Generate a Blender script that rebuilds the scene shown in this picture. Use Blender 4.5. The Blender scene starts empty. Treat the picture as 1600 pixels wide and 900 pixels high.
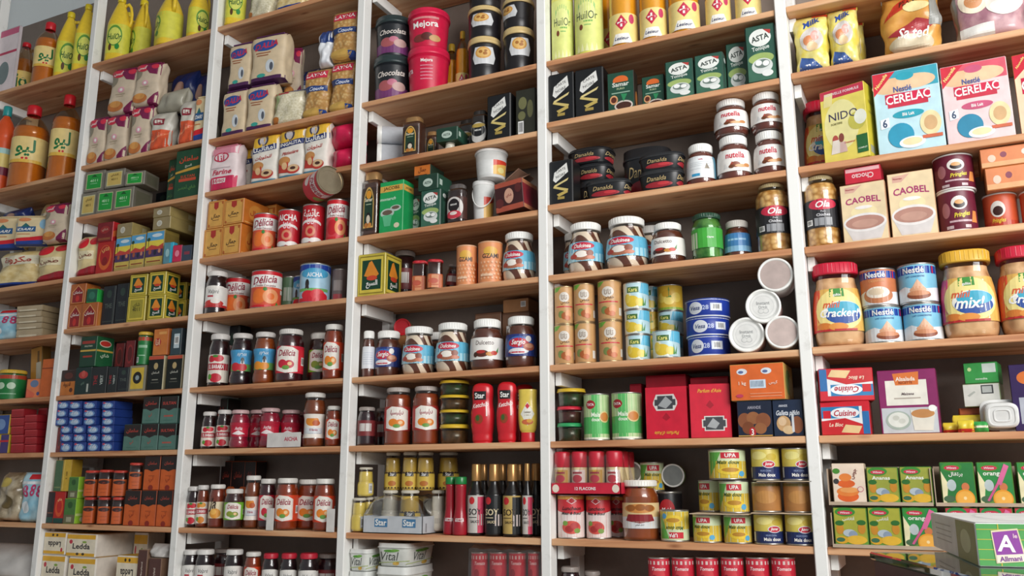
import bpy, bmesh, math, random
from mathutils import Vector, Matrix, Euler
random.seed(7)
PI = math.pi
scn = bpy.context.scene
COL = scn.collection

# ---------------------------------------------------------------- camera
EZ = 1.30            # eye height
DIST = 2.0           # camera to the front edge of the shelves
YAW, PITCH, ROLL, FPX = 0.45257693, 0.21592953, -0.00205428, 1356.13
def cam_axes():
    cy, sy, cp, sp = math.cos(YAW), math.sin(YAW), math.cos(PITCH), math.sin(PITCH)
    f = Vector((-sy*cp, cy*cp, sp)); r = Vector((cy, sy, 0)); u = r.cross(f)
    cr, sr = math.cos(ROLL), math.sin(ROLL)
    return r*cr+u*sr, -r*sr+u*cr, f
CR, CU, CF = cam_axes()
CAM = Vector((0, -DIST, EZ))
cd = bpy.data.cameras.new('camera'); cd.lens = 36*FPX/1600; cd.sensor_width = 36
cam = bpy.data.objects.new('camera', cd); COL.objects.link(cam)
cam.matrix_world = Matrix((( CR.x, CU.x, -CF.x, CAM.x), (CR.y, CU.y, -CF.y, CAM.y), (CR.z, CU.z, -CF.z, CAM.z), (0, 0, 0, 1)))
scn.camera = cam
# ---------------------------------------------------------------- light
scn.view_settings.view_transform = 'Standard'; scn.view_settings.look = 'None'
scn.view_settings.exposure = 0.12; scn.view_settings.gamma = 1
w = bpy.data.worlds.new('daylight'); scn.world = w; w.use_nodes = True
w.node_tree.nodes['Background'].inputs[0].default_value = (0.90, 0.95, 1.0, 1)
w.node_tree.nodes['Background'].inputs[1].default_value = 0.26
def area(name, loc, target, sx, sy, power, col):
    l = bpy.data.lights.new(name, 'AREA'); l.shape = 'RECTANGLE'; l.size = sx; l.size_y = sy
    l.energy = power; l.color = col
    o = bpy.data.objects.new(name, l); COL.objects.link(o); o.location = loc
    o.rotation_euler = (Vector(target)-Vector(loc)).to_track_quat('-Z', 'Y').to_euler()
    return o
area('shopfront_daylight', (1.9, -2.3, 2.7), (-.4, 0, 2.05), 2.0, 1.6, 118, (1.0, 0.985, 0.96))

# ---------------------------------------------------------------- projection of the measured photo onto real planes
def ray(px, py):
    return CR*((px-800)/FPX) - CU*((py-450)/FPX) + CF
def at(px, py, y):
    d = ray(px, py); t = (y+DIST)/d.y
    return CAM + d*t
def pix(p):
    q = Vector(p)-CAM; z = q.dot(CF)
    return 800+FPX*q.dot(CR)/z, 450-FPX*q.dot(CU)/z

# ---------------------------------------------------------------- materials
def lin(h):
    h = h.lstrip('#'); o = []
    for i in (0, 2, 4):
        c = int(h[i:i+2], 16)/255
        o.append(c/12.92 if c <= .04045 else ((c+.055)/1.055)**2.4)
    return (*o, 1)
MC = {}
def mat(h, rough=.45, metal=0.0, coat=0.0, name=None, pat=None):
    key = (h, rough, metal, coat, str(pat))
    if key in MC: return MC[key]
    m = bpy.data.materials.new(name or 'paint_'+h.lstrip('#')); m.use_nodes = True
    nt = m.node_tree; b = nt.nodes['Principled BSDF']
    b.inputs['Roughness'].default_value = rough; b.inputs['Metallic'].default_value = metal
    b.inputs['Coat Weight'].default_value = coat; b.inputs['Coat Roughness'].default_value = .12
    tc = nt.nodes.new('ShaderNodeTexCoord'); ramp = nt.nodes.new('ShaderNodeValToRGB')
    c = lin(h)
    if pat is None:
        n = nt.nodes.new('ShaderNodeTexNoise'); n.inputs['Scale'].default_value = 35; n.inputs['Detail'].default_value = 2
        fac = n.outputs['Fac']
        ramp.color_ramp.elements[0].position = .3; ramp.color_ramp.elements[1].position = .7
        ramp.color_ramp.elements[0].color = tuple(x*.9 for x in c[:3])+(1,)
        ramp.color_ramp.elements[1].color = tuple(min(1, x*1.06) for x in c[:3])+(1,)
    else:
        typ, h2, sc, lo, hi = pat
        c2 = lin(h2)
        if typ == 'voronoi':
            n = nt.nodes.new('ShaderNodeTexVoronoi'); n.inputs['Scale'].default_value = sc; fac = n.outputs['Distance']
            bp = nt.nodes.new('ShaderNodeBump'); bp.inputs['Strength'].default_value = .6; bp.inputs['Distance'].default_value = .004; bp.invert = True
            nt.links.new(fac, bp.inputs['Height']); nt.links.new(bp.outputs[0], b.inputs['Normal'])
        elif typ == 'wave':
            n = nt.nodes.new('ShaderNodeTexWave'); n.inputs['Scale'].default_value = sc; n.inputs['Distortion'].default_value = 3.5
            n.inputs['Detail'].default_value = 1; n.bands_direction = 'DIAGONAL'; fac = n.outputs['Fac']
        else:
            n = nt.nodes.new('ShaderNodeTexNoise'); n.inputs['Scale'].default_value = sc; n.inputs['Detail'].default_value = 4; fac = n.outputs['Fac']
        ramp.color_ramp.elements[0].position = lo; ramp.color_ramp.elements[1].position = hi
        ramp.color_ramp.elements[0].color = c; ramp.color_ramp.elements[1].color = c2
    nt.links.new(tc.outputs['Object'], n.inputs['Vector'])
    nt.links.new(fac, ramp.inputs[0]); nt.links.new(ramp.outputs[0], b.inputs['Base Color'])
    MC[key] = m; return m
def glass(tint='#ffffff', name='clear_glass', rough=.04, f0=.025, f1=.42):
    key = ('glass', tint, rough, f1)
    if key in MC: return MC[key]
    m = bpy.data.materials.new(name); m.use_nodes = True; nt = m.node_tree; nt.nodes.clear()
    out = nt.nodes.new('ShaderNodeOutputMaterial'); mx = nt.nodes.new('ShaderNodeMixShader')
    tr = nt.nodes.new('ShaderNodeBsdfTransparent'); tr.inputs[0].default_value = lin(tint)
    gl = nt.nodes.new('ShaderNodeBsdfGlossy'); gl.inputs['Roughness'].default_value = rough
    lw = nt.nodes.new('ShaderNodeLayerWeight'); lw.inputs[0].default_value = .35
    mr = nt.nodes.new('ShaderNodeMapRange'); mr.inputs[3].default_value = f0; mr.inputs[4].default_value = f1
    nt.links.new(lw.outputs['Facing'], mr.inputs[0]); nt.links.new(mr.outputs[0], mx.inputs[0])
    nt.links.new(tr.outputs[0], mx.inputs[1]); nt.links.new(gl.outputs[0], mx.inputs[2]); nt.links.new(mx.outputs[0], out.inputs[0])
    MC[key] = m; return m
def wood_mat(name, a, b_, c_):
    m = bpy.data.materials.new(name); m.use_nodes = True; nt = m.node_tree; b = nt.nodes['Principled BSDF']
    b.inputs['Roughness'].default_value = .6
    g = nt.nodes.new('ShaderNodeNewGeometry'); mp = nt.nodes.new('ShaderNodeMapping')
    mp.inputs['Scale'].default_value = (1.6, 22, 22)
    nt.links.new(g.outputs['Position'], mp.inputs[0])
    n = nt.nodes.new('ShaderNodeTexNoise'); n.inputs['Scale'].default_value = 1.4; n.inputs['Detail'].default_value = 5; n.inputs['Distortion'].default_value = .8
    nt.links.new(mp.outputs[0], n.inputs['Vector'])
    r = nt.nodes.new('ShaderNodeValToRGB'); r.color_ramp.elements[0].position = .3; r.color_ramp.elements[1].position = .72
    r.color_ramp.elements[0].color = lin(a); r.color_ramp.elements[1].color = lin(c_)
    e = r.color_ramp.elements.new(.48); e.color = lin(b_)
    nt.links.new(n.outputs['Fac'], r.inputs[0])
    mp2 = nt.nodes.new('ShaderNodeMapping'); mp2.inputs['Scale'].default_value = (9, 30, 30); nt.links.new(g.outputs['Position'], mp2.inputs[0])
    v = nt.nodes.new('ShaderNodeTexVoronoi'); v.inputs['Scale'].default_value = .7; nt.links.new(mp2.outputs[0], v.inputs['Vector'])
    r2 = nt.nodes.new('ShaderNodeValToRGB'); r2.color_ramp.elements[0].position = .03; r2.color_ramp.elements[1].position = .14
    r2.color_ramp.elements[0].color = (.35, .2, .12, 1); r2.color_ramp.elements[1].color = (1, 1, 1, 1)
    nt.links.new(v.outputs['Distance'], r2.inputs[0])
    mu = nt.nodes.new('ShaderNodeMixRGB'); mu.blend_type = 'MULTIPLY'; mu.inputs[0].default_value = .75
    nt.links.new(r.outputs[0], mu.inputs[1]); nt.links.new(r2.outputs[0], mu.inputs[2])
    nt.links.new(mu.outputs[0], b.inputs['Base Color'])
    bp = nt.nodes.new('ShaderNodeBump'); bp.inputs['Strength'].default_value = .15; bp.inputs['Distance'].default_value = .002
    nt.links.new(n.outputs['Fac'], bp.inputs['Height']); nt.links.new(bp.outputs[0], b.inputs['Normal'])
    return m
def paint_mat(name, base, dirt, sc=9, lo=.52, hi=.75):
    m = bpy.data.materials.new(name); m.use_nodes = True; nt = m.node_tree; b = nt.nodes['Principled BSDF']
    b.inputs['Roughness'].default_value = .5
    g = nt.nodes.new('ShaderNodeNewGeometry')
    n = nt.nodes.new('ShaderNodeTexNoise'); n.inputs['Scale'].default_value = sc; n.inputs['Detail'].default_value = 8; n.inputs['Roughness'].default_value = .7
    nt.links.new(g.outputs['Position'], n.inputs['Vector'])
    r = nt.nodes.new('ShaderNodeValToRGB'); r.color_ramp.elements[0].position = lo; r.color_ramp.elements[1].position = hi
    r.color_ramp.elements[0].color = lin(base); r.color_ramp.elements[1].color = lin(dirt)
    nt.links.new(n.outputs['Fac'], r.inputs[0]); nt.links.new(r.outputs[0], b.inputs['Base Color'])
    return m
WOOD = wood_mat('pine_board', '#ad6f49', '#d0976c', '#e6bd92')
WHITE = paint_mat('white_painted_wood', '#efefec', '#b4b0a8', 9, .56, .82)
WALLM = paint_mat('grey_plaster', '#8a7d74', '#74685f', 5, .35, .75)
LIDW = mat('#f2f2ee', .35); STEEL = mat('#b9b7b2', .32, .85); GOLD = mat('#cfa45a', .3, .8); CLEAR = glass()

# ---------------------------------------------------------------- mesh builder
class MB:
    def __init__(s): s.v = []; s.f = []; s.mi = []; s.sm = []; s.mats = []
    def idx(s, m):
        if m not in s.mats: s.mats.append(m)
        return s.mats.index(m)
    def add(s, vs, fs, m, smooth=False):
        n = len(s.v); k = s.idx(m); s.v += [tuple(v) for v in vs]
        for f in fs: s.f.append(tuple(i+n for i in f)); s.mi.append(k); s.sm.append(smooth)
        return s
    def xf(s, M, start=0):
        for i in range(start, len(s.v)): s.v[i] = tuple(M @ Vector(s.v[i]))
        return s
    def mesh(s, name):
        me = bpy.data.meshes.new(name); me.from_pydata(s.v, [], s.f)
        for m in s.mats: me.materials.append(m)
        me.polygons.foreach_set('material_index', s.mi); me.polygons.foreach_set('use_smooth', s.sm)
        me.update(); return me
    def box(s, x0, x1, y0, y1, z0, z1, m, bev=.001):
        bm = bmesh.new(); bmesh.ops.create_cube(bm, size=1)
        for v in bm.verts:
            v.co = Vector(((x0+x1)/2+v.co.x*(x1-x0), (y0+y1)/2+v.co.y*(y1-y0), (z0+z1)/2+v.co.z*(z1-z0)))
        if bev: bmesh.ops.bevel(bm, geom=list(bm.edges), offset=min(bev, .3*min(x1-x0, y1-y0, z1-z0)), segments=1, affect='EDGES')
        bm.verts.index_update()
        s.add([v.co.copy() for v in bm.verts], [[v.index for v in f.verts] for f in bm.faces], m); bm.free(); return s
    def lathe(s, prof, m, seg=32, sq=2.0, ry=1.0, smooth=True, cx=0, cy=0):
        vs = []; fs = []; rings = []
        for (r, z) in prof:
            if r < 1e-6: rings.append([len(vs)]); vs.append((cx, cy, z))
            else:
                rings.append(list(range(len(vs), len(vs)+seg)))
                for j in range(seg):
                    t = 2*PI*j/seg; k = sqm(t, sq); vs.append((cx+r*k*math.sin(t), cy-r*k*math.cos(t)*ry, z))
        for a, b in zip(rings, rings[1:]):
            if len(a) == 1 and len(b) == 1: continue
            for j in range(seg):
                k = (j+1) % seg
                if len(a) == 1: fs.append((a[0], b[k], b[j]))
                elif len(b) == 1: fs.append((a[j], a[k], b[0]))
                else: fs.append((a[j], a[k], b[k], b[j]))
        s.add(vs, fs, m, smooth); return s
    def tube(s, pts, r, m, seg=8):
        pts = [Vector(p) for p in pts]; vs = []; fs = []; n = len(pts)
        for i, p in enumerate(pts):
            d = (pts[min(i+1, n-1)]-pts[max(i-1, 0)]).normalized()
            a = d.orthogonal().normalized() if i == 0 else (a - d*a.dot(d)).normalized()
            b = d.cross(a)
            for j in range(seg):
                t = 2*PI*j/seg; vs.append(p+a*math.cos(t)*r+b*math.sin(t)*r)
        for i in range(n-1):
            for j in range(seg):
                k = (j+1) % seg; fs.append((i*seg+j, i*seg+k, (i+1)*seg+k, (i+1)*seg+j))
        fs.append(tuple(range(seg))[::-1]); fs.append(tuple(range((n-1)*seg, n*seg)))
        s.add(vs, fs, m, True); return s
def sqm(t, n):
    if n == 2.0: return 1.0
    return (abs(math.cos(t))**n+abs(math.sin(t))**n)**(-1/n)

# ---------------------------------------------------------------- lettering
AR = {}
_p = 0xFE8D
for ch, n in [('ا', 2), ('ب', 4), ('ة', 2), ('ت', 4), ('ث', 4), ('ج', 4), ('ح', 4), ('خ', 4), ('د', 2), ('ذ', 2), ('ر', 2), ('ز', 2), ('س', 4), ('ش', 4), ('ص', 4), ('ض', 4), ('ط', 4), ('ظ', 4), ('ع', 4), ('غ', 4), ('ف', 4), ('ق', 4), ('ك', 4), ('ل', 4), ('م', 4), ('ن', 4), ('ه', 4), ('و', 2), ('ى', 2), ('ي', 4)]:
    AR[ch] = (_p, n); _p += n
AR['ئ'] = (0xFE89, 4); AR['أ'] = (0xFE83, 2)
def arabic(s):
    if not any(c in AR for c in s): return s
    out = []
    for w_ in s.split(' '):
        o = []
        for i, c in enumerate(w_):
            if c not in AR: o.append(c); continue
            prev = i > 0 and w_[i-1] in AR and AR[w_[i-1]][1] == 4
            nxt = i+1 < len(w_) and w_[i+1] in AR and AR[c][1] == 4
            p, n = AR[c]; o.append(chr(p+(3 if prev and nxt else 2 if nxt else 1 if prev else 0)))
        out.append(''.join(reversed(o)))
    return ' '.join(reversed(out))
TC = {}
def text_geo(s, it=False, bold=False):
    key = (s, it, bold)
    if key in TC: return TC[key]
    c = bpy.data.curves.new('lettering', 'FONT'); c.body = arabic(s); c.resolution_u = 2
    if it: c.shear = .3
    if bold: c.offset = .022
    o = bpy.data.objects.new('lettering', c); me = bpy.data.meshes.new_from_object(o)
    vs = [(v.co.x, v.co.y) for v in me.vertices]; fs = [tuple(p.vertices) for p in me.polygons]
    bpy.data.objects.remove(o); bpy.data.curves.remove(c); bpy.data.meshes.remove(me)
    x0 = min(v[0] for v in vs); x1 = max(v[0] for v in vs); y0 = min(v[1] for v in vs); y1 = max(v[1] for v in vs)
    vs = [(v[0]-(x0+x1)/2, v[1]-(y0+y1)/2) for v in vs]
    TC[key] = (vs, fs, x1-x0, y1-y0); return TC[key]

# ---------------------------------------------------------------- printed artwork laid on a surface
# surf(s, t, off) -> point; s runs left to right in metres about 0, t runs up in metres
def art(mb, surf, W, T0, T1, prims, step=.012, base=.0003, rough=.4):
    H = T1-T0; k = 0
    for p in prims:
        off = base+k*.00007; k += 1; typ = p[0]
        if typ == 't':
            _, cx, cy, wd, s, col = p[:6]; o = p[6] if len(p) > 6 else {}
            vs, fs, tw, th = text_geo(s, o.get('it', False), o.get('b', True))
            hh = o.get('h', 9); sc = min(wd*W/tw, hh*H/th); sy = o.get('sy', 1.0)
            a = math.radians(o.get('rot', 0)); ca, sa = math.cos(a), math.sin(a); arc = o.get('arc', 0)
            pts = []
            for (x, y) in vs:
                x *= sc; y *= sc*sy; y -= arc*x*x
                pts.append(surf((cx-.5)*W+x*ca-y*sa, T0+cy*H+x*sa+y*ca, off+.0002))
            mb.add(pts, fs, mat(col, rough)); continue
        if typ == 'r': _, x0, y0, x1, y1, col = p; lo = lambda x, y0=y0: y0; hi = lambda x, y1=y1: y1; xs = [x0, x1]
        elif typ == 'e':
            _, cx, cy, rx, ry, col = p
            xs = [cx-rx*math.cos(PI*i/12) for i in range(13)]
            f = lambda x, cx=cx, rx=rx, ry=ry: ry*math.sqrt(max(0, 1-((x-cx)/rx)**2))
            lo = lambda x, cy=cy, f=f: cy-f(x); hi = lambda x, cy=cy, f=f: cy+f(x)
        elif typ == 'p':
            _, pl, col = p; xs = sorted(set(q[0] for q in pl))
            def yr(x, pl=pl):
                ys = []
                for (ax, ay), (bx, by) in zip(pl, pl[1:]+pl[:1]):
                    if abs(ax-bx) < 1e-9:
                        if abs(x-ax) < 1e-9: ys += [ay, by]
                    elif min(ax, bx)-1e-9 <= x <= max(ax, bx)+1e-9: ys.append(ay+(by-ay)*(x-ax)/(bx-ax))
                return ys
            lo = lambda x, yr=yr: min(yr(x)); hi = lambda x, yr=yr: max(yr(x))
        elif typ == 'bar':
            _, x0, y0, x1, y1 = p
            art(mb, surf, W, T0, T1, [('r', x0, y0, x1, y1, '#f4f4f2')]+[('r', x0+(x1-x0)*(.1+.8*i/9), y0+(y1-y0)*.15, x0+(x1-x0)*(.1+.8*(i+.45)/9), y1-(y1-y0)*.1, '#222222') for i in range(9)], step, off); continue
        xx = [xs[0]]
        for a_, b_ in zip(xs, xs[1:]):
            n = max(1, math.ceil((b_-a_)*W/step)); xx += [a_+(b_-a_)*(i+1)/n for i in range(n)]
        vs = []; fs = []
        ny = 1 if step > .5 else max(1, math.ceil(max(hi(x)-lo(x) for x in xx)*H/max(step, .02)))
        if getattr(surf, 'zlin', False): ny = 1
        elif step < .5: ny = max(ny, math.ceil(max(hi(x)-lo(x) for x in xx)*H/.006))
        for i, x in enumerate(xx):
            a, b = lo(x), hi(x)
            for j in range(ny+1): vs.append(surf((x-.5)*W, T0+(a+(b-a)*j/ny)*H, off))
        for i in range(len(xx)-1):
            for j in range(ny): q = i*(ny+1)+j; fs.append((q, q+ny+1, q+ny+2, q+1))
        mb.add(vs, fs, mat(col, rough))
def cyl_surf(rf, R, sq=2.0, ry=1.0, zlin=True):
    def f(s, t, off):
        th = s/R; k = sqm(th, sq); r = rf(t)*k+off
        return (r*math.sin(th), -r*math.cos(th)*ry, t)
    f.zlin = zlin; return f
def prof_r(prof):
    def f(z):
        if z <= prof[0][1]: return prof[0][0]
        for (r0, z0), (r1, z1) in zip(prof, prof[1:]):
            if z <= z1 and z1 > z0: return r0+(r1-r0)*(z-z0)/(z1-z0)
        return prof[-1][0]
    return f
def band(mb, rf, z0, z1, m, a0=-180, a1=180, off=.0004, nz=4, sq=2.0, ry=1.0):
    n = max(2, int((a1-a0)/11)); vs = []; fs = []
    for i in range(n+1):
        th = math.radians(a0+(a1-a0)*i/n); k = sqm(th, sq)
        for j in range(nz+1):
            z = z0+(z1-z0)*j/nz; r = rf(z)*k+off; vs.append((r*math.sin(th), -r*math.cos(th)*ry, z))
    for i in range(n):
        for j in range(nz): q = i*(nz+1)+j; fs.append((q, q+nz+1, q+nz+2, q+1))
    mb.add(vs, fs, m, True)

# ---------------------------------------------------------------- kinds: each is (w, d, h, [(part, mesh, [sub-parts])])
KIND = {}
def ring(mb, R, z, t, m, seg=32):
    mb.lathe([(R-t, z-t), (R, z-t), (R+t*.35, z), (R, z+t), (R-t, z+t)], m, seg)
def smooth_prof(pts, n=4):
    out = []
    P = [pts[0]]+list(pts)+[pts[-1]]
    for i in range(1, len(P)-2):
        p0, p1, p2, p3 = P[i-1], P[i], P[i+1], P[i+2]
        for k in range(n):
            t = k/n
            q = []
            for a in (0, 1):
                q.append(.5*((2*p1[a])+(-p0[a]+p2[a])*t+(2*p0[a]-5*p1[a]+4*p2[a]-p3[a])*t*t+(-p0[a]+3*p1[a]-3*p2[a]+p3[a])*t**3))
            out.append((max(q[0], 0), q[1]))
    out.append(pts[-1]); return out
STY = {
 'std': [(.80, 0), (.95, .015), (1, .05), (1, .62), (.99, .70), (.90, .78), (.84, .82), (.83, .86)],
 'tall': [(.80, 0), (.96, .015), (1, .04), (1, .70), (.97, .78), (.86, .84), (.82, .87), (.82, .9)],
 'waist': [(.78, 0), (.95, .02), (1, .08), (.99, .16), (.90, .22), (.89, .40), (.90, .52), (1, .58), (1, .66), (.9, .76), (.82, .80), (.81, .86)],
 'nut': [(.72, 0), (.92, .02), (1, .12), (1, .35), (.98, .55), (.92, .70), (.80, .80), (.74, .82), (.74, .86)],
 'belly': [(.70, 0), (.90, .015), (1, .14), (1, .34), (.97, .50), (.90, .64), (.82, .74), (.80, .80), (.80, .86)],
 'mus': [(.85, 0), (.97, .015), (1, .05), (1, .40), (.93, .45), (.94, .50), (.9, .72), (.80, .85), (.78, .9)],
 'col': [(.85, 0), (.97, .015), (1, .05), (1, .82), (.95, .86), (.92, .88), (.9, .9)],
}
def jar(name, w, h, content, lid, arts=(), lab=None, lz=(.18, .60), span=300, sty='std', lidh=.12, lidr=None, fill=.86, sq=2.0, ry=1.0, mul=1.0, tint='#ffffff', ribs=True, labw=None, deco=None):
    R = w/2; raw = [(r*R, z*h/.86*(1-lidh) if sty != 'tall' else z*h/.9*(1-lidh)) for r, z in STY[sty]]
    prof = smooth_prof(raw, 3); zt = raw[-1][1]; rf = prof_r(prof); fill = max(fill, .80 if sty in ('nut', 'belly') else .86) if fill > .5 else fill
    g = MB(); g.lathe([(0, .0008)]+[(r, z+.0005) for r, z in prof]+[(prof[-1][0]-.002, zt), ], glass(tint, 'jar_glass'), 32, sq, ry)
    c = MB(); ip = [(max(r-.0016, .001), z*1.0+.0022) for r, z in prof if z <= h*fill]
    cm = content if not isinstance(content, str) else mat(content, .3, 0, .5)
    c.lathe([(0, .0022)]+ip+[(0, ip[-1][1]+.0005)], cm, 32, sq, ry)
    l = MB(); lr = (lidr*R if lidr else prof[-1][0]+.0025); z0 = h*(1-lidh)+.0005; lm = mat(lid, .38) if isinstance(lid, str) else lid
    e = min(.003, lidh*h*.25)
    l.lathe([(prof[-1][0]-.001, z0-.0005), (lr, z0), (lr*1.01, z0+e*.5), (lr, z0+e), (lr, h-e), (lr-e, h-.0003), (lr-e*1.4, h), (lr*.8, h-.0006), (0, h-.0006)], lm, 32, sq if sq == 2 else 3, ry)
    if ribs:
        for i in range(36):
            t = 2*PI*i/36; k = sqm(t, sq if sq == 2 else 3); x, y = (lr+.0001)*k*math.sin(t), -(lr+.0001)*k*math.cos(t)*ry; dx, dy = math.cos(t)*.0011, math.sin(t)*.0011
            ux, uy = math.sin(t)*.0006, -math.cos(t)*.0006
            l.add([(x-dx, y-dy, z0+e), (x+ux, y+uy, z0+e), (x+dx, y+dy, z0+e), (x-dx, y-dy, h-e), (x+ux, y+uy, h-e), (x+dx, y+dy, h-e)], [(0, 1, 4, 3), (1, 2, 5, 4)], lm)
    if deco:
        art(l, (lambda s, t, off: (s, t, h-.0004+off)), 1.6*lr, -.8*lr, .8*lr, deco, step=1)
    parts = [('glass_jar', g, []), ('contents', c, []), ('lid', l, [])]
    if lab:
        b = MB(); a = span/2; band(b, rf, lz[0]*h, lz[1]*h, mat(lab, .45), -a, a, .0005, 5, sq, ry)
        art(b, cyl_surf(rf, R, sq, ry, zlin=sty in ('std', 'tall', 'col')), (labw or 2.0)*R, lz[0]*h, lz[1]*h, arts, base=.0008)
        parts.append(('label', b, []))
    KIND[name] = (w, w*ry, h, parts)
def can(name, w, h, base, arts=(), rim=STEEL, lid=None, labz=(.03, .97), bands=(), full=True, mid=False, lidname='lid'):
    R = w/2; b = MB(); bm_ = mat(base, .4)
    z0, z1 = labz[0]*h, labz[1]*h
    b.lathe([(0, .001), (R*.94, .001), (R*.97, z0*.5), (R*.985, z0), (R*.985, z1), (R*.97, (z1+h)/2)], bm_, 36)
    rf = lambda z: R*.985
    if full:   # repeat of the front design round the back
        art(b, cyl_surf(rf, R), 2.0*R, z0, z1, arts)
        for (za, zb, c) in bands: band(b, rf, z0+za*(z1-z0), z0+zb*(z1-z0), mat(c, .4), off=.00025, nz=1)
    if mid: ring(b, R*.985, h/2, .0012, rim)
    t = MB(); lm = lid or rim
    t.lathe([(R*.95, h-.004), (R, h-.003), (R*1.005, h-.001), (R*.99, h), (R*.95, h), (R*.94, h-.002), (R*.8, h-.0022), (R*.78, h-.0016), (R*.5, h-.0016), (R*.48, h-.0022), (0, h-.0022)], lm, 36)
    r = MB(); r.lathe([(R*.93, .0), (R, .0004), (R*1.005, .0018), (R*.99, .004), (R*.95, .0045)], rim, 36)
    KIND[name] = (w, w, h, [('can_body', b, []), (lidname, t, []), ('base_rim', r, [])])
def flat_f(y0):
    def f(s, t, off): return (s, y0-off, t)
    return f
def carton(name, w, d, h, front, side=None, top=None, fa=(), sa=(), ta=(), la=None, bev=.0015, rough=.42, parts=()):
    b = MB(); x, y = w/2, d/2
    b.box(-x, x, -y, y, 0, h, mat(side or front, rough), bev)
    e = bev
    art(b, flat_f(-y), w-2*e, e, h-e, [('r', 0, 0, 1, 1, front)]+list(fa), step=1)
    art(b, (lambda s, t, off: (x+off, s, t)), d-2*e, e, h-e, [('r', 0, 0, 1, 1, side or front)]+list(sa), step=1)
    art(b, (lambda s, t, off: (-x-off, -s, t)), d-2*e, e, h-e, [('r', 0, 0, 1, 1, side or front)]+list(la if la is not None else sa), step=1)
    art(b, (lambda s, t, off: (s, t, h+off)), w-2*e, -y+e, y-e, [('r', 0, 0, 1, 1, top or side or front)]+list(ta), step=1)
    # closing flap of the lid, a thin glued tab seam
    KIND[name] = (w, d, h, [('carton', b, [])]+[(n, m_, []) for n, m_ in parts])
def pouch(name, w, d, h, base, arts=(), flat=.0, sq=3.0, top=.25, bot=.1, crimp=True, side=None, rough=.35, wr=.004, content=None, ear=.0, seed=1):
    rnd = random.Random(seed); X = w/2; Y = d/2
    ph = [rnd.uniform(0, 6.28) for _ in range(6)]
    def shape(z):
        v = z/h
        a = max(0, min(1, v/bot)) if bot else 1; c = max(0, min(1, (1-v)/top)) if top else 1
        dy = max(.06, math.sin(min(1, a)*PI/2)**.6*math.sin(min(1, c)*PI/2)**.7)
        dx = 1+ear*(1-c) - .04*math.sin(v*PI*3+ph[0])
        return dx, dy
    def wob(th, z): return wr*(math.sin(3*th+ph[1]+z*40)+.7*math.sin(7*th+ph[2]-z*65)+.5*math.sin(z*120+ph[3]+2*th))*.5
    def pt(th, z, off=0):
        dx, dy = shape(z); k = sqm(th, sq); o = wob(th, z)*dy+off
        return (X*dx*k*math.sin(th)+o*math.sin(th), -(Y*dy*k)*math.cos(th)-o*math.cos(th), z)
    b = MB(); n = 40; nz = 22; vs = []; fs = []
    for j in range(nz+1):
        z = h*j/nz
        for i in range(n): vs.append(pt(2*PI*i/n, z))
    for j in range(nz):
        for i in range(n): k = (i+1) % n; fs.append((j*n+i, j*n+k, (j+1)*n+k, (j+1)*n+i))
    fs.append(tuple(range(n))[::-1]); fs.append(tuple(range(nz*n, nz*n+n)))
    m = base if not isinstance(base, str) else mat(base, rough); b.add(vs, fs, m, True)
    def surf(s, t, off):
        # find th whose x matches s
        dx, dy = shape(t); q = max(-.985, min(.985, s/(X*dx)))
        yy = (1-abs(q)**sq)**(1/sq); th = math.atan2(q, yy)
        p = pt(th, t, off+.0004); return p
    art(b, surf, w, 0, h, arts, step=.012, base=.0006, rough=rough)
    KIND[name] = (w, d, h, [('packet', b, [])])
    if crimp:
        c = MB(); cx = X*(1+ear); c.box(-cx, cx, -.001, .001, h-.012, h, mat(side or (base if isinstance(base, str) else '#d8d8d8'), rough), 0)
        for i in range(5): c.box(-cx, cx, -.0016, .0016, h-.0105+i*.002, h-.0098+i*.002, mat(side or (base if isinstance(base, str) else '#d8d8d8'), rough), 0)
        KIND[name][3].append(('top_seal', c, []))
# ================================================================ KINDS
GRN, YEL, RED, WHT, BLK = '#1d7a3a', '#e9d33a', '#d2202c', '#f3f2ee', '#1b1b1d'
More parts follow.
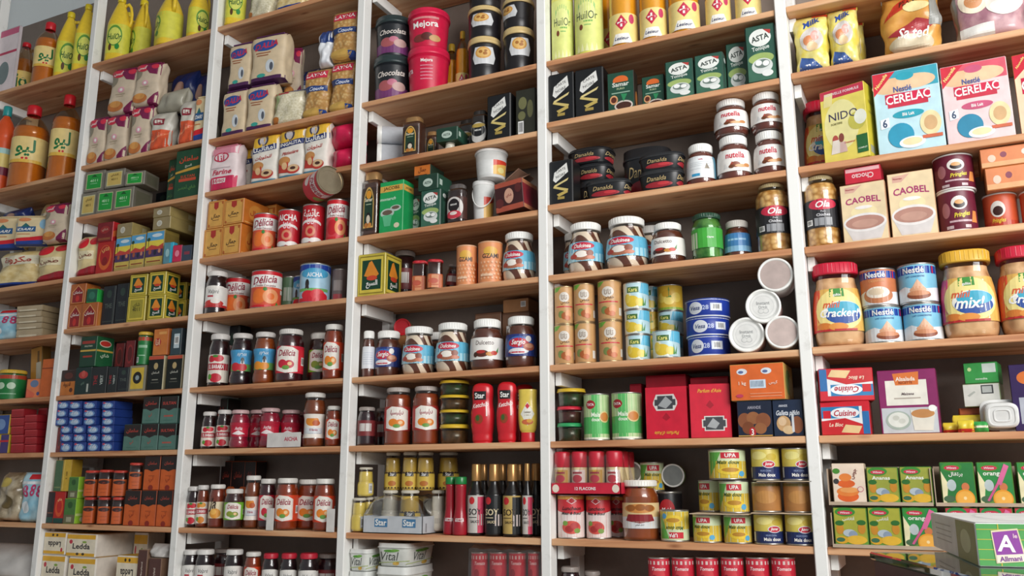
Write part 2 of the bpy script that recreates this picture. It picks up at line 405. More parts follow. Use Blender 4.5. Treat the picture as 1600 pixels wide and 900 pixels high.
# ---- oils
def jug(name, w, h, body, lab, arts, cap, sq=2.6, handle=True, lz=(.12, .55), neck=.17, ry=.8, rough=.35, content=None):
    R = w/2
    raw = [(R*.86, 0), (R*.98, h*.015), (R, h*.05), (R, h*.52), (R*.92, h*.62), (R*.62, h*.78), (R*.34, h*.90), (R*.30, h*.93)] if handle else [(R*.86, 0), (R*.98, h*.015), (R, h*.05), (R*.98, h*.28), (R, h*.56), (R*.97, h*.62), (R*.98, h*.66), (R*.86, h*.74), (R*.6, h*.82), (R*.34, h*.87), (R*.30, h*.90)]
    if not handle: neck = 1
    prof = smooth_prof(raw, 3); rf = prof_r(prof)
    b = MB(); bm_ = mat(body, rough) if isinstance(body, str) else body
    b.lathe([(0, 0)]+prof+[(0, prof[-1][1]+.0005)], bm_, 32, sq, ry)
    parts = [('bottle_body', b, [])]
    if content:
        c = MB(); c.lathe([(0, .003)]+[(max(r-.002, .001), z+.002) for r, z in prof if z < h*.72]+[(0, h*.72)], mat(content, .2, 0, .6), 32, sq, ry); parts.append(('oil', c, []))
    if handle:
        t = MB(); t.tube([(R*.5, 0, h*.88), (R*.72, 0, h*.9), (R*.95, 0, h*.85), (R*1.08, 0, h*.75), (R*1.08, 0, h*.64), (R*.95, 0, h*.56)], R*.13, bm_, 10)
        t.tube([(R*.3, 0, h*.88), (R*.5, 0, h*.88)], R*.15, bm_, 10); parts.append(('handle', t, []))
    l = MB(); band(l, rf, lz[0]*h, lz[1]*h, mat(lab, .4), -150, 150, .0005, 5, sq, ry)
    art(l, cyl_surf(rf, R, sq, ry, False), 2*R, lz[0]*h, lz[1]*h, arts, base=.0009); parts.append(('label', l, []))
    zc = .93 if handle else .895; k = MB(); kr = R*(.36 if handle else .40); k.lathe([(kr*.96, h*zc), (kr, h*(zc+.005)), (kr, h*.985), (kr*.9, h), (0, h)], mat(cap, .35), 24)
    ring(k, kr*.98, h*(zc-.005), .001, mat(cap, .35), 24); parts.append(('cap', k, []))
    KIND[name] = (w, w*ry, h, parts)
jug('yellow_oil_jug', .12, .33, '#ecca34', '#dcd94e', [('e', .5, .6, .34, .36, '#5f9a3a'), ('e', .5, .58, .29, .3, '#dfe36a'), ('t', .5, .56, .62, "HuilOr", '#1e5c2c', {'it': 1, 'sy': 1.6}), ('e', .34, .2, .07, .12, '#5b3a1c'), ('e', .66, .22, .1, .1, '#2f8d3c')], '#e4cb22')
jug('amber_oil_bottle', .13, .30, glass('#fbe6c8', 'amber_plastic'), '#f0d68e', [('r', 0, .0, 1, .12, '#e8bc4e'), ('t', .5, .55, .54, 'ليو', '#13733e', {'sy': .9}), ('e', .45, .16, .04, .04, RED), ('e', .56, .16, .04, .04, RED)], RED, 2.2, False, (.28, .58), ry=1, content='#c9822e')
jug('latin_oil_bottle', .14, .30, glass('#fbe6c8', 'amber_plastic'), '#efd07a', [('r', 0, .0, 1, .12, '#e8bc4e'), ('t', .5, .5, .6, 'lio', '#14693a', {'sy': 1.1})], RED, 2.2, True, (.12, .45), ry=1, content='#a8743a')
jug('orange_drink_bottle', .10, .32, '#e0582a', '#e8d27c', [('r', 0, .8, 1, 1, '#a9d4d2'), ('r', 0, 0, 1, .3, '#7a2540')], '#2a9c9c', 2.2, False, (.2, .5), ry=1)
def slim(name, body, w=.085, h=.33):
    R = w/2; raw = [(R*.86, 0), (R*.97, h*.01), (R, h*.03), (R*1.0, h*.60), (R*.97, h*.65), (R*.88, h*.68), (R*.86, h*.86), (R*.45, h*.93), (R*.4, h*.95)]
    prof = smooth_prof(raw, 3); rf = prof_r(prof); b = MB(); b.lathe([(0, 0)]+prof+[(0, h*.95)], mat(body, .35), 32)
    l = MB(); band(l, rf, h*.03, h*.58, mat('#dfe58a', .4), -150, 150)
    art(l, cyl_surf(rf, R, 2, 1, False), 2*R, h*.03, h*.58, [('e', .5, .72, .36, .2, '#8fc07a'), ('e', .5, .68, .32, .17, '#e6eaa0'), ('t', .5, .62, .8, 'HuilOr', '#27402a', {'b': 0, 'sy': 1.5}), ('e', .3, .42, .07, .05, '#7a4128'), ('r', .4, .5, .72, .53, '#7fb35a'), ('r', .42, .44, .66, .46, '#8fba6a')]+[('p', [(.1+.17*i, 0), (.17+.17*i, .14), (.24+.17*i, 0)], '#eef0b4') for i in range(5)])
    k = MB(); k.lathe([(R*.42, h*.95), (R*.42, h*.99), (R*.36, h), (0, h)], mat('#e4cb22', .35), 24)
    KIND[name] = (w, w, h, [('bottle_body', b, []), ('label', l, []), ('cap', k, [])])
slim('pale_yellow_oil_bottle', '#e3e26a')
jug('golden_oil_bottle', .095, .30, glass('#fdf0cc', 'golden_plastic'), '#efd98c', [('p', [(.5, .95), (.72, .68), (.5, .42), (.28, .68)], '#c92a4a'), ('t', .5, .68, .28, '+', WHT), ('p', [(.15, 0), (.28, .32), (.74, .32), (.88, 0)], '#f5f2ea'), ('t', .5, .16, .5, 'Lesieur', '#24305e', {'it': 1}), ('e', .86, .8, .1, .16, '#c43d62')], '#e0b93c', 2.1, False, (.03, .36), ry=1, content='#e8b23c')
# ---- flour and pasta packets
def brick(name, w, d, h, base, arts, cap=None, seed=1, side=None, sq=5.0, **k):
    pouch(name, w, d, h, base, arts, sq=sq, top=.1, bot=.04, crimp=k.get('crimp', False), seed=seed, side=side, rough=.5, wr=.002)
    if cap:
        c = MB(); c.box(-w*.42, w*.42, -d*.3, d*.3, h*.975, h*1.0, mat(cap, .5), .003); c.box(-w*.40, w*.40, -.003, .003, h, h+.006, mat(cap, .5), .001)
        KIND[name][3].append(('folded_top', c, []))
brick('tan_flour_pack', .09, .06, .17, '#d6c4ac', [('e', .1, .75, .22, .16, '#8f8674'), ('e', .32, .86, .26, .09, '#d0304a'), ('t', .32, .86, .34, 'أنس', WHT, {'it': 1}), ('p', [(.42, 1), (.46, .84), (.62, .72), (1.0, .68), (1.0, 1)], '#7d1c4c'), ('e', .8, .88, .14, .06, '#d0304a'), ('p', [(.68, .1), (1, .3), (1, .0), (.6, .0)], '#7d1c4c'), ('e', .35, .15, .3, .11, '#c2743a'), ('e', .35, .2, .2, .07, '#d99a52'), ('e', .5, .5, .12, .06, '#e3a6b4'), ('e', .5, .5, .05, .03, WHT), ('r', .3, .4, .66, .42, '#b7a58c'), ('r', .33, .36, .6, .37, '#b7a58c')], '#7d1c4c', 3)
brick('dalia_pasta_pack', .12, .07, .17, '#d8c3a2', [('r', -.02, 0, 1.02, .1, '#4d2350'), ('r', 0, .93, 1, 1, '#5b2a5c'), ('e', .45, .74, .36, .11, '#2b4f9d'), ('t', .48, .74, .66, 'DALIA', '#cf2a3e', {'it': 1, 'rot': 8}), ('r', .2, .58, .62, .6, '#a2603e'), ('r', .24, .53, .56, .55, '#a2603e'), ('e', .62, .3, .12, .13, '#cdd4da'), ('e', .66, .29, .05, .08, '#555a66'), ('e', .38, .13, .12, .04, '#38a193')], '#5b2a5c', 5)
def ing(name, txt, sub, seed): brick(name, .10, .06, .19, '#ece6dc', [('r', -.02, .72, 1.02, 1.0, '#e8b93a'), ('e', .45, .86, .2, .12, '#3d3a52'), ('e', .45, .85, .13, .08, '#c9c3c9'), ('p', [(-.02, .70), (-.02, .60), (1.02, .66), (1.02, .77)], '#26356e'), ('t', .5, .685, .78, txt, WHT, {'rot': 5}), ('t', .5, .5, .62, sub, '#b23a34', {'it': 1, 'rot': 5}), ('p', [(.08, .12), (.08, .33), (.32, .4), (.46, .3), (.46, .1)], '#bf3a2e'), ('e', .3, .34, .22, .09, '#c98d52'), ('e', .32, .24, .1, .07, '#e0b98a'), ('e', .64, .16, .24, .09, '#bf3a2e'), ('e', .64, .18, .2, .07, '#e0bd92'), ('e', .64, .18, .1, .03, '#4a2a20'), ('r', 0, 0, .95, .05, '#5a9cba')], None, seed)
ing('yellow_top_flour_pack', 'INGALITA', 'Pâtissière', 4); ing('arabic_flour_pack', 'امغاليتا', 'للحلويات', 6)
brick('pink_flour_pack', .095, .055, .18, '#f0dfe0', [('r', -.02, .78, 1.02, 1, '#e392a4'), ('e', .45, .72, .28, .1, '#c93353'), ('e', .45, .72, .23, .075, '#f1dde0'), ('t', .45, .72, .3, 'أنا', '#c93353'), ('r', .1, .48, .8, .5, '#c9b8bb'), ('t', .5, .4, .7, 'Farine', '#c93353', {'it': 1}), ('r', -.02, 0, 1.02, .3, '#d02c58'), ('r', .18, .16, .66, .26, WHT), ('t', .42, .21, .42, 'RUBIS', '#c93353')], '#e392a4', 8)
brick('cream_couscous_pack', .085, .05, .16, '#e3cfa4', [('e', .3, .85, .2, .06, '#d98a5a'), ('r', .05, .45, .66, .62, '#2c5c8d'), ('t', .35, .53, .5, 'DARI', WHT, {'it': 1}), ('p', [(.2, .62), (.34, .74), (.48, .62)], '#2c6c6c'), ('p', [(0, .12), (0, .22), (1, .32), (1, .18)], RED), ('p', [(0, 0), (0, .12), (1, .18), (1, 0)], '#24408f'), ('e', .9, .7, .14, .16, '#8fbcd8'), ('r', .1, .36, .5, .38, '#c5763c')], '#e3cfa4', 9)
pouch('orange_grain_bag', .085, .06, .17, '#c9c4b8', [('r', -.02, 0, 1.02, .5, '#dc5a33'), ('r', .3, .62, .72, .78, '#8f2233'), ('r', .36, .66, .66, .74, '#d8d2c8'), ('p', [(0, .25), (.9, .42), (.9, .38), (0, .2)], '#e98b62')], seed=5, top=.3, crimp=False, wr=.006)
pouch('grey_grain_bag', .10, .07, .07, '#a9a595', [], seed=6, top=.6, crimp=False, wr=.009, bot=.3)
pouch('blue_bag', .09, .07, .10, '#22336e', [('e', .5, .5, .2, .2, '#b08a7a')], seed=9, top=.5, crimp=False, wr=.008)
PASTA = mat('#d9b77c', .4, 0, .3, 'pasta', ('voronoi', '#b98a4c', 70, .05, .5))
pouch('elbow_pasta_bag', .10, .06, .20, PASTA, [('r', .1, .76, .9, .92, '#c8304a'), ('t', .5, .84, .72, 'LAYNA', WHT, {'rot': 4}), ('r', .06, .5, .92, .61, '#26417e'), ('t', .55, .55, .5, 'Coude', '#d8dce8', {'it': 1, 'rot': 3}), ('e', .4, .1, .4, .09, '#c9a253'), ('p', [(.66, .0), (.66, .15), (1, .1), (1, 0)], '#22448c')], seed=12, side='#c9ccd8', wr=.004, ear=.04)
pouch('rice_bag', .11, .07, .15, mat('#cfc6a4', .35, 0, .4, 'rice', ('noise', '#e6dfc6', 160, .4, .6)), [('p', [(.0, .3), (.0, .9), (.3, .95), (.16, .5)], '#9fb37a'), ('r', .08, .83, .5, .9, '#c63044'), ('e', .12, .14, .1, .1, '#b8702e'), ('r', .3, .92, 1, 1, '#2a4a86')], seed=14, side='#2a4a86', wr=.006)
pouch('white_blue_bag', .07, .05, .16, '#dfe2e8', [('r', -.02, .6, 1.02, 1.0, '#29427e')], seed=15, side='#29427e', wr=.007)
pouch('yellow_pasta_bag', .12, .08, .15, mat('#d9bd7a', .35, 0, .3, 'noodles', ('noise', '#eedaa6', 60, .35, .65)), [('r', .1, .55, .9, .78, '#e8e0c6'), ('t', .5, .66, .6, 'مكرونة', '#b3321e'), ('r', -.02, 0, 1.02, .12, '#1c3f94')], seed=16, side='#1c3f94', wr=.006)
pouch('red_yellow_bag', .10, .07, .16, '#e4cf98', [('e', .3, .8, .22, .14, RED), ('e', .75, .84, .2, .1, RED), ('r', .1, .4, .8, .6, '#efe2bc'), ('p', [(0, 0), (0, .14), (1, .26), (1, 0)], '#a3212e'), ('t', .45, .5, .55, 'طحين', '#7a2a1a')], seed=17, wr=.005)
pouch('milk_candy_bag', .13, .09, .24, mat('#e3cf5a', .3, 0, .4, 'candy_bag', ('noise', '#e8dc8a', 30, .4, .6)), [('e', .5, .52, .34, .2, '#d9d2cc'), ('e', .42, .5, .16, .09, '#d98a5c'), ('e', .6, .58, .13, .08, '#e4a59a'), ('e', .5, .4, .16, .08, '#e6c79a'), ('p', [(.05, .02), (.15, .26), (.5, .2), (.8, .02)], '#3d5c9a'), ('t', .45, .1, .5, 'milk', '#e9ecf4', {'it': 1}), ('t', .5, .82, .55, 'Milk', '#2a4c9a', {'it': 1, 'rot': 20}), ('r', .55, .93, 1, 1, '#d94a2c')], seed=20, side='#dfc84a', wr=.006, ear=.1, top=.35)
pouch('peanut_bag', .22, .10, .20, mat('#c98a3c', .35, 0, .3, 'snack_bag', ('noise', '#d9a350', 14, .4, .6)), [('p', [(.02, .55), (.2, .8), (.5, .95), (.5, .75)], '#c63a2a'), ('p', [(.1, .3), (.6, .52), (.95, .45), (.6, .2)], '#a83238'), ('t', .55, .85, .5, 'PEANUTS', '#2b2018', {'it': 1, 'rot': 14}), ('e', .6, .72, .22, .09, '#e6d49a'), ('t', .55, .3, .55, 'Salted', WHT, {'it': 1}), ('e', .5, .14, .4, .14, '#cfc0a4'), ('r', .82, .4, 1, 1, '#8d8d88')], seed=22, side='#a9a9a4', wr=.008, top=.4)
pouch('popcorn_bag', .24, .10, .20, mat('#9b6a78', .35, 0, .3, 'nut_bag', ('noise', '#c9a0a4', 16, .4, .6)), [('r', 0, .75, 1, 1, '#e3c76a'), ('e', .3, .62, .22, .22, '#e9dcc4'), ('e', .3, .6, .13, .12, '#c98a5a'), ('e', .72, .5, .26, .2, '#eae4da'), ('e', .8, .56, .1, .08, '#f7f3ec'), ('e', .62, .45, .1, .08, '#f7f3ec'), ('r', .06, .05, .55, .22, '#eceae4'), ('r', -.02, 0, .06, 1, '#8d8d88')], seed=23, side='#a9a9a4', wr=.006, top=.3)
pouch('magenta_bag', .11, .07, .09, '#cf1d4e', [], seed=25, top=.45, bot=.4, crimp=False, wr=.006)
pouch('cat_treat_bag', .14, .06, .18, mat('#8fc3d8', .3, 0, .4, 'blue_bag', ('noise', '#b4d8e4', 20, .4, .6)), [('t', .3, .62, .2, '8', '#c4386a'), ('t', .55, .64, .2, '8', '#c4386a'), ('t', .8, .62, .2, '8', '#c4386a'), ('r', .3, .86, 1, .96, RED), ('r', .0, .76, .9, .82, '#e7ecef'), ('e', .3, .3, .2, .12, '#e6eef2')], seed=27, wr=.008, ear=.06)
pouch('clear_snack_bag', .13, .08, .17, mat('#7f6c4e', .3, 0, .5, 'snack_mix', ('noise', '#c9bba0', 26, .35, .6)), [('e', .4, .8, .3, .1, '#c9b25a'), ('e', .6, .4, .2, .14, '#6b5a34')], seed=29, wr=.01)
pouch('white_sack', .20, .10, .10, '#c8c4c0', [], seed=31, wr=.008, crimp=False, top=.6)
pouch('sachet', .05, .02, .035, '#e3c93c', [('r', 0, 0, 1, .3, '#c8352c')], seed=33, wr=.002, top=.5, bot=.5, crimp=False)
pouch('green_sachet', .05, .02, .03, '#3ca14e', [('r', 0, .4, 1, .6, '#e8e4c8')], seed=34, wr=.002, top=.5, bot=.5, crimp=False)
# ---- cartons
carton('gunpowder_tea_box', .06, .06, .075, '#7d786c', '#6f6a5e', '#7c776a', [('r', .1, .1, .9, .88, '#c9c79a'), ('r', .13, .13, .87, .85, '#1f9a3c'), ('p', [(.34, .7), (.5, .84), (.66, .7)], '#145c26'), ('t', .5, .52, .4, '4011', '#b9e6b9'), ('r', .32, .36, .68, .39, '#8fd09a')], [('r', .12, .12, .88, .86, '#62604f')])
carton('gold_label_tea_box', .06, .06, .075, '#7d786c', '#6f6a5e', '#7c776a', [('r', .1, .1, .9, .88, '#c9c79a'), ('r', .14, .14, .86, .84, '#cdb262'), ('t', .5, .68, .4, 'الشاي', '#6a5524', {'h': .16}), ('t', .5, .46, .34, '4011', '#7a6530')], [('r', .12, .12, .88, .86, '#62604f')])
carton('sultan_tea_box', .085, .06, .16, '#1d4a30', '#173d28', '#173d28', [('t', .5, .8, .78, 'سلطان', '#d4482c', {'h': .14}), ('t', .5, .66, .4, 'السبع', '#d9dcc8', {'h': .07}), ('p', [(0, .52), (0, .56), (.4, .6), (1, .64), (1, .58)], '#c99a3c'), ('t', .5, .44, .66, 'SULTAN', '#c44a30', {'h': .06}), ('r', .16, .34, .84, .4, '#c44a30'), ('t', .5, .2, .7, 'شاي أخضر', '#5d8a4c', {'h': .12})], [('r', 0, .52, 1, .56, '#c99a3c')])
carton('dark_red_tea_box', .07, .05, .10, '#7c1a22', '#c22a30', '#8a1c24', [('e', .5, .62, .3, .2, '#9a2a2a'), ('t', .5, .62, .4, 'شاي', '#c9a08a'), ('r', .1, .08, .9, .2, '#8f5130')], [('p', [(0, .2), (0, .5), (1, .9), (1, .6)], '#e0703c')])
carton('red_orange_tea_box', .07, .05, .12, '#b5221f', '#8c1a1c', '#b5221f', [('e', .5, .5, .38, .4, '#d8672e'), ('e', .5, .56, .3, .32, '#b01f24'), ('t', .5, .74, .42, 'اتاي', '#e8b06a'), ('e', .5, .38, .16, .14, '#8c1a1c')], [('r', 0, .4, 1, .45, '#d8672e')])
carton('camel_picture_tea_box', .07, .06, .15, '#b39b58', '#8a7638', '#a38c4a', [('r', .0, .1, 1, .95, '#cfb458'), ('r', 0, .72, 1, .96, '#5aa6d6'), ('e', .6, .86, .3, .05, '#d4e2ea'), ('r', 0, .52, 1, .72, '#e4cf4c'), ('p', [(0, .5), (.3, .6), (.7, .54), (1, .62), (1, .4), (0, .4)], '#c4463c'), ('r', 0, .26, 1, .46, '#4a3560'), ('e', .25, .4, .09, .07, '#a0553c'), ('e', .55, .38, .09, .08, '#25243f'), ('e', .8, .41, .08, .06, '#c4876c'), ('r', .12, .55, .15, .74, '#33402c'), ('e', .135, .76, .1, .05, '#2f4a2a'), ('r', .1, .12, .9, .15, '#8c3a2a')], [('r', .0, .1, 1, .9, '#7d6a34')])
carton('flat_gold_tea_box', .075, .13, .05, '#948460', '#a3905a', '#a8955f', [('e', .38, .5, .16, .26, '#d2cfc2'), ('e', .38, .5, .11, .18, '#bdb9ac')], [('r', .55, .3, .8, .8, '#bdb48c')])
carton('teal_sachet_box', .06, .03, .08, '#5b8b9a', '#33a0bd', '#5b8b9a', [('e', .4, .5, .2, .2, '#9cc4c9'), ('r', .7, 0, 1, 1, '#35b0d0')])
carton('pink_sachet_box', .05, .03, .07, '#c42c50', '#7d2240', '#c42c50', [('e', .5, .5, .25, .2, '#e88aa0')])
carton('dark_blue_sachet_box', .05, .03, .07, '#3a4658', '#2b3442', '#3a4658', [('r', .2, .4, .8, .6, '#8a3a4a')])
carton('arched_red_tea_box', .075, .06, .09, '#b0602e', '#b96a30', '#a85a2c', [('p', [(.1, .05), (.1, .6), (.5, .95), (.9, .6), (.9, .05)], '#d9a26a'), ('p', [(.14, .06), (.14, .58), (.5, .9), (.86, .58), (.86, .06)], '#8e1c20'), ('t', .5, .56, .62, 'سلطان', '#e6dcd4', {'h': .2}), ('e', .5, .26, .13, .16, '#c4302c')], [('p', [(.1, .05), (.1, .6), (.5, .95), (.9, .6), (.9, .05)], '#c07a3c')])
carton('green_tea_sachet_box', .08, .08, .055, '#1f5240', '#38c258', '#2c6a50', [('e', .5, .5, .3, .3, '#2f6c56')])
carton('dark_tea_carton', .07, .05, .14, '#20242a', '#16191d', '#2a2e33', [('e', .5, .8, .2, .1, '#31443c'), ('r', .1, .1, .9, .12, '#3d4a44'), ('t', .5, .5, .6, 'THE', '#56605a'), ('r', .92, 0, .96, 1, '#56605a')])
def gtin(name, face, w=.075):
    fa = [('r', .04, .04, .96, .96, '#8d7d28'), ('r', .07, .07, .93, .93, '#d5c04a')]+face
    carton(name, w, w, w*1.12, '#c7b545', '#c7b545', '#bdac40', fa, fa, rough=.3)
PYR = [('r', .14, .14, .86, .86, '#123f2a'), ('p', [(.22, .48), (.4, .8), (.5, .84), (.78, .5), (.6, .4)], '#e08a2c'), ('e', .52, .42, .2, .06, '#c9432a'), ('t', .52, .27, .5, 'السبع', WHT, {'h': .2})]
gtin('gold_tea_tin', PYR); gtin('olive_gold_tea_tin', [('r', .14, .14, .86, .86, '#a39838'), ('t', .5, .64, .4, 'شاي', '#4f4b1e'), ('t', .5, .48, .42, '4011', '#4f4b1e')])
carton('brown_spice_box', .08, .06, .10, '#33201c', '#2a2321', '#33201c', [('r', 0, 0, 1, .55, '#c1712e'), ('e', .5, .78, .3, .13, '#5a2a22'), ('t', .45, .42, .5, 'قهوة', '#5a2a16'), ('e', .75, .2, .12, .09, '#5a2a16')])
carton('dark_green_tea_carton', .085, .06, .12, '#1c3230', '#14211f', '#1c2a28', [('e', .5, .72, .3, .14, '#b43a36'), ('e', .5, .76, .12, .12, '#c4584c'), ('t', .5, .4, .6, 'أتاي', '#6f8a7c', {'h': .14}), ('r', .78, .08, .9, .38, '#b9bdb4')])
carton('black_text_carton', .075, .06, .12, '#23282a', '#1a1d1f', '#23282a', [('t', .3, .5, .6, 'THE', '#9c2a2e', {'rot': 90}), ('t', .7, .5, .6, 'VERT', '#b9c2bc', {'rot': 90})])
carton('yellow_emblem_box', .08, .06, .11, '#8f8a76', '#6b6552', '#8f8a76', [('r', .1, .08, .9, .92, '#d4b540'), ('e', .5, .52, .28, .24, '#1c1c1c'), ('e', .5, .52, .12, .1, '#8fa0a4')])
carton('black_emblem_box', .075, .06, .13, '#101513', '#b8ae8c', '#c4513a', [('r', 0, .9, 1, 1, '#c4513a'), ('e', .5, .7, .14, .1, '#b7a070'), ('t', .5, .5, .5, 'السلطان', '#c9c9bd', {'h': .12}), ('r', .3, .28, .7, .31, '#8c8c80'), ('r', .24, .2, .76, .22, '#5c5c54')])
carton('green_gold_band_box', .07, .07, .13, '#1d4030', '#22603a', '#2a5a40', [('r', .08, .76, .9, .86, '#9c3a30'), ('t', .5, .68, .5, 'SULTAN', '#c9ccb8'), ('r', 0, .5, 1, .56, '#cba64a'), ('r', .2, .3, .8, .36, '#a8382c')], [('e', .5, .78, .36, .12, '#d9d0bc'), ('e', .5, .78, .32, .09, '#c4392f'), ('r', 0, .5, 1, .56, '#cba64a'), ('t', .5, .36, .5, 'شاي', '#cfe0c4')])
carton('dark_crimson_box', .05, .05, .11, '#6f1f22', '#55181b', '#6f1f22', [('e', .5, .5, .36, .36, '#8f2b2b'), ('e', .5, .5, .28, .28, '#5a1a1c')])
carton('orange_leaflet_box', .09, .02, .12, '#cf7a3a', '#a85a2c', '#cf7a3a', [('e', .3, .5, .24, .16, '#b5342c'), ('r', .35, .8, .9, .9, '#e0a05a'), ('t', .3, .5, .3, 'انا', '#e6c9a4')])
carton('blue_white_box', .05, .05, .12, '#35474f', '#27333a', '#35474f', [('r', .3, .25, .85, .8, '#c3d2d8'), ('bar', .35, .4, .8, .7)])
carton('blue_wafer_pack', .055, .08, .032, '#26438f', '#1f387c', '#2a4894', [('e', .5, .42, .44, .42, '#6c96cc'), ('e', .5, .36, .34, .28, '#a8c4e0'), ('t', .5, .54, .7, 'Tifa', '#eceff6', {'it': 1, 'h': .5, 'b': 0}), ('e', .2, .8, .12, .12, '#c9445c')])
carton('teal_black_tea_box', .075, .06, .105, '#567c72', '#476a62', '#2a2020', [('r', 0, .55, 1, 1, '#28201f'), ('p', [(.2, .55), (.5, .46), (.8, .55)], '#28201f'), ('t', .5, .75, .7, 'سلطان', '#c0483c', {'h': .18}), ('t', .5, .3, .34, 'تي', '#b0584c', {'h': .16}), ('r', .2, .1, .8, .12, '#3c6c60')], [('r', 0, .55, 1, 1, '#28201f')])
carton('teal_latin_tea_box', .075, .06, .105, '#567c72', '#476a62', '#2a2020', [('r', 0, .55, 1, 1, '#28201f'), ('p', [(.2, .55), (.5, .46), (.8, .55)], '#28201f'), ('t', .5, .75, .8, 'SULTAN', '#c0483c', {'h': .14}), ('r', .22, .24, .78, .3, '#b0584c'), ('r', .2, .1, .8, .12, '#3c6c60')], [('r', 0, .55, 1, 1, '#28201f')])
carton('green_olive_tall_box', .05, .06, .14, '#4c6a4c', '#c9a83c', '#b99c3c', [('r', .1, .1, .9, .14, '#7c8a5c')], [('t', .5, .5, .6, '4100', '#6b4c1c', {'rot': 90})])
carton('gold_tall_box', .05, .05, .14, '#c7a43a', '#a8862c', '#d3b95a', [('t', .5, .5, .7, 'S 100', '#6b4c1c', {'rot': 90}), ('r', .05, .02, .12, .98, '#e0c874')])
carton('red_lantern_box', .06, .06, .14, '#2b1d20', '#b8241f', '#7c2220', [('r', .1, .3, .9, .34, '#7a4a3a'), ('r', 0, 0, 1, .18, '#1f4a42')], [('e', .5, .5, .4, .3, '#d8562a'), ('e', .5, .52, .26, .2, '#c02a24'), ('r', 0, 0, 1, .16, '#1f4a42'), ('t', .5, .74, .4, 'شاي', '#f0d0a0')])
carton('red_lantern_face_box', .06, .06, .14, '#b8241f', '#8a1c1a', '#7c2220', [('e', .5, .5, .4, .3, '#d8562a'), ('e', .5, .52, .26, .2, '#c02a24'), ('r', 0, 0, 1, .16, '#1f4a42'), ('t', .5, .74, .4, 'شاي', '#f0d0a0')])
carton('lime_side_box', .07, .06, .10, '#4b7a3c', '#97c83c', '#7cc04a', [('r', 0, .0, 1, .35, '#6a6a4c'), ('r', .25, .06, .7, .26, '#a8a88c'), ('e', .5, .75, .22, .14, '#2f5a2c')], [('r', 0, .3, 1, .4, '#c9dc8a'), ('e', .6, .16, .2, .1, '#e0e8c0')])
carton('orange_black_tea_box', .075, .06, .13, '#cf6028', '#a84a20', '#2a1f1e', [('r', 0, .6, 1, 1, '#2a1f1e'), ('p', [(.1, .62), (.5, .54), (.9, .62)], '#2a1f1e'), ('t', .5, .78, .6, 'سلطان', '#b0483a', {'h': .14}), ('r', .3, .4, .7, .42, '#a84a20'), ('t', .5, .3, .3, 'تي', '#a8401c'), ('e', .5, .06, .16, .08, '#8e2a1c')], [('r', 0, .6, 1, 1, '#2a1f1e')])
carton('yellow_white_napkin_pack', .12, .20, .09, '#efe4cc', '#e4dcd0', '#e8b83a', [('r', 0, .8, 1, 1, '#e8b032'), ('r', 0, 0, 1, .14, '#e8b032'), ('e', .14, .66, .06, .1, '#c83a4a'), ('t', .52, .46, .66, 'Ledda', '#2e2a2e', {'h': .26, 'it': 0}), ('e', .62, .66, .08, .05, '#8fae4a'), ('e', .4, .1, .05, .06, '#4a3a20'), ('e', .6, .1, .05, .06, '#4a3a20')], bev=.004)
carton('mirrored_napkin_pack', .12, .20, .09, '#efe4cc', '#e4dcd0', '#e8b83a', [('r', 0, .8, 1, 1, '#e8b032'), ('r', 0, 0, 1, .14, '#e8b032'), ('e', .86, .2, .05, .1, '#c83a4a'), ('t', .5, .46, .66, 'Ledda', '#2e2a2e', {'h': .26, 'rot': 180}), ('e', .4, .9, .05, .06, '#4a3a20'), ('e', .6, .9, .05, .06, '#4a3a20')], bev=.004)
carton('brown_biscuit_box', .06, .10, .12, '#5a3a34', '#8a6c58', '#d8c8b4', [('t', .5, .5, .8, 'Maryland', '#d8c8bc', {'rot': 90, 'h': .5}), ('r', .1, .02, .9, .08, '#8f2b2b')])
carton('orange_filigree_tea_box', .075, .10, .095, '#d9a253', '#c8742c', '#c9702e', [('r', .04, .04, .96, .96, '#b5622a'), ('r', .07, .06, .93, .94, '#dda855'), ('p', [(.36, .94), (.36, .74), (.5, .66), (.64, .74), (.64, .94)], '#b5342c'), ('t', .5, .42, .56, 'جمال', '#33201a', {'h': .22, 'it': 1}), ('r', .3, .27, .72, .29, '#6a3c1e'), ('e', .1, .1, .06, .05, '#b5622a'), ('e', .9, .9, .06, .05, '#b5622a')], [('e', .5, .5, .3, .36, '#d08a3c'), ('t', .5, .5, .5, 'جمال', '#a83a24'), ('r', .04, .04, .96, .08, '#e0a860')])
carton('jacobs_coffee_pack', .075, .05, .17, '#1fa35a', '#1c9a54', '#27a862', [('r', 0, .80, 1, .92, '#dcae52'), ('t', .5, .86, .7, 'JACOBS', '#5a3a1c'), ('t', .35, .66, .7, 'monarch', '#cfe8d4', {'it': 1}), ('e', .34, .38, .3, .09, '#bcd0c4'), ('e', .34, .39, .22, .05, '#6a5a4c'), ('e', .7, .46, .24, .06, '#bcd0c4'), ('e', .7, .47, .17, .035, '#6a5a4c'), ('p', [(.12, .34), (.22, .12), (.48, .12), (.56, .34)], '#5fc08c'), ('e', .76, .12, .12, .05, '#d9d2b4')], [('r', 0, .80, 1, .92, '#dcae52'), ('t', .5, .86, .6, 'JACOBS', '#5a3a1c')])
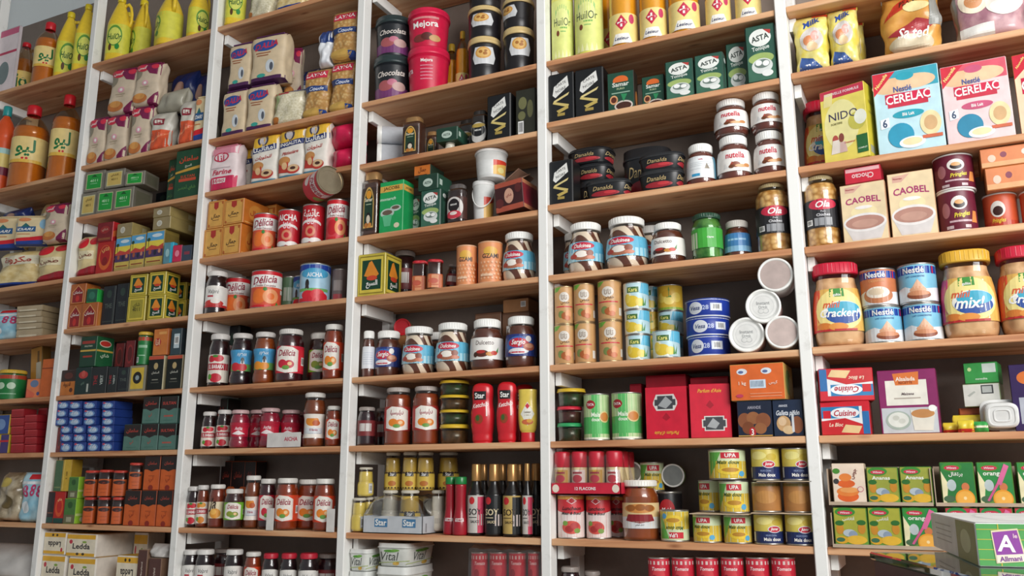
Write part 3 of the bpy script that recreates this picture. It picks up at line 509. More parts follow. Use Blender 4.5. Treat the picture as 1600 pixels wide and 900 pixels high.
ASTA = [('p', [(0, 0), (0, .42), (.45, .56), (1, .4), (1, 0)], '#3d6a56'), ('e', .5, .78, .4, .16, '#e8ebe6'), ('t', .5, .78, .64, 'ASTA', '#23352e', {'rot': 8, 'h': .17}), ('p', [(.62, .93), (.9, .9), (.86, .82)], '#b8403c'), ('t', .5, .58, .66, 'Tonique', '#d8e0d8', {'h': .1, 'rot': 5}), ('e', .5, .4, .46, .1, '#9db46a'), ('e', .52, .26, .38, .14, '#d9dedb'), ('e', .52, .3, .28, .08, '#6f8078'), ('e', .4, .32, .12, .05, '#f2f4f2'), ('e', .66, .3, .12, .05, '#f2f4f2'), ('e', .7, .12, .2, .06, '#e4e7e4')]
carton('asta_coffee_pack', .075, .05, .13, '#2c5648', '#234639', '#3b6a58', ASTA, [('e', .5, .86, .25, .06, '#dfe4df'), ('r', .35, .1, .7, .7, '#3f6f5c')], bev=.003)
carton('flat_asta_pack', .085, .12, .05, '#1f3d30', '#2b5040', '#2f5a48', [('e', .5, .45, .26, .3, '#b9cabf'), ('t', .5, .45, .36, 'ASTA', '#1f3d30')], [('r', .1, .3, .3, .7, '#b9cabf')], bev=.003)
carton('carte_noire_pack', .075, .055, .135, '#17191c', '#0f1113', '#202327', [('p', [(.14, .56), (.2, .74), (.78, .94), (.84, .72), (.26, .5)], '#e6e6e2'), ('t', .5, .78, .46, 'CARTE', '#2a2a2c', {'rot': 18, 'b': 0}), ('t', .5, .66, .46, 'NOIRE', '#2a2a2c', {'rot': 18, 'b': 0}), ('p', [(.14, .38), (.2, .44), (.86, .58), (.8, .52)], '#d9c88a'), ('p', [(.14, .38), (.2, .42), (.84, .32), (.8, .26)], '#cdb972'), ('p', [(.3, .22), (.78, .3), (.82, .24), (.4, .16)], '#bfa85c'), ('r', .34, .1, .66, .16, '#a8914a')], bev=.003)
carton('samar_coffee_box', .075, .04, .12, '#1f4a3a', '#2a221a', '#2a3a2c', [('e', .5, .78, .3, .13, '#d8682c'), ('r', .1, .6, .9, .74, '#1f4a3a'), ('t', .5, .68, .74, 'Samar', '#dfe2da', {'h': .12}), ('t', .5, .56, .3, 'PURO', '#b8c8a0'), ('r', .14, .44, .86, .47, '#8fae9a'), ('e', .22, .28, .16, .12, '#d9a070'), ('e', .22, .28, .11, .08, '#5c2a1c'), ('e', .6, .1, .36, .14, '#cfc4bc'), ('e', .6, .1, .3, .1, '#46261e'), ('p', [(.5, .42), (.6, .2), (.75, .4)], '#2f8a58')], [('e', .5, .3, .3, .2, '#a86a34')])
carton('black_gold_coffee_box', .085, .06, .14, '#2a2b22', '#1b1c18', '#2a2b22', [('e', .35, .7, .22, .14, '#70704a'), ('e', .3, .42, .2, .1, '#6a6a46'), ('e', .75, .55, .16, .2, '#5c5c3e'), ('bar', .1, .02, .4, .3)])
carton('orange_black_box', .085, .09, .04, '#d0742c', '#2a3c30', '#cf7a2c', [('r', 0, 0, .8, .2, '#3a2a1c'), ('t', .5, .6, .5, 'جمال', '#6a2f14')])
carton('brown_cardboard_box', .10, .12, .05, '#7c5a44', '#6a4a38', '#8a6a50', [('bar', .15, .3, .35, .8)])
carton('tan_cardboard_box', .10, .12, .06, '#a8774c', '#8a5f3c', '#b0845a', [('bar', .7, .35, .9, .8)])
carton('grey_tan_box', .05, .12, .07, '#b09a80', '#9a846c', '#b09a80', [('e', .5, .5, .2, .2, '#8a745c')])
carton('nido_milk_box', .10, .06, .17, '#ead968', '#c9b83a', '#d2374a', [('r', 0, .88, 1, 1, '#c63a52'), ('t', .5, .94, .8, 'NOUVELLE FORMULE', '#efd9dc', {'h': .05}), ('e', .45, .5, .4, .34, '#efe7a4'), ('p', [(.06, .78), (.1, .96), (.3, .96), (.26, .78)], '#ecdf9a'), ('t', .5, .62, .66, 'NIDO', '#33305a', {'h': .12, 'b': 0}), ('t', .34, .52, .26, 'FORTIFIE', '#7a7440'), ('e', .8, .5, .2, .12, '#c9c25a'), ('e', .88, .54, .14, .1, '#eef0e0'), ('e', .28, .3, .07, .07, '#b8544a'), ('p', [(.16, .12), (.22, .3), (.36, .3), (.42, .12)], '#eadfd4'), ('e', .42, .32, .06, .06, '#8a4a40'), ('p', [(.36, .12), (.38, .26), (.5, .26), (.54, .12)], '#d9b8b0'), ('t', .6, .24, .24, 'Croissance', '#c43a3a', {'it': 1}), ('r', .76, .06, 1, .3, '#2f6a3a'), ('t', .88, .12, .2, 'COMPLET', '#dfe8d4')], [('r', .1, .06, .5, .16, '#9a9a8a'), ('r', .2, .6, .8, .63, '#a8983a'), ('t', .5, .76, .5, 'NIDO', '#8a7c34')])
def cerelac(name, bg, band_, hat, bear, num):
    carton(name, .17, .07, .19, bg, bg, band_, [('r', 0, .76, 1, 1, band_), ('e', .3, .82, .32, .1, '#e4bd94'), ('e', .66, .84, .3, .09, '#e8c49e'), ('e', .5, .92, .14, .05, hat), ('p', [(0, 1), (.36, 1), (0, .72)], '#cf2a3e'), ('t', .13, .9, .26, 'Nouvelle', '#f5e08a', {'rot': 45, 'h': .05}), ('r', .17, .6, .86, .72, '#d01f48'), ('r', .2, .55, .82, .6, '#c93048'), ('t', .45, .77, .28, 'Nestlé', '#4a5a9a'), ('t', .52, .655, .74, 'CERELAC', WHT, {'h': .11, 'rot': 2}), ('e', .5, .45, .24, .05, hat), ('t', .5, .45, .3, 'Blé Lait', WHT, {'h': .04}), ('p', [(.06, .3), (.06, .42), (.2, .44), (.2, .32)], '#e9eef2'), ('t', .13, .37, .07, num, '#3a4a6a'), ('e', .82, .3, .16, .15, '#e9d9a8'), ('e', .82, .3, .1, .09, '#d3ab7c'), ('e', .36, .2, .2, .15, bear), ('e', .52, .1, .2, .07, '#e9eef0'), ('e', .52, .11, .15, .045, '#ecdcae'), ('r', .68, .12, .98, .16, '#cf6a4a')], bev=.002)
cerelac('blue_cereal_box', '#bfe0ea', '#3ba3b8', '#2aa0b5', '#2f97b8', '6'); cerelac('pink_cereal_box', '#eacfd0', '#d8566a', '#c9567a', '#2f86a8', '6')
carton('orange_cereal_box', .17, .07, .19, '#ecd9b8', '#c9803c', '#c9803c', [('p', [(0, 1), (0, .7), (.5, 1)], '#cf2a3e'), ('t', .12, .9, .2, 'Nouvelle', '#f5e08a', {'rot': 45, 'h': .05}), ('r', .1, .5, 1, .7, '#d01f48'), ('t', .5, .6, .8, 'CERELAC', WHT)], [('r', .2, .5, .8, .8, '#e0a05a')])
CAO = [('p', [(.1, .86), (.1, .96), (.5, .98), (.3, .86)], '#dcae9c'), ('t', .22, .92, .2, 'Nouveau', '#a83a4a', {'h': .05}), ('t', .5, .72, .8, 'CAOBEL', '#a8346c', {'h': .12, 'arc': 2.0}), ('e', .5, .5, .3, .12, '#f0e0b0'), ('p', [(.02, .3), (.2, .02), (.84, .02), (1, .3)], '#d8d2d0'), ('e', .5, .32, .49, .16, '#ebe6e4'), ('e', .5, .32, .44, .12, '#b98a7c'), ('e', .5, .3, .3, .07, '#c69a8a'), ('e', .5, .58, .2, .03, '#f1ece8')]
carton('caobel_cocoa_box', .105, .05, .15, '#e9d3ab', '#c9a07c', '#e2a58c', CAO)
KIND['caobel_cocoa_box'][3][0][1].name = ''
carton('red_chocao_box', .085, .05, .035, '#c8283c', '#a31f30', '#c8283c', [('r', .02, .72, .98, .96, '#e6b0b4'), ('t', .5, .4, .62, 'Chocao', '#e6c4c4', {'rot': 180, 'h': .5})])
carton('orange_wafer_box', .16, .09, .045, '#df8a5a', '#d08048', '#e0995c', [('r', 0, .0, 1, .25, '#e6ae7c'), ('e', .34, .6, .05, .16, '#8a4a5a'), ('e', .66, .62, .05, .16, '#e9d8cc'), ('e', .16, .45, .06, .2, '#e6c9b4')])
carton('red_perfume_box', .12, .09, .135, '#cf1f38', '#b81a30', '#c82036', [('p', [(.18, .7), (.26, .78), (.26, .86), (.7, .86), (.7, .78), (.78, .72), (.78, .66), (.7, .6), (.7, .54), (.26, .54), (.26, .6), (.18, .66)], '#d8d4d0'), ('r', .29, .57, .67, .83, '#43454a'), ('r', .22, .64, .74, .76, '#43454a'), ('p', [(.3, .64), (.5, .82), (.66, .7), (.5, .58)], '#a3a6a8'), ('p', [(.4, .4), (.5, .5), (.6, .4), (.5, .34)], '#a8182c'), ('t', .5, .1, .6, "Parfum d'Asie", '#e2a83c', {'rot': 180, 'it': 1})])
carton('red_perfume_box_upright', .12, .09, .135, '#cf1f38', '#b81a30', '#c82036', [('t', .5, .88, .6, "Parfum d'Asie", '#e2a83c', {'it': 1}), ('p', [(.4, .6), (.5, .7), (.6, .6), (.5, .54)], '#a8182c'), ('r', .34, .12, .84, .4, '#d8d4d0'), ('r', .28, .18, .9, .34, '#d8d4d0'), ('r', .37, .14, .81, .38, '#43454a'), ('r', .31, .2, .87, .32, '#43454a'), ('p', [(.4, .2), (.56, .36), (.72, .26), (.62, .16)], '#a3a6a8')])
carton('red_lying_carton', .13, .12, .05, '#c01c34', '#a8182e', '#c82036', [('bar', .18, .2, .45, .8)])
carton('orange_case', .14, .12, .10, '#dd6a30', '#c9a25a', '#d8743a', [('e', .22, .8, .1, .09, '#d9dfe6'), ('e', .68, .8, .1, .09, '#d9dfe6'), ('e', .2, .79, .05, .04, '#5a6a9a'), ('e', .66, .79, .05, .04, '#5a6a9a'), ('r', .36, .32, .66, .56, '#cfe0ee')]+[('r', .38+.028*i, .36, .39+.028*i, .53, '#3a4a6a') for i in range(9)]+[('t', .22, .46, .14, '1 kg', '#f4d8c4'), ('t', .8, .46, .16, 'كيس', '#f4d8c4'), ('r', .36, .08, .95, .1, '#eaa27c'), ('r', .36, .16, .95, .18, '#eaa27c'), ('e', .16, .12, .07, .05, '#c4405c')], [('e', .4, .5, .3, .36, '#7d8a4a'), ('e', .7, .4, .2, .3, '#d8c488')])
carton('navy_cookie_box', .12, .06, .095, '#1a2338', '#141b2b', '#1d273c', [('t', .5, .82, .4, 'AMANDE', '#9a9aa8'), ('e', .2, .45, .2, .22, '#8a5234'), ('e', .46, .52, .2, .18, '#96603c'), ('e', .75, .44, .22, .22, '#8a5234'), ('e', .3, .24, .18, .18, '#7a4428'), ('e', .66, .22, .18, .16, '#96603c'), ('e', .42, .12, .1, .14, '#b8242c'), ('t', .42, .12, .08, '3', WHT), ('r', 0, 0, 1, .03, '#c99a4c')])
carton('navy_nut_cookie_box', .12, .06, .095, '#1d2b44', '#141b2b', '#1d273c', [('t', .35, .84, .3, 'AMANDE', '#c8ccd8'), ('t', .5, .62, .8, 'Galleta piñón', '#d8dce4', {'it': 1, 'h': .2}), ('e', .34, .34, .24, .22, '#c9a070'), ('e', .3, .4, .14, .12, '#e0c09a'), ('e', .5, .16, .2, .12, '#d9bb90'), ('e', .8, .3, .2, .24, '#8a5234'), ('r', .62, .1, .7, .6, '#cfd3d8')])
def kiri(name, flip):
    a = [('r', 0, 0, .86, .86, '#e4e8ea'), ('r', 0, .5, .8, .86, '#2c7fb4'), ('e', .5, .66, .3, .17, '#eceef0'), ('t', .5, .66, .46, 'Cuisine', '#b8283c', {'it': 1}), ('r', .04, .5, .2, .74, '#cc2030'), ('p', [(0, 0), (0, .42), (.5, .5), (.86, .3), (.86, 0)], '#c8282e'), ('p', [(.4, .06), (.5, .3), (.84, .24), (.76, .02)], '#e4c590'), ('t', .3, .3, .3, 'Le Bloc', '#f2d8c0', {'it': 1}), ('r', .86, 0, 1, .7, '#2c6ca8')]
    if flip: a = [('p' if p[0] == 'p' else p[0],)+(([(1-x, 1-y) for x, y in p[1]], p[2]) if p[0] == 'p' else (1-p[3], 1-p[4], 1-p[1], 1-p[2], p[5]) if p[0] == 'r' else (1-p[1], 1-p[2])+p[3:5]+(p[5],)+(({**(p[6] if len(p) > 6 else {}), 'rot': 180},) if p[0] == 't' else ())) for p in a]
    carton(name, .11, .07, .068, '#cf2030', '#c4202e', '#cf2030', a)
kiri('cheese_block_box', False); kiri('cheese_block_box_flipped', True)
carton('maroon_flour_box', .125, .05, .14, '#8a2a62', '#7a2050', '#8f2e66', [('r', .02, .0, .98, .4, '#c9ccd0'), ('r', .12, .44, .84, .84, '#ebe6da'), ('p', [(.3, .76), (.26, .95), (.72, .97), (.7, .76)], '#dd7a3c'), ('t', .48, .86, .34, 'Alsalada', '#f4e8dc', {'h': .07}), ('t', .48, .8, .28, 'RECETTE', '#8a3a1c', {'h': .04}), ('t', .5, .62, .22, 'Maizena', '#6a5a5c', {'it': 1, 'h': .05}), ('r', .26, .54, .72, .56, '#b8aca0'), ('e', .3, .2, .22, .15, '#aab6ac'), ('e', .3, .21, .18, .12, '#e4e4dc'), ('e', .26, .24, .06, .04, '#cfcfc4'), ('e', .36, .19, .06, .04, '#d2d2c8'), ('p', [(.56, .04), (.52, .36), (.94, .34), (.88, .03)], '#e2dccf'), ('e', .73, .3, .2, .07, '#c58a54'), ('e', .9, .38, .07, .05, WHT)], [('t', .5, .5, .4, 'Maizena', '#d8b8c8', {'rot': 90})])
carton('green_white_carton', .085, .06, .05, '#3c9a4c', '#2f8a40', '#3c9a4c', [('r', .55, .5, .96, .96, '#c9d4cc'), ('e', .16, .7, .06, .1, '#cfe4a0'), ('t', .5, .2, .36, 'merendina', '#d8ecd4')])
carton('white_barcode_carton', .085, .06, .055, '#dcdcd4', '#9aa87c', '#d8d8d0', [('r', .5, .55, .84, .95, '#3a3c3e'), ('r', .53, .6, .8, .9, '#b4b8b4'), ('p', [(.1, .5), (.3, .7), (.34, .64), (.16, .44)], '#b4b8b0')])
carton('purple_side_box', .06, .07, .15, '#3b2a5a', '#33244c', '#3b2a5a', [('e', .5, .8, .3, .1, '#e07a3c'), ('r', .2, .1, .8, .5, '#b9bcc8')])
def juice(name, bg, word, kind, straw=True, bg2='#3d8a34'):
    a = [('r', 0, 0, 1, .12, '#6a9a3c'), ('e', .35, .9, .32, .12, bg2), ('e', .35, .88, .24, .06, '#c9304a'), ('t', .35, .88, .3, 'Wimm', '#f4dce0', {'it': 1, 'h': .08}), ('t', .45, .72, .6, word, '#eef2e4', {'h': .12})]
    if kind == 'p': a += [('e', .16, .44, .12, .14, '#c98a2c'), ('e', .16, .6, .14, .07, '#2f6a2c'), ('e', .84, .46, .12, .14, '#c98a2c'), ('e', .84, .62, .14, .07, '#2f6a2c'), ('e', .45, .34, .2, .1, '#b9c4cc'), ('e', .56, .3, .14, .1, '#8d9cb0'), ('e', .66, .16, .32, .12, '#e0b238'), ('e', .2, .15, .2, .1, '#d9a52c'), ('e', .16, .16, .14, .06, '#3d6a4c')]
    else: a += [('p', [(0, .0), (0, .8), (.2, .5), (.1, .0)], '#e9dfb4'), ('e', .3, .46, .14, .14, '#b9c4c4'), ('e', .72, .42, .12, .1, '#d07a4c'), ('e', .68, .14, .3, .22, '#e89a2c'), ('e', .68, .14, .26, .18, '#f0b04c'), ('e', .68, .15, .05, .04, '#f6d9a0'), ('e', .2, .13, .18, .08, '#4a6a4a')]
    if straw: a += [('p', [(.2, .1), (.26, .08), (.66, .56), (.58, .58)], '#cf5a8a'), ('p', [(.52, .5), (.66, .46), (.94, .92), (.8, .98)], '#d86a98')]
    carton(name, .068, .045, .10, bg, '#4c7a34', '#8aa85a', a, bev=.002)
juice('pineapple_juice_box', '#a8a83c', 'أناناس', 'p', False); juice('pineapple_latin_juice_box', '#9aa040', 'Ananas', 'p', False); juice('orange_juice_straw_box', '#2f8a44', 'orange', 'o'); juice('orange_arabic_juice_box', '#2c7a3c', 'برتقال', 'o', False)
carton('white_orange_slice_juice_box', .068, .045, .10, '#ecd8c4', '#d8c4ac', '#ecd8c4', [('e', .45, .18, .34, .14, '#e0642a'), ('e', .45, .3, .36, .12, '#e8853c'), ('e', .5, .34, .3, .07, '#eda25c'), ('e', .42, .5, .28, .1, '#e0642a'), ('e', .4, .66, .2, .1, '#e8853c'), ('e', .12, .82, .12, .07, '#4a8a34'), ('t', .7, .74, .4, 'جوس', '#7a3a34', {'h': .14, 'rot': 70}), ('e', .1, .56, .09, .07, '#3a3a3c'), ('e', .86, .36, .1, .07, '#c4607a'), ('e', .86, .36, .08, .055, '#ecd8c4')])
juice('red_juice_box', '#c8344a', 'fraise', 'o', True, '#2f8a44')
carton('blue_yellow_biscuit_box', .06, .05, .05, '#33529a', '#c8a53a', '#33529a', [('e', .5, .5, .3, .3, '#7d9ccc')]); carton('yellow_biscuit_box', .06, .05, .09, '#d8bd34', '#b89c2a', '#d8bd34', [('r', .5, 0, 1, 1, '#4a3a7c'), ('r', 0, .6, 1, .7, RED)])
carton('puzzle_juice_box', .06, .045, .08, '#dd7f52', '#b8582c', '#b8582c', [('e', .5, .75, .28, .2, '#6a7c9c'), ('p', [(0, 0), (0, .5), (.6, .2), (.5, 0)], '#d8674c'), ('e', .8, .2, .1, .1, '#4a4c7c')])
carton('orange_carton', .05, .05, .16, '#c9632c', '#a34e22', '#d06a34', [('r', 0, .74, 1, .77, '#8a3a1c')]); carton('tilted_yellow_box', .055, .03, .085, '#c48f3e', '#8a6a34', '#c48f3e', [('r', .5, .05, .95, .6, '#c9c3ae'), ('r', .6, .6, .8, .9, '#7a5a2c')])
carton('sardine_tin', .075, .10, .024, '#b3a184', '#9c8a6c', '#c0ae8c', [('r', .1, .0, .8, .3, '#d6cab0')], rough=.25)
carton('red_foil_tin', .055, .055, .032, '#a81f28', '#8a1a22', '#b82a32', [('r', 0, .85, 1, 1, '#c8464c'), ('r', .1, .2, .9, .24, '#7c1820')], rough=.3)
carton('white_side_pack', .06, .03, .12, '#ecdfe2', '#cfc4c8', '#ecdfe2', [('r', 0, .6, 1, .64, '#c4385c'), ('r', 0, .9, 1, 1, '#d8688c'), ('e', .4, .3, .3, .18, '#7a8a8c')])
# ---- cans
def fruitcan(name, w, h, base, fr, txt='Délicia'):
    can(name, w, h, base, [('r', -.3, .56, 1.3, .90, WHT), ('t', .46, .76, .86, txt, '#9a1f3c', {'it': 1, 'h': .24, 'rot': 6}), ('t', .5, .6, .7, 'Double Concentré', '#8a3a3a', {'it': 1, 'h': .07}), ('e', .3, .3, .26, .2, fr), ('e', .7, .3, .27, .2, '#f0a06a'), ('e', .7, .3, .12, .09, fr), ('e', .5, .5, .07, .05, '#3f8a3a'), ('r', -.3, 0, 1.3, .06, RED), ('r', 1.08, .4, 1.28, .52, '#e8e4dc'), ('p', [(.92, .16), (.86, .06), (1, .06)], '#3f8a3a')], bands=[(.9, 1, RED)])
fruitcan('peach_can', .10, .118, '#e05a3a', '#e8742c'); fruitcan('tomato_can', .085, .11, '#d8444c', '#c8202c'); fruitcan('arabic_tomato_can', .085, .105, '#d8444c', '#d8402c', 'ديليسيا')
def aicha(name, txt): can(name, .08, .105, '#c4202e', [('t', .5, .8, .9, txt, WHT, {'h': .22}), ('t', .5, .58, .34, 'تاتا', '#f0d0d4'), ('e', .5, .5, .5, .12, '#e6e2de'), ('e', .5, .42, .5, .13, '#c4202e'), ('e', .5, .3, .26, .17, '#c8402e'), ('e', .5, .3, .22, .14, '#d88a6a'), ('e', .5, .3, .12, .08, '#c4202e'), ('e', .25, .06, .3, .07, '#ece8e4'), ('e', .75, .06, .3, .07, '#ece8e4')], labz=(.04, .96))
aicha('red_latin_tomato_can', 'AICHA'); aicha('red_arabic_tomato_can', 'عائشة')
can('blue_girl_tomato_can', .105, .12, '#a8cfe4', [('r', -.3, .86, 1.3, 1, '#1f3f9a'), ('p', [(-.3, .86), (-.3, .74), (.0, .84), (.5, .9), (1, .84), (1.3, .74), (1.3, .86)], '#1f3f9a'), ('e', .5, .76, .5, .14, '#4aa4cf'), ('t', .5, .72, .7, 'AICHA', '#eaf2f6', {'h': .12}), ('e', .26, .48, .07, .12, '#26211f'), ('p', [(.18, .34), (.22, .5), (.3, .5), (.34, .34)], '#4a3a3c'), ('r', -.1, .28, 1.0, .36, '#6fae62'), ('e', .3, .18, .24, .12, '#cf2433'), ('e', .62, .2, .24, .14, '#dc3a44'), ('e', .8, .14, .18, .1, '#cf2433'), ('r', -.1, 0, 1.0, .1, '#cf2433')], labz=(.04, .96))
can('grey_tin', .08, .11, '#8a7a78', [('r', .2, .4, .8, .7, '#b8aaa6'), ('r', .2, .1, .8, .3, '#c8545c')])
can('green_tomato_tin', .07, .10, '#5a7a5c', [('r', .2, .3, .8, .7, '#a8b4a4')])
can('beige_chickpea_can', .07, .105, '#c79a66', [('p', [(-.2, .86), (-.2, 1), (.3, 1), (.1, .88)], '#6aa83a'), ('e', .45, .72, .26, .14, '#d9d2c8'), ('t', .45, .72, .3, 'تاتا', '#9a8a7c'), ('t', .5, .55, .6, 'حمص', '#6a4a2c', {'h': .08}), ('r', .0, .44, .9, .47, '#c8283c'), ('e', .3, .24, .16, .1, '#7a8a4c'), ('e', .5, .2, .2, .1, '#a85a2c'), ('e', .66, .26, .16, .11, '#d99a6a'), ('e', .62, .14, .14, .07, '#c8744a'), ('r', .94, .1, 1.12, .3, '#e2ded4')], rim=mat('#c2a47c', .3, .7))
can('pineapple_can', .085, .08, '#b9d8e0', [('p', [(-.4, 0), (-.4, 1), (.0, 1), (.3, .5), (.6, 0)], '#e6ecdc'), ('p', [(.6, .6), (.7, 1), (1.4, 1), (1.4, .5)], '#5fb4d4'), ('e', .3, .28, .3, .22, '#e3c43c'), ('e', .1, .4, .14, .18, '#efd65c'), ('e', .62, .24, .18, .16, '#e8d064'), ('r', .1, .62, .58, .84, '#3f6a34'), ('t', .34, .73, .4, 'Kara', '#e6e07c', {'h': .16}), ('p', [(.72, .1), (.76, .5), (.8, .1)], '#4a8a3a'), ('p', [(.8, .15), (.9, .42), (.86, .1)], '#4a8a3a')])
can('yellow_corn_can', .085, .08, '#d8b03a', [('e', .2, .5, .2, .2, '#e8cc5c'), ('e', .5, .4, .22, .2, '#f0d870'), ('e', .8, .5, .2, .2, '#e8cc5c'), ('e', .4, .66, .2, .14, '#cfa02c'), ('p', [(.4, .5), (.5, .95), (.6, .5)], '#5a8a3a'), ('r', -.3, .0, 1.3, .1, '#8aa83a')])
can('blue_wafer_tin', .13, .055, '#1f3a9a', [('e', .3, .5, .18, .36, '#d9dde4'), ('t', .3, .5, .24, 'Vesa', '#3a4a7a', {'it': 1}), ('t', .55, .5, .14, '28', '#b9c4e4', {'h': .5}), ('r', .66, .3, .94, .74, '#c9d2e2'), ('bar', .7, .34, .9, .7)], rim=mat('#d9dce4', .3), bands=[(.94, 1, '#e4e6ea')], lid=mat('#2a48a4', .3, .3))
can('green_corn_tin', .085, .13, '#8fbe7c', [('r', -.4, 0, 1.4, 1, '#b8cf9a'), ('r', -.4, .12, 1.4, .5, '#4fae5c'), ('r', .3, .0, .62, 1, '#5bb866'), ('e', .25, .78, .2, .1, '#a3222c'), ('t', .25, .78, .3, 'TATA', WHT), ('t', .46, .55, .5, 'Maïs', '#e9f2e0', {'h': .1}), ('t', .46, .44, .5, 'doux', '#e9f2e0', {'h': .08}), ('e', .82, .5, .22, .13, '#d8c88a'), ('e', .82, .5, .18, .1, '#c9803c'), ('r', -.4, .0, 1.4, .04, '#e8ecd8')], labz=(.03, .97))
can('luncheon_meat_can', .085, .135, '#c8323a', [('p', [(-.4, 0), (-.4, .66), (.5, .56), (1.4, .66), (1.4, 0)], '#e6d8d4'), ('r', -.4, .92, 1.4, 1, '#d8a24c'), ('p', [(.5, .97), (.7, .88), (.5, .8), (.3, .88)], '#e6cfcf'), ('p', [(.5, .95), (.66, .88), (.5, .82), (.34, .88)], '#b3242c'), ('t', .5, .7, .74, 'Luncheon', '#2c2022', {'it': 1, 'h': .1}), ('t', .5, .58, .8, 'Meat & Bœuf', '#2c2022', {'it': 1, 'h': .08}), ('e', .48, .24, .36, .16, '#d2564c'), ('e', .4, .2, .16, .08, '#a83434'), ('e', .6, .28, .16, .08, '#b84444'), ('e', .7, .16, .12, .06, '#7a9a4a'), ('e', .25, .34, .1, .06, '#7aa04a')], labz=(.03, .97))
def maiscan(name, flip=False):
    a = [('r', -.4, 0, 1.4, .62, '#d8b83a'), ('p', [(-.1, .05), (-.1, .95), (.3, .95), (.1, .4)], '#62ae4a'), ('r', .3, .72, .82, .94, '#c42a38'), ('t', .56, .83, .4, 'UPA', WHT, {'h': .14}), ('t', .5, .58, .7, 'Maïs doux', '#3a5a2c', {'it': 1, 'h': .13}), ('e', .55, .26, .36, .14, '#e6c63c'), ('e', .55, .3, .24, .08, '#b8862c'), ('e', .88, .16, .1, .1, '#5aa8d0')]
    if flip: a = [(q[0],)+(([(x, 1-y) for x, y in q[1]], q[2]) if q[0] == 'p' else (q[1], 1-q[4], q[3], 1-q[2], q[5]) if q[0] == 'r' else (1-q[1], 1-q[2])+q[3:6]+(({**(q[6] if len(q) > 6 else {}), 'rot': 180},) if q[0] == 't' else ())) for q in a]
    can(name, .085, .082, '#cfdcb4', a, labz=(.05, .95))
maiscan('sweet_corn_can'); maiscan('upturned_corn_can', True)
can('navy_yellow_corn_can', .085, .085, '#d6c45c', [('e', .3, .8, .3, .14, '#e8dd8a'), ('e', .8, .75, .2, .12, '#c9b040'), ('r', -.4, 0, 1.4, .42, '#1f2c5c'), ('e', .68, .5, .24, .13, '#d8dce4'), ('e', .68, .5, .21, .105, '#c2283c'), ('t', .68, .5, .3, 'Juver', WHT, {'it': 1}), ('t', .55, .28, .6, 'SELECCION', '#8fa0c8', {'h': .06}), ('t', .6, .14, .66, 'Maïs doux', WHT, {'h': .12}), ('r', -.2, .05, -.06, .4, '#e2e0d0')], labz=(.05, .95))
can('brown_fruit_can', .085, .085, '#b07a44', [('e', .5, .5, .4, .24, '#c08a4c'), ('r', -.3, .9, 1.3, 1, '#7a6a34')], labz=(.05, .95))
can('small_red_tomato_can', .055, .075, '#c8283c', [('r', -.3, .8, 1.3, .92, '#e0c8c4'), ('e', .5, .4, .3, .3, '#d8444c'), ('t', .5, .66, .7, 'Tomate', '#f4dcdc', {'it': 1, 'h': .12}), ('e', .3, .3, .16, .16, '#a81c2c')], labz=(.04, .96))
can('black_nestle_can', .055, .07, '#1f1c1e', [('e', .5, .6, .3, .26, '#b82a30'), ('t', .5, .6, .4, 'Mejda', WHT, {'it': 1}), ('r', .1, .1, .9, .25, '#c9c4bc')])
def nes(name, mid_, cup): can(name, .085, .09, mid_, [('r', -.4, .76, 1.4, .97, '#17409a'), ('t', .46, .865, .78, 'Nestlé', WHT, {'h': .17}), ('p', [(-.4, 0), (-.4, .3), (.2, .42), (.5, .3), (1.4, .4), (1.4, 0)], '#dfe4e8')]+cup+[('r', .98, .76, 1.03, .97, '#c8283c')], labz=(.05, .95))
nes('blue_condensed_milk_can', '#7cbcd8', [('t', .5, .68, .5, 'LAIT CONCENTRE', '#3a6a9a', {'h': .05}), ('e', .55, .3, .22, .1, '#d8a07c'), ('p', [(.38, .34), (.55, .6), (.74, .34)], '#e0b294'), ('e', .56, .16, .32, .12, '#8a4a30'), ('e', .56, .21, .3, .07, '#c98862')])
nes('orange_condensed_milk_can', '#c9764a', [('t', .5, .68, .7, 'Cappuccino', '#e0a06a', {'it': 1, 'h': .1}), ('e', .5, .26, .44, .24, '#c07a52'), ('e', .5, .34, .34, .17, '#eadfd0'), ('e', .46, .36, .22, .1, '#d9c4a8')])
can('pringles_tub', .095, .085, '#6b1f34', [('e', .5, .72, .22, .18, '#e8e2dc'), ('e', .5, .68, .15, .1, '#2a1a1c'), ('e', .5, .74, .12, .06, '#d9a26a'), ('t', .55, .4, .5, 'Pringles', '#e6d23c', {'h': .16, 'it': 1, 'rot': 6}), ('r', .2, .22, .8, .27, '#c9a8b0'), ('e', .12, .55, .12, .2, '#a86a70'), ('p', [(.8, .2), (.86, .5), (1, .5), (1, .2)], '#d98a4c'), ('r', .1, .06, .3, .14, '#cbb4b8'), ('r', .6, .06, .76, .14, '#cbb4b8')], rim=mat('#e6e2de', .35), lid=mat('#eceae6', .4), labz=(.02, .93))
can('orange_pringles_tub', .095, .075, '#c2502c', [('e', .45, .55, .22, .24, '#d8d2ca'), ('e', .45, .5, .15, .14, '#3a1c16'), ('r', -.4, 0, 1.4, .2, '#b03a22'), ('t', .45, .2, .4, 'Pringles', '#e6c23c', {'it': 1})], rim=mat('#c9603c', .35), lid=mat('#d8d2ca', .4))
can('honey_tin', .065, .10, '#df9260', [('e', .5, .78, .3, .12, '#e2b04a'), ('t', .5, .66, .7, 'GZAMI', '#4a3a34', {'h': .12})]+[('e', .1+.16*i+(.08 if j % 2 else 0), .1+.1*j, .045, .028, '#e9b48c') for i in range(6) for j in range(5)]+[('r', 1.0, 0, 1.3, .6, '#c9602c'), ('r', .1, .14, .6, .2, '#e6c0a0')], labz=(.04, .96), rim=mat('#d8a884', .35))
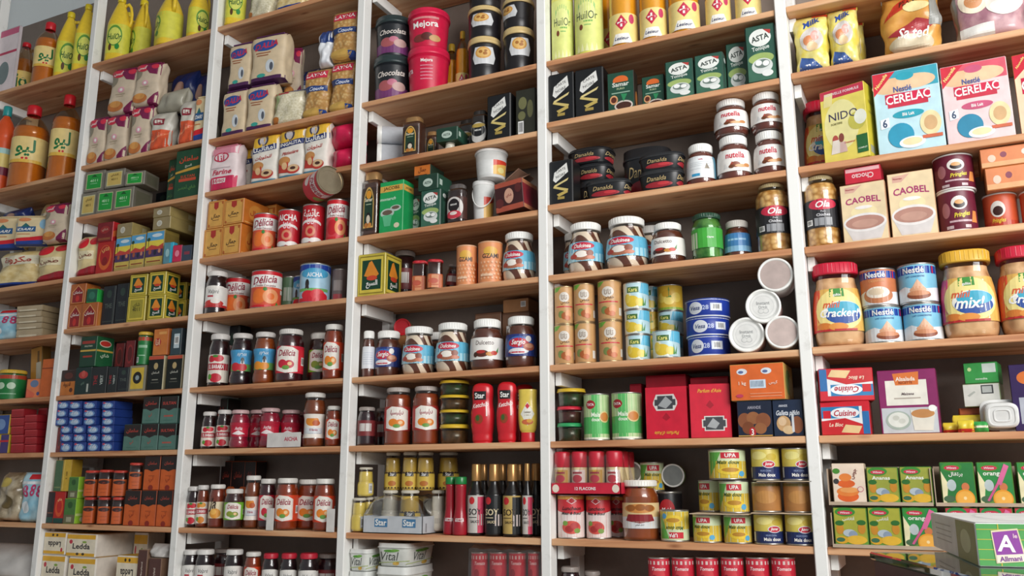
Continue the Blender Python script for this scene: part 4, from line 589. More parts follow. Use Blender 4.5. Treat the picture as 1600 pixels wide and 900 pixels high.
can('white_powder_tin', .075, .12, '#d6d8dc', [('r', .1, .3, .9, .7, '#b9bdc8')], bands=[(0, .14, '#20243c')])
# ---- jars
SWIRL = mat('#e4d2ba', .3, 0, .4, 'two_tone_cream', ('wave', '#5f3322', 14, .42, .52))
CHICK = mat('#e2b873', .35, 0, .3, 'chickpeas', ('voronoi', '#b07c38', 75, .25, .62))
COOKIE = mat('#b07a48', .6, 0, 0, 'crackers', ('voronoi', '#dcb080', 38, .1, .55))
DARKJ, RJAM, OJAM, CHOC, ROSE = '#220a0e', '#3c0a12', '#8a3310', '#5c2e20', '#9c1230'
def mesh_label(): pass
DUL = [('r', -.5, 0, .2, 1, '#bfdfe8'), ('r', -.1, 0, 1.5, 1, '#62b4d4'), ('p', [(-.1, 0), (-.1, .5), (.8, .4), (1.5, .5), (1.5, 0)], '#a8d4e2'), ('e', .36, .78, .36, .19, '#c42440'), ('t', .36, .78, .6, 'Dulcinea', WHT, {'it': 1, 'h': .2}), ('e', .36, .3, .3, .26, '#a86a50'), ('e', .34, .36, .18, .17, '#f2ebe2'), ('e', .1, .26, .12, .12, '#b8483c'), ('e', .58, .4, .1, .16, '#8a4c3a'), ('e', .6, .18, .12, .1, '#c4785c')]
jar('dulcinea_spread_jar', .09, .125, SWIRL, '#f4f4f0', DUL, '#8fcbe0', (.22, .60), 340, 'belly', .15, .84, .70)
DCT = [('t', .42, .76, .62, 'Dulcetto', '#4a2a2c', {'h': .2, 'b': 0}), ('e', .34, .26, .2, .16, '#5a2a1c'), ('e', .3, .34, .14, .08, '#b0302c'), ('e', .58, .24, .12, .1, '#c98a3c'), ('e', .7, .28, .1, .1, '#c43a2c'), ('p', [(.74, .3), (.84, .56), (.82, .3)], '#4a8a4a'), ('e', .14, .22, .07, .12, '#4a2a20')]
jar('dulcetto_spread_jar', .085, .11, CHOC, '#f4f4f0', DCT, '#eeebe6', (.2, .62), 340, 'nut', .17, .78, .70)
NUT = [('t', .5, .72, .86, 'nutella', '#c42440', {'h': .28}), ('r', 0.05, .56, .2, .58, '#eeebe6'), ('e', .5, .28, .14, .13, '#8a4a34'), ('p', [(.3, .2), (.4, .42), (.5, .3)], '#b04438'), ('e', .66, .22, .18, .07, '#dca878'), ('e', .84, .26, .1, .08, '#c98a52'), ('p', [(.14, .1), (.2, .36), (.28, .16)], '#d8d8d8'), ('e', .38, .2, .08, .08, '#6a3a20')]
jar('nutella_jar', .085, .098, '#6a3428', '#f3f2ee', NUT, '#efece8', (.18, .66), 350, 'nut', .2, .8, .74)
jar('nutella_jar_back', .085, .098, '#6a3428', '#f3f2ee', [('t', .5, .84, .8, 'nutella', '#c86a7a', {'h': .07}), ('r', .08, .7, .9, .71, '#a8b0b8'), ('r', .08, .62, .8, .63, '#a8b0b8'), ('r', .08, .54, .84, .55, '#a8b0b8'), ('p', [(.62, .4), (.7, .66), (.8, .4)], '#8a8070'), ('r', .08, .4, .5, .41, '#a8b0b8'), ('r', .18, .08, .46, .2, '#3a9ac8'), ('r', 1.0, 0, 1.3, 1, '#7fb8d0')], '#e6eaec', (.16, .68), 350, 'nut', .2, .8, .76)
SER = [('r', -.5, 0, 1.5, 1, '#26377c'), ('e', .42, .5, .46, .4, '#3a6ab4'), ('e', .4, .6, .34, .22, '#c42a3c'), ('t', .4, .6, .62, 'Sergio', WHT, {'it': 1, 'h': .3}), ('e', .4, .22, .34, .14, '#e6e6ea'), ('e', .76, .42, .2, .18, '#b0604a'), ('e', .76, .46, .14, .1, '#d89a7c'), ('e', .74, .78, .1, .14, '#e6e2e0'), ('r', .1, .14, .6, .2, '#c42a3c')]
jar('sergio_spread_jar', .085, .115, CHOC, '#f4f4f0', SER, '#26377c', (.22, .64), 345, 'nut', .16, .82, .72)
jar('blue_label_spread_jar', .08, .105, CHOC, '#c9c4bc', [('r', -.5, 0, 1.5, 1, '#3f7ab0'), ('r', -.5, .0, 1.5, .3, '#7fb0d0'), ('r', .1, .6, .8, .7, '#8fb8d4')], '#3f7ab0', (.2, .66), 340, 'nut', .18, .8, .72)
jar('white_label_spread_jar', .085, .115, CHOC, '#f0f0ec', [('r', .1, .2+.1*i, .9, .22+.1*i, '#b4bccc') for i in range(6)] if False else [('r', .1, .2+.1*i, .9, .22+.1*i, '#b4bccc') for i in range(6)], '#dfe2e8', (.2, .66), 340, 'nut', .16, .8, .72)
def lab_delicia(fr, txt='Délicia', side='#e02a3c'): return [('r', -.6, .1, .08, .9, side), ('r', .92, .1, 1.6, .9, side), ('p', [(.05, .12), (.05, .86), (.3, 1.0), (.7, .96), (.95, .84), (.95, .06), (.5, .0)], '#efe9e0'), ('t', .5, .74, .76, txt, '#9a1f3c', {'it': 1, 'h': .24}), ('e', .36, .34, .18, .16, fr), ('e', .62, .32, .18, .15, fr), ('e', .5, .2, .14, .08, '#6a9a44'), ('e', .64, .34, .08, .07, '#f0c890'), ('bar', 1.1, .3, 1.3, .6)]
jar('delicia_strawberry_jam_jar', .10, .145, RJAM, '#d9d6d0', lab_delicia('#c8283c'), '#d0243a', (.17, .67), 340, 'std', .1, .86, .78)
jar('delicia_apricot_jam_jar', .10, .145, OJAM, '#e2dfd8', lab_delicia('#e6862c', side='#d8482a'), '#d8431f', (.17, .67), 340, 'std', .1, .86, .78)
jar('delicia_fig_jam_jar', .09, .13, '#3a1a14', '#e2dfd8', lab_delicia('#8a9a3a', side='#78b834'), '#78b834', (.22, .66), 340, 'std', .12, .86, .78)
jar('arabic_apricot_jam_jar', .11, .175, '#8a3a1c', '#b3aaa4', lab_delicia('#e6862c', 'ديليسيا', '#c83030'), '#a83028', (.24, .66), 200, 'tall', .08, .86, .82)
BAR = [('p', [(-.4, .44), (-.4, .96), (.5, 1), (1.4, .96), (1.4, .44)], '#e9dfd4'), ('e', .25, .84, .2, .12, '#c42436'), ('e', .6, .86, .26, .12, '#d0303e'), ('e', .45, .94, .14, .05, '#4a8a3a'), ('r', -.2, .44, 1.2, .68, '#b81e34'), ('t', .5, .56, .86, 'EL BARAKA', WHT, {'h': .14}), ('r', -.2, 0, 1.2, .4, '#e6dccf'), ('e', .5, .16, .3, .16, '#c42436'), ('e', .2, .2, .12, .1, '#5a9a3a')]
jar('baraka_strawberry_jam_jar', .085, .13, '#25080c', '#d8d4d0', BAR, '#e6dccf', (.08, .6), 340, 'std', .11, .9, .78)
BAO = [tuple('#d8862c' if x == '#c42436' else '#e09a3c' if x == '#d0303e' else x for x in p) for p in BAR]
jar('baraka_apricot_jam_jar', .085, .13, '#7a3418', '#d8d4d0', BAO, '#e6dccf', (.1, .6), 340, 'std', .11, .9, .78)
AI = lambda fr: [('r', -.6, .3, 1.6, 1, '#4a9ccc'), ('r', -.6, 0, 1.6, .34, '#6aa85a'), ('e', .3, .2, .26, .2, fr), ('e', .66, .18, .26, .18, fr), ('t', .6, .76, .7, 'AICHA', '#e4eef4', {'h': .18, 'it': 1}), ('e', .66, .5, .09, .15, '#2a2a2c'), ('p', [(.56, .34), (.6, .5), (.72, .5), (.78, .34)], '#e2e2e4')]
jar('aicha_cherry_jam_jar', .09, .14, '#220810', '#d4d0cc', AI('#c42a34'), '#4a9ccc', (.27, .67), 345, 'waist', .1, .88, .8)
jar('aicha_apricot_jam_jar', .09, .14, '#8a4014', '#d4d0cc', AI('#e0902c'), '#4a9ccc', (.27, .67), 345, 'waist', .1, .88, .8)
VAL = [('e', .5, 1.0, .5, .06, '#efece6'), ('t', .5, .74, .76, 'Valpré', '#2c2c30', {'it': 1, 'h': .26, 'b': 0}), ('r', .2, .5, .5, .58, '#b82a3a'), ('e', .5, .2, .5, .16, '#c83a34'), ('e', .6, .3, .22, .12, '#e6e0d8'), ('r', -.3, 0, 1.3, .12, '#b82a2c')]
jar('valpre_cherry_jam_jar', .09, .135, '#1e0c10', '#e6e4e0', VAL, '#e9e7e2', (.16, .62), 300, 'std', .12, .88, .8)
jar('valpre_red_lid_jam_jar', .09, .135, '#1e0c10', '#c02438', VAL, '#e9e7e2', (.16, .62), 300, 'std', .12, .88, .8)
jar('valpre_tall_jam_jar', .09, .165, '#7a3c1c', '#dedbd5', [('e', .4, .7, .36, .2, '#df8a2c'), ('e', .62, .62, .2, .12, '#c05a24'), ('r', -.1, .1, 1.0, .42, '#d6dce0'), ('t', .5, .34, .6, 'El Baraka', '#a03040', {'h': .1}), ('r', .2, .18, .9, .2, '#8a98a4')], '#ece6dc', (.16, .6), 240, 'waist', .09, .9, .84)
jar('orange_picture_jam_jar', .09, .15, '#7a2e18', '#e6e2dc', [('e', .5, .3, .36, .3, '#e29a3c'), ('e', .4, .4, .2, .18, '#f0b85c'), ('t', .3, .8, .5, 'Ja', '#3a2a20', {'it': 1})], '#e9d8b8', (.22, .6), 220, 'std', .1, .88, .8)
jar('rose_jam_jar', .09, .13, '#8f1530', '#c9a8a8', [('p', [(-.4, .2), (-.4, .8), (1.4, .8), (1.4, .2)], '#c4203a'), ('t', .5, .6, .7, 'Aïcha', '#f0d8dc', {'it': 1, 'h': .26}), ('p', [(.1, .2), (.5, .44), (.9, .2), (.5, .12)], '#ece0e0')], '#b81c38', (.3, .66), 340, 'waist', .1, .88, .82)
jar('dark_small_jam_jar', .08, .11, '#2c1218', '#9a908a', [('r', .1, .3, .8, .8, '#c9c4c0')], '#7a2a2c', (.25, .65), 300, 'std', .1, .88, .8)
jar('bear_honey_jar', .105, .155, '#8c431a', '#eae6de', [('r', -.5, 0, 1.5, .45, '#d8dadc'), ('e', .5, .78, .46, .18, '#d08a44'), ('e', .25, .8, .14, .13, '#9a5a24'), ('e', .52, .82, .14, .13, '#9a5a24'), ('e', .78, .8, .14, .13, '#9a5a24'), ('p', [(.08, .3), (.16, .55), (.84, .55), (.92, .3), (.5, .2)], '#8a2028'), ('t', .5, .14, .7, 'عسل طبيعي', '#4a4044', {'h': .09}), ('r', .3, .24, .74, .27, '#9a8a80')], '#e0c490', (.2, .62), 330, 'std', .11, .92, .8)
jar('green_cornichon_jar', .075, .11, mat('#4a6a3c', .35, 0, .4, 'pickles', ('noise', '#8a9a5c', 40, .4, .6)), '#274a38', [('r', -.4, 0, 1.4, 1, '#43a63c'), ('r', -.4, .0, .16, .8, '#c9d8b8'), ('t', .6, .5, .5, 'Câpres', WHT, {'h': .12})], '#43a63c', (.24, .66), 330, 'std', .12, .9, .84, tint='#c8f0d0')
jar('chickpea_jar', .07, .165, CHICK, '#c8b98c', [('r', -.6, 0, 1.6, 1, '#26262a'), ('e', .56, .82, .42, .2, '#c8304a'), ('t', .56, .82, .56, 'Ola', WHT, {'it': 1, 'h': .24}), ('t', .56, .56, .4, 'Pois', '#b9b9bd', {'h': .07}), ('t', .56, .44, .5, 'Chiches', '#dcdce0', {'h': .1}), ('r', .3, .06, .8, .34, '#8a8c90'), ('bar', .04, .1, .24, .3)], '#26262a', (.26, .64), 340, 'tall', .07, .72, .88)
def ckj(name, lidc, nm, sw): jar(name, .115, .175, COOKIE, lidc, [('p', [(-.5, 0), (-.5, 1), (.1, 1), (.2, .5), (.0, 0)], sw), ('e', .5, .5, .46, .5, '#ecd98c'), ('r', .32, .8, .62, 1.0, '#3a8a34'), ('t', .47, .84, .26, 'gullón', WHT, {'h': .08}), ('e', .56, .44, .36, .26, '#e9e6dc'), ('e', .56, .36, .32, .2, '#2c4f9a'), ('e', .58, .52, .3, .16, '#3aa6c4'), ('t', .36, .62, .36, 'mini', '#d8603c', {'it': 1, 'h': .16}), ('t', .5, .42, .72, nm, WHT, {'it': 1, 'h': .26}), ('e', .2, .12, .14, .08, '#d07a34'), ('e', .46, .1, .18, .09, '#dc9040'), ('r', -.3, 0, .8, .05, '#b82a2c')], '#e2b25a', (.17, .68), 345, 'belly', .14, .9, .74, sq=3.0)
ckj('red_lid_cracker_jar', '#c8203c', 'Cracker!', '#cf4a2c'); ckj('yellow_lid_cracker_jar', '#dfae3a', 'mix!', '#c8386c')
COF = [('e', .5, .62, .36, .4, '#cfa85c'), ('r', .14, .06, .86, .62, '#cfa85c'), ('e', .5, .62, .31, .35, '#1d3a2a'), ('r', .19, .1, .81, .62, '#1d3a2a'), ('e', .5, .84, .2, .1, '#d8942c'), ('t', .5, .72, .56, 'Samar', '#e6dcc0', {'h': .1}), ('r', .3, .6, .7, .62, '#a8b89a'), ('e', .5, .26, .2, .16, '#1a1210'), ('e', .5, .26, .14, .1, '#d8cdb8'), ('e', .36, .12, .13, .06, '#b87434'), ('e', .62, .12, .13, .06, '#c9843c')]
jar('gold_lid_coffee_jar', .075, .165, '#4a2c20', mat('#c49a68', .3, .6), COF, '#3a2a22', (.08, .74), 84, 'col', .18, .82, .72, sq=5.0, ry=.8, ribs=False, labw=1.5)
jar('nescafe_coffee_jar', .08, .13, '#2a1612', '#5a5452', [('e', .5, .5, .5, .5, '#d8d4d0'), ('e', .5, .62, .3, .3, '#1f1a1c'), ('t', .5, .66, .5, 'NESCAFÉ', WHT, {'h': .09}), ('e', .5, .2, .4, .18, '#c83a4a'), ('e', .5, .26, .2, .08, '#e8dcd4')], None, (.1, .66), 300, 'col', .16, .8, .8, sq=3.2, ry=.8)
jar('nescafe_gold_jar', .08, .13, '#1e1412', '#2c2826', [('e', .5, .5, .5, .5, '#c9c8c4'), ('e', .5, .6, .42, .3, '#17191c'), ('t', .5, .62, .6, 'NESCAFÉ', WHT, {'h': .1}), ('e', .5, .84, .42, .1, '#b59a4c')], '#2a2422', (.1, .66), 300, 'col', .16, .8, .8, sq=3.2, ry=.8)
# the first nescafe jar has its oval label straight on the glass
jar('nescafe_coffee_jar', .08, .13, '#2a1612', '#5a5452', [('e', .5, .5, .5, .5, '#d8d4d0'), ('e', .5, .62, .3, .3, '#1f1a1c'), ('t', .5, .66, .5, 'NESCAFÉ', WHT, {'h': .09}), ('e', .5, .2, .4, .18, '#c83a4a'), ('e', .5, .26, .2, .08, '#e8dcd4')], '#4a2c26', (.1, .66), 200, 'col', .16, .8, .8, sq=3.2, ry=.8)
jar('mustard_jar', .06, .085, mat('#d3b04c', .3, 0, .5), '#cfc8b8', [('r', -.5, .9, 1.5, 1, '#3a2c22'), ('r', -.5, 0, 1.5, .08, '#3a2c22'), ('r', .24, .72, .76, .98, '#1d2024'), ('t', .5, .85, .4, 'Star', WHT, {'h': .2}), ('e', .5, .3, .24, .16, '#b8702c')], '#d8b84e', (.08, .5), 340, 'mus', .08, .84, .84)
jar('blank_mustard_jar', .06, .085, mat('#d6bd58', .3, 0, .5), '#cfc8b8', [('r', .7, .1, 1.0, .9, '#b8bcc0'), ('bar', .74, .2, .96, .8)], '#d6bd58', (.08, .5), 340, 'mus', .08, .84, .84)
jar('mayonnaise_jar', .06, .085, mat('#dcd6c6', .3, 0, .5), '#cfc8b8', [('r', .3, .3, .8, .6, '#c4beb0')], '#dcd6c6', (.08, .5), 340, 'mus', .08, .84, .84)
jar('red_lid_tea_jar', .055, .095, '#33160f', '#c42430', [('p', [(-.6, 0), (-.6, .8), (.5, .96), (1.6, .8), (1.6, 0)], '#d8946a'), ('e', .4, .5, .3, .2, '#c05a44'), ('r', .1, .2, .9, .26, '#b84c34')], '#c2643c', (.04, .5), 345, 'col', .1, 1.0, .84, sq=4)
jar('orange_label_tea_jar', .06, .105, '#2a1816', '#c03a2c', [('e', .5, .82, .4, .12, '#3a1e1a'), ('t', .5, .78, .5, 'شاي', '#a8402c', {'h': .12}), ('r', .24, .4, .76, .42, '#8a3a1c'), ('r', .3, .2, .7, .22, '#8a3a1c')], '#c35a26', (.04, .66), 345, 'col', .1, 1.0, .84, sq=4)
jar('green_yellow_lid_tea_jar', .08, .13, '#2f7a44', '#d9b23c', [('r', -.6, .86, 1.6, 1, '#b5432a'), ('r', .15, .6, .8, .7, '#8fc09a'), ('r', .2, .3, .7, .34, '#8fc09a'), ('bar', .0, .06, .25, .26)], '#1f7a3c', (.03, .84), 350, 'col', .1, 1.0, .84)
jar('round_tea_tub', .12, .12, '#2a7a44', '#d9b23c', [('r', -.6, .84, 1.6, 1, '#b5432a'), ('e', .3, .55, .16, .14, '#bcd8bc'), ('e', .7, .55, .16, .14, '#bcd8bc'), ('r', .1, .2, .9, .24, '#8fc09a'), ('bar', .0, .04, .22, .26)], '#1f7a3c', (.03, .82), 350, 'col', .12, 1.0, .84)
jar('spice_jar', .05, .11, '#8a5a3a', '#c4283a', [('p', [(.05, .2), (.05, .95), (.95, .95), (.95, .2)], '#ecdcd8'), ('e', .5, .65, .3, .14, '#c83a4a'), ('r', .15, .3, .85, .4, '#c8283c')], '#e6cfa0', (.05, .6), 300, 'col', .3, .98, .9)
# ---- sauce bottles
def sauce(name, w, h, prof, body, cap, capz, arts, lz, sq=2.4, ry=.7, lab=None, capr=None, lw=2.0):
    R = w/2; raw = [(r*R, z*h) for r, z in prof]; P = smooth_prof(raw, 3); rf = prof_r(P)
    b = MB(); b.lathe([(0, P[0][1])]+P+[(0, P[-1][1])], mat(body, .3, 0, .3), 32, sq, ry); parts = [('bottle_body', b, [])]
    c = MB(); cr = capr*R; z0, z1 = capz[0]*h, capz[1]*h
    c.lathe([(0, z0), (cr*.98, z0), (cr, z0+.002), (cr*.97, z1-.002), (cr*.9, z1), (0, z1)], mat(cap, .3) if isinstance(cap, str) else cap, 28, sq if capr > .6 else 2, ry if capr > .6 else 1)
    parts.append(('cap', c, []))
    l = MB(); s = cyl_surf(rf, R, sq, ry, False)
    if lab: band(l, rf, lz[0]*h, lz[1]*h, mat(lab, .4), -150, 150, .0005, 5, sq, ry)
    art(l, s, lw*R, lz[0]*h, lz[1]*h, arts, base=.0008); parts.append(('label', l, []))
    KIND[name] = (w, w*ry, h, parts)
sauce('ketchup_squeeze_bottle', .075, .17, [(.5, .02), (.84, .03), (.86, .14), (.92, .2), (1, .35), (1, .5), (.9, .62), (.88, .72), (.92, .85), (.82, .95), (.5, .995), (.2, 1)], '#c81c28', '#d02430', (0, .03), [('r', .14, .74, .72, .92, '#16181a'), ('t', .42, .83, .46, 'Star', WHT, {'h': .12}), ('t', .46, .62, .8, 'Ketchup', '#f0dcd8', {'it': 1, 'h': .12, 'rot': 8}), ('e', .4, .34, .18, .1, '#8f3a1c'), ('e', .36, .36, .08, .06, '#3a5a24'), ('r', .7, .4, .76, .7, '#ecd8d4')], (.12, .92), capr=.8)
sauce('yellow_mayonnaise_bottle', .075, .155, [(.7, .18), (.74, .2), (.86, .24), (.98, .4), (1, .6), (.95, .8), (.98, .97), (.9, 1), (.3, 1.0)], '#dcc252', '#c9202a', (0, .19), [('p', [(.5, 1), (.86, .55), (.5, .12), (.14, .55)], '#e2e0d4'), ('p', [(.5, .95), (.62, .84), (.5, .73), (.38, .84)], '#c42438'), ('t', .5, .62, .44, 'Lesieur', '#5a4a3a', {'h': .08}), ('r', .34, .5, .66, .52, '#8a7a5a'), ('e', .5, .26, .3, .1, '#c4643c'), ('e', .6, .3, .14, .07, '#d8a03c')], (.24, .76), capr=.74)
sauce('green_cap_ketchup_bottle', .055, .155, [(.8, 0), (.95, .01), (1, .05), (.98, .2), (.8, .35), (.7, .5), (.72, .84), (.7, .87)], '#a01828', '#1d7a3c', (.87, 1), [('r', .2, .7, .8, .95, '#ddd2d0'), ('t', .5, .82, .5, 'TOMAT', '#a01828')], (.08, .3), capr=.78, sq=2, ry=1)
def soy(name, lab, dark):
    sauce(name, .055, .19, [(.84, 0), (.97, .01), (1, .03), (1, .52), (.96, .58), (.7, .66), (.52, .72), (.48, .76)], '#120d0c', mat('#b88a54', .3, .6), (.76, 1), [('e', .3, .86, .18, .1, '#c42a30'), ('t', .5, .56, .8, 'SOY', dark, {'h': .18}), ('r', .1, .4, .6, .42, dark), ('t', .5, .3, .7, 'SAUCE', dark, {'h': .07}), ('r', .66, .0, 1.2, .96, '#c8405c' if name.endswith('silver_label') else '#16181a'), ('r', .7, .2, 1.1, .5, '#cfc0bc')], (.04, .56), 2, 1, lab, .56)
soy('soy_sauce_silver_label', '#c4bfb8', '#2a2628'); soy('soy_sauce_black_label', '#16181a', '#d9c9a4'); soy('soy_sauce_gold_label', '#bda05c', '#3a2a1c')
# ---- tubs and buckets
def bucket(name, w, h, body, lid, arts, bandc=None, ratio=.84, handle=None, lz=(.08, .78), lh=.16):
    R = w/2; b = MB(); bm_ = mat(body, .35); prof = [(R*ratio*.96, 0), (R*ratio, .003), (R*.95, h*(1-lh)-.001)]; rf = prof_r(prof)
    b.lathe([(0, 0)]+prof+[(0, h*(1-lh))], bm_, 36); parts = [('bucket_body', b, [])]
    l = MB(); band(l, rf, lz[0]*h, lz[1]*h, mat(bandc or body, .35), -170, 170); art(l, cyl_surf(rf, R*.9), 1.8*R, lz[0]*h, lz[1]*h, arts, base=.0009); parts.append(('label', l, []))
    c = MB(); z = h*(1-lh); c.lathe([(R*.94, z-.001), (R*1.0, z), (R*1.01, z+h*lh*.3), (R*.985, z+h*lh*.35), (R*.985, h-.003), (R*.96, h), (R*.85, h-.002), (0, h-.002)], mat(lid, .35), 36); parts.append(('lid', c, []))
    if handle:
        t = MB(); z = h*(1-lh)*.93; t.tube([(-R*.98*math.cos(a), -R*1.02*math.sin(a)-.002, z-handle*h*math.sin(a)) for a in [PI*i/14 for i in range(15)]], .0022, mat('#eeeeea', .4), 6); parts.append(('handle', t, []))
    KIND[name] = (w, w, h, parts)
bucket('black_chocolate_bucket', .13, .14, '#22252a', '#2b3a3c', [('r', -.3, 0, 1.3, .32, '#74386e'), ('t', .45, .74, .8, 'Chocolata', '#d8cfc8', {'it': 1, 'h': .26, 'rot': 4}), ('e', .3, .36, .22, .16, '#a8585c'), ('e', .5, .46, .14, .1, '#c4748a'), ('e', .7, .34, .2, .14, '#c4a09a')], '#202328')
bucket('red_mejora_bucket', .135, .135, '#cf1c44', '#d8204a', [('t', .45, .68, .74, 'Mejora', WHT, {'h': .3, 'rot': 3}), ('r', .1, .9, .8, .97, '#d88a8a'), ('e', .3, .2, .2, .14, '#7a3430'), ('e', .5, .26, .16, .14, '#5a2420'), ('e', .72, .2, .16, .12, '#c99a62')], '#cf1c44')
bucket('red_bucket_back', .135, .135, '#cf1c44', '#d8204a', [('t', .5, .86, .3, 'Mejora', WHT, {'h': .16})]+[('r', .34, .3+.1*i, .66, .33+.1*i, '#e08a9c') for i in range(5)]+[('t', -.05, .6, .4, 'jora', '#f0d0d8', {'h': .24})], '#cf1c44')
bucket('black_nut_paste_bucket', .105, .115, '#1f1c1f', '#d9bd84', [('p', [(.22, .1), (.14, .4), (.24, .86), (.8, .86), (.9, .4), (.84, .1)], '#cfd0d2'), ('e', .5, .6, .25, .26, '#d29a4a'), ('e', .5, .6, .2, .2, '#e0b468'), ('e', .42, .64, .06, .07, '#a86c2c'), ('e', .56, .56, .07, .07, '#a86c2c'), ('e', .58, .68, .05, .05, '#a86c2c')], '#1f1c1f', .9, lz=(.3, .82), lh=.14)
bucket('white_bucket', .10, .13, '#dfe0de', '#eeeeec', [('r', .6, 0, 1.2, 1, '#e2b45c'), ('p', [(.6, .6), (.6, 1), (1.2, 1), (1.2, .8)], '#d0402c'), ('e', .9, .3, .14, .2, '#e6d890')], '#dfe0de', .82, .0, (.1, .6), .1)
bucket('white_handled_bucket', .10, .13, '#dfe0de', '#eeeeec', [('r', .6, 0, 1.2, 1, '#e2b45c'), ('p', [(.6, .6), (.6, 1), (1.2, 1), (1.2, .8)], '#d0402c')], '#dfe0de', .82, .5, (.1, .6), .1)
def tub(name, w, d, h, body, lid, fa=(), sa=(), tint=None, taper=.86, sqn=6, content=None, lh=.2):
    X = w/2; ry = d/w; b = MB(); bm_ = glass(body, 'clear_tub') if tint else mat(body, .35)
    prof = [(X*taper*.97, 0), (X*taper, .002), (X*.96, h*(1-lh))]; rf = prof_r(prof); k = 1/sqm(PI/4, sqn)*1.0
    b.lathe([(0, 0)]+prof, bm_, 48, sqn, ry); parts = [('tub_body', b, [])]
    if content: c = MB(); c.lathe([(0, .002), (X*taper*.93, .002), (X*.9, h*(1-lh)*.85), (0, h*(1-lh)*.85)], content, 48, sqn, ry); parts.append(('contents', c, []))
    def sf(s, t, off):
        r = rf(t); q = max(-.9, min(.9, s/r)); yy = (1-abs(q)**sqn)**(1/sqn); return (s, -(r*yy)*ry-off, t)
    def ss(s, t, off):
        r = rf(t); q = max(-.9, min(.9, s/(r*ry))); yy = (1-abs(q)**sqn)**(1/sqn); return (r*yy+off, s, t)
    if fa:
        l = MB(); art(l, sf, w*.9, h*.04, h*(1-lh)*.96, fa, base=.0006); art(l, ss, d*.9, h*.04, h*(1-lh)*.96, sa or fa, base=.0006); parts.append(('printed_label', l, []))
    c = MB(); z = h*(1-lh); c.lathe([(X*.95, z), (X*1.0, z), (X*1.0, z+.003), (X*.97, z+.004), (X*.96, h), (X*.92, h), (X*.88, h-.002), (0, h-.002)], mat(lid, .35), 48, sqn, ry); parts.append(('lid', c, []))
    KIND[name] = (w, d, h, parts)
VIT = [('t', .42, .55, .6, 'Vital', '#4a4f4a', {'it': 1, 'h': .5, 'b': 0}), ('e', .45, .86, .22, .08, '#5c9a3c'), ('e', .6, .9, .14, .07, '#78ae4c'), ('p', [(0, .1), (0, .14), (1, .32), (1, .28)], '#a8b86a'), ('e', .6, .12, .1, .1, '#d9b45c'), ('e', .66, .17, .05, .05, '#c9983c')]
tub('margarine_tub', .13, .17, .075, '#dfe2dc', '#e4e6e2', VIT); tub('small_margarine_tub', .10, .10, .06, '#dfe2dc', '#e4e6e2', VIT)
DK = [('t', .45, .72, .6, 'Danalda', '#c9b07c', {'it': 1, 'h': .3, 'b': 0}), ('e', .5, .3, .34, .2, '#9c2630'), ('e', .62, .36, .14, .12, '#c43a40')]
tub('black_halva_tub', .12, .10, .052, '#1c1d20', '#2c2e31', DK, sqn=2.6); tub('large_black_halva_tub', .15, .12, .085, '#1c1d20', '#26282b', DK, sqn=2.6)
def olive(name, lid, cont): tub(name, .08, .08, .045, '#f2f2ea', lid, (), (), True, .92, 2, mat(cont, .35, 0, .4, 'candied_fruit', ('noise', '#3a2a1c', 60, .3, .7)), .2)
olive('yellow_lid_fruit_tub', '#d8b432', '#6a4a2a'); olive('red_lid_fruit_tub', '#c8283c', '#5a1c28'); olive('green_lid_fruit_tub', '#2f9a5c', '#24402c'); olive('yellow_lid_green_fruit_tub', '#d8b432', '#24542c')
# ---- tins lying on their side: axis turned to face the room (lid towards the viewer)
def lying(name, w, L, side, face, deco, rim=LIDW):
    R = w/2; b = MB()
    b.lathe([(0, 0), (R*.97, 0), (R*.98, .003), (R*.98, L*.86), (R*.9, L*.9)], mat(side, .4), 36)
    l = MB(); fm = mat(face, .4) if isinstance(face, str) else face
    l.lathe([(R*.98, L*.86), (R, L*.88), (R, L-.002), (R*.96, L), (R*.88, L), (R*.86, L-.0025), (0, L-.0025)], rim, 36)
    art(l, lambda s, t, off: (s, t, L-.0023+off), 2*R*.84, -R*.84, R*.84, deco, step=1)
    if not isinstance(face, str): l.lathe([(R*.85, L-.0018), (0, L-.0018)], fm, 36)
    M = Matrix.Translation((0, 0, R)) @ Matrix.Rotation(PI/2, 4, 'X')   # +z -> -y
    M = M @ Matrix.Translation((0, 0, -L/2))
    b.xf(M); l.xf(M)
    KIND[name] = (w, L, w, [('tin_body', b, []), ('lid', l, [])])
EMB = [('e', .5, .5, .46, .46, '#c9cac8'), ('e', .5, .5, .44, .44, '#e4e4e1'), ('e', .5, .5, .36, .36, '#cfd0ce'), ('e', .5, .5, .345, .345, '#e2e2df'), ('t', .5, .6, .44, 'Instant', '#9a9c9c', {'h': .12}), ('t', .5, .46, .3, 'Drink', '#9a9c9c', {'h': .1}), ('e', .42, .32, .1, .09, '#b9bab9'), ('e', .58, .32, .1, .09, '#b9bab9'), ('e', .42, .32, .08, .07, '#dededb'), ('e', .58, .32, .08, .07, '#dededb')]
lying('lying_white_lid_tin', .10, .11, '#c8a8a4', '#e4e4e0', EMB); lying('lying_metal_base_tin', .10, .11, '#d8d6d2', mat('#c4b2ac', .5, .55), [])
lying('lying_milk_tin', .075, .12, '#c9ccd2', '#d8d8d4', [('e', .5, .5, .4, .4, '#b9bcc4')])
lying('lying_red_lid_jar', .07, .10, '#8a6a4a', '#c8202c', [('e', .5, .5, .44, .44, '#c01c28')], mat('#c8202c', .4))
lying('lying_steel_can', .08, .08, '#8aa05a', mat('#9a9a94', .3, .8), [])
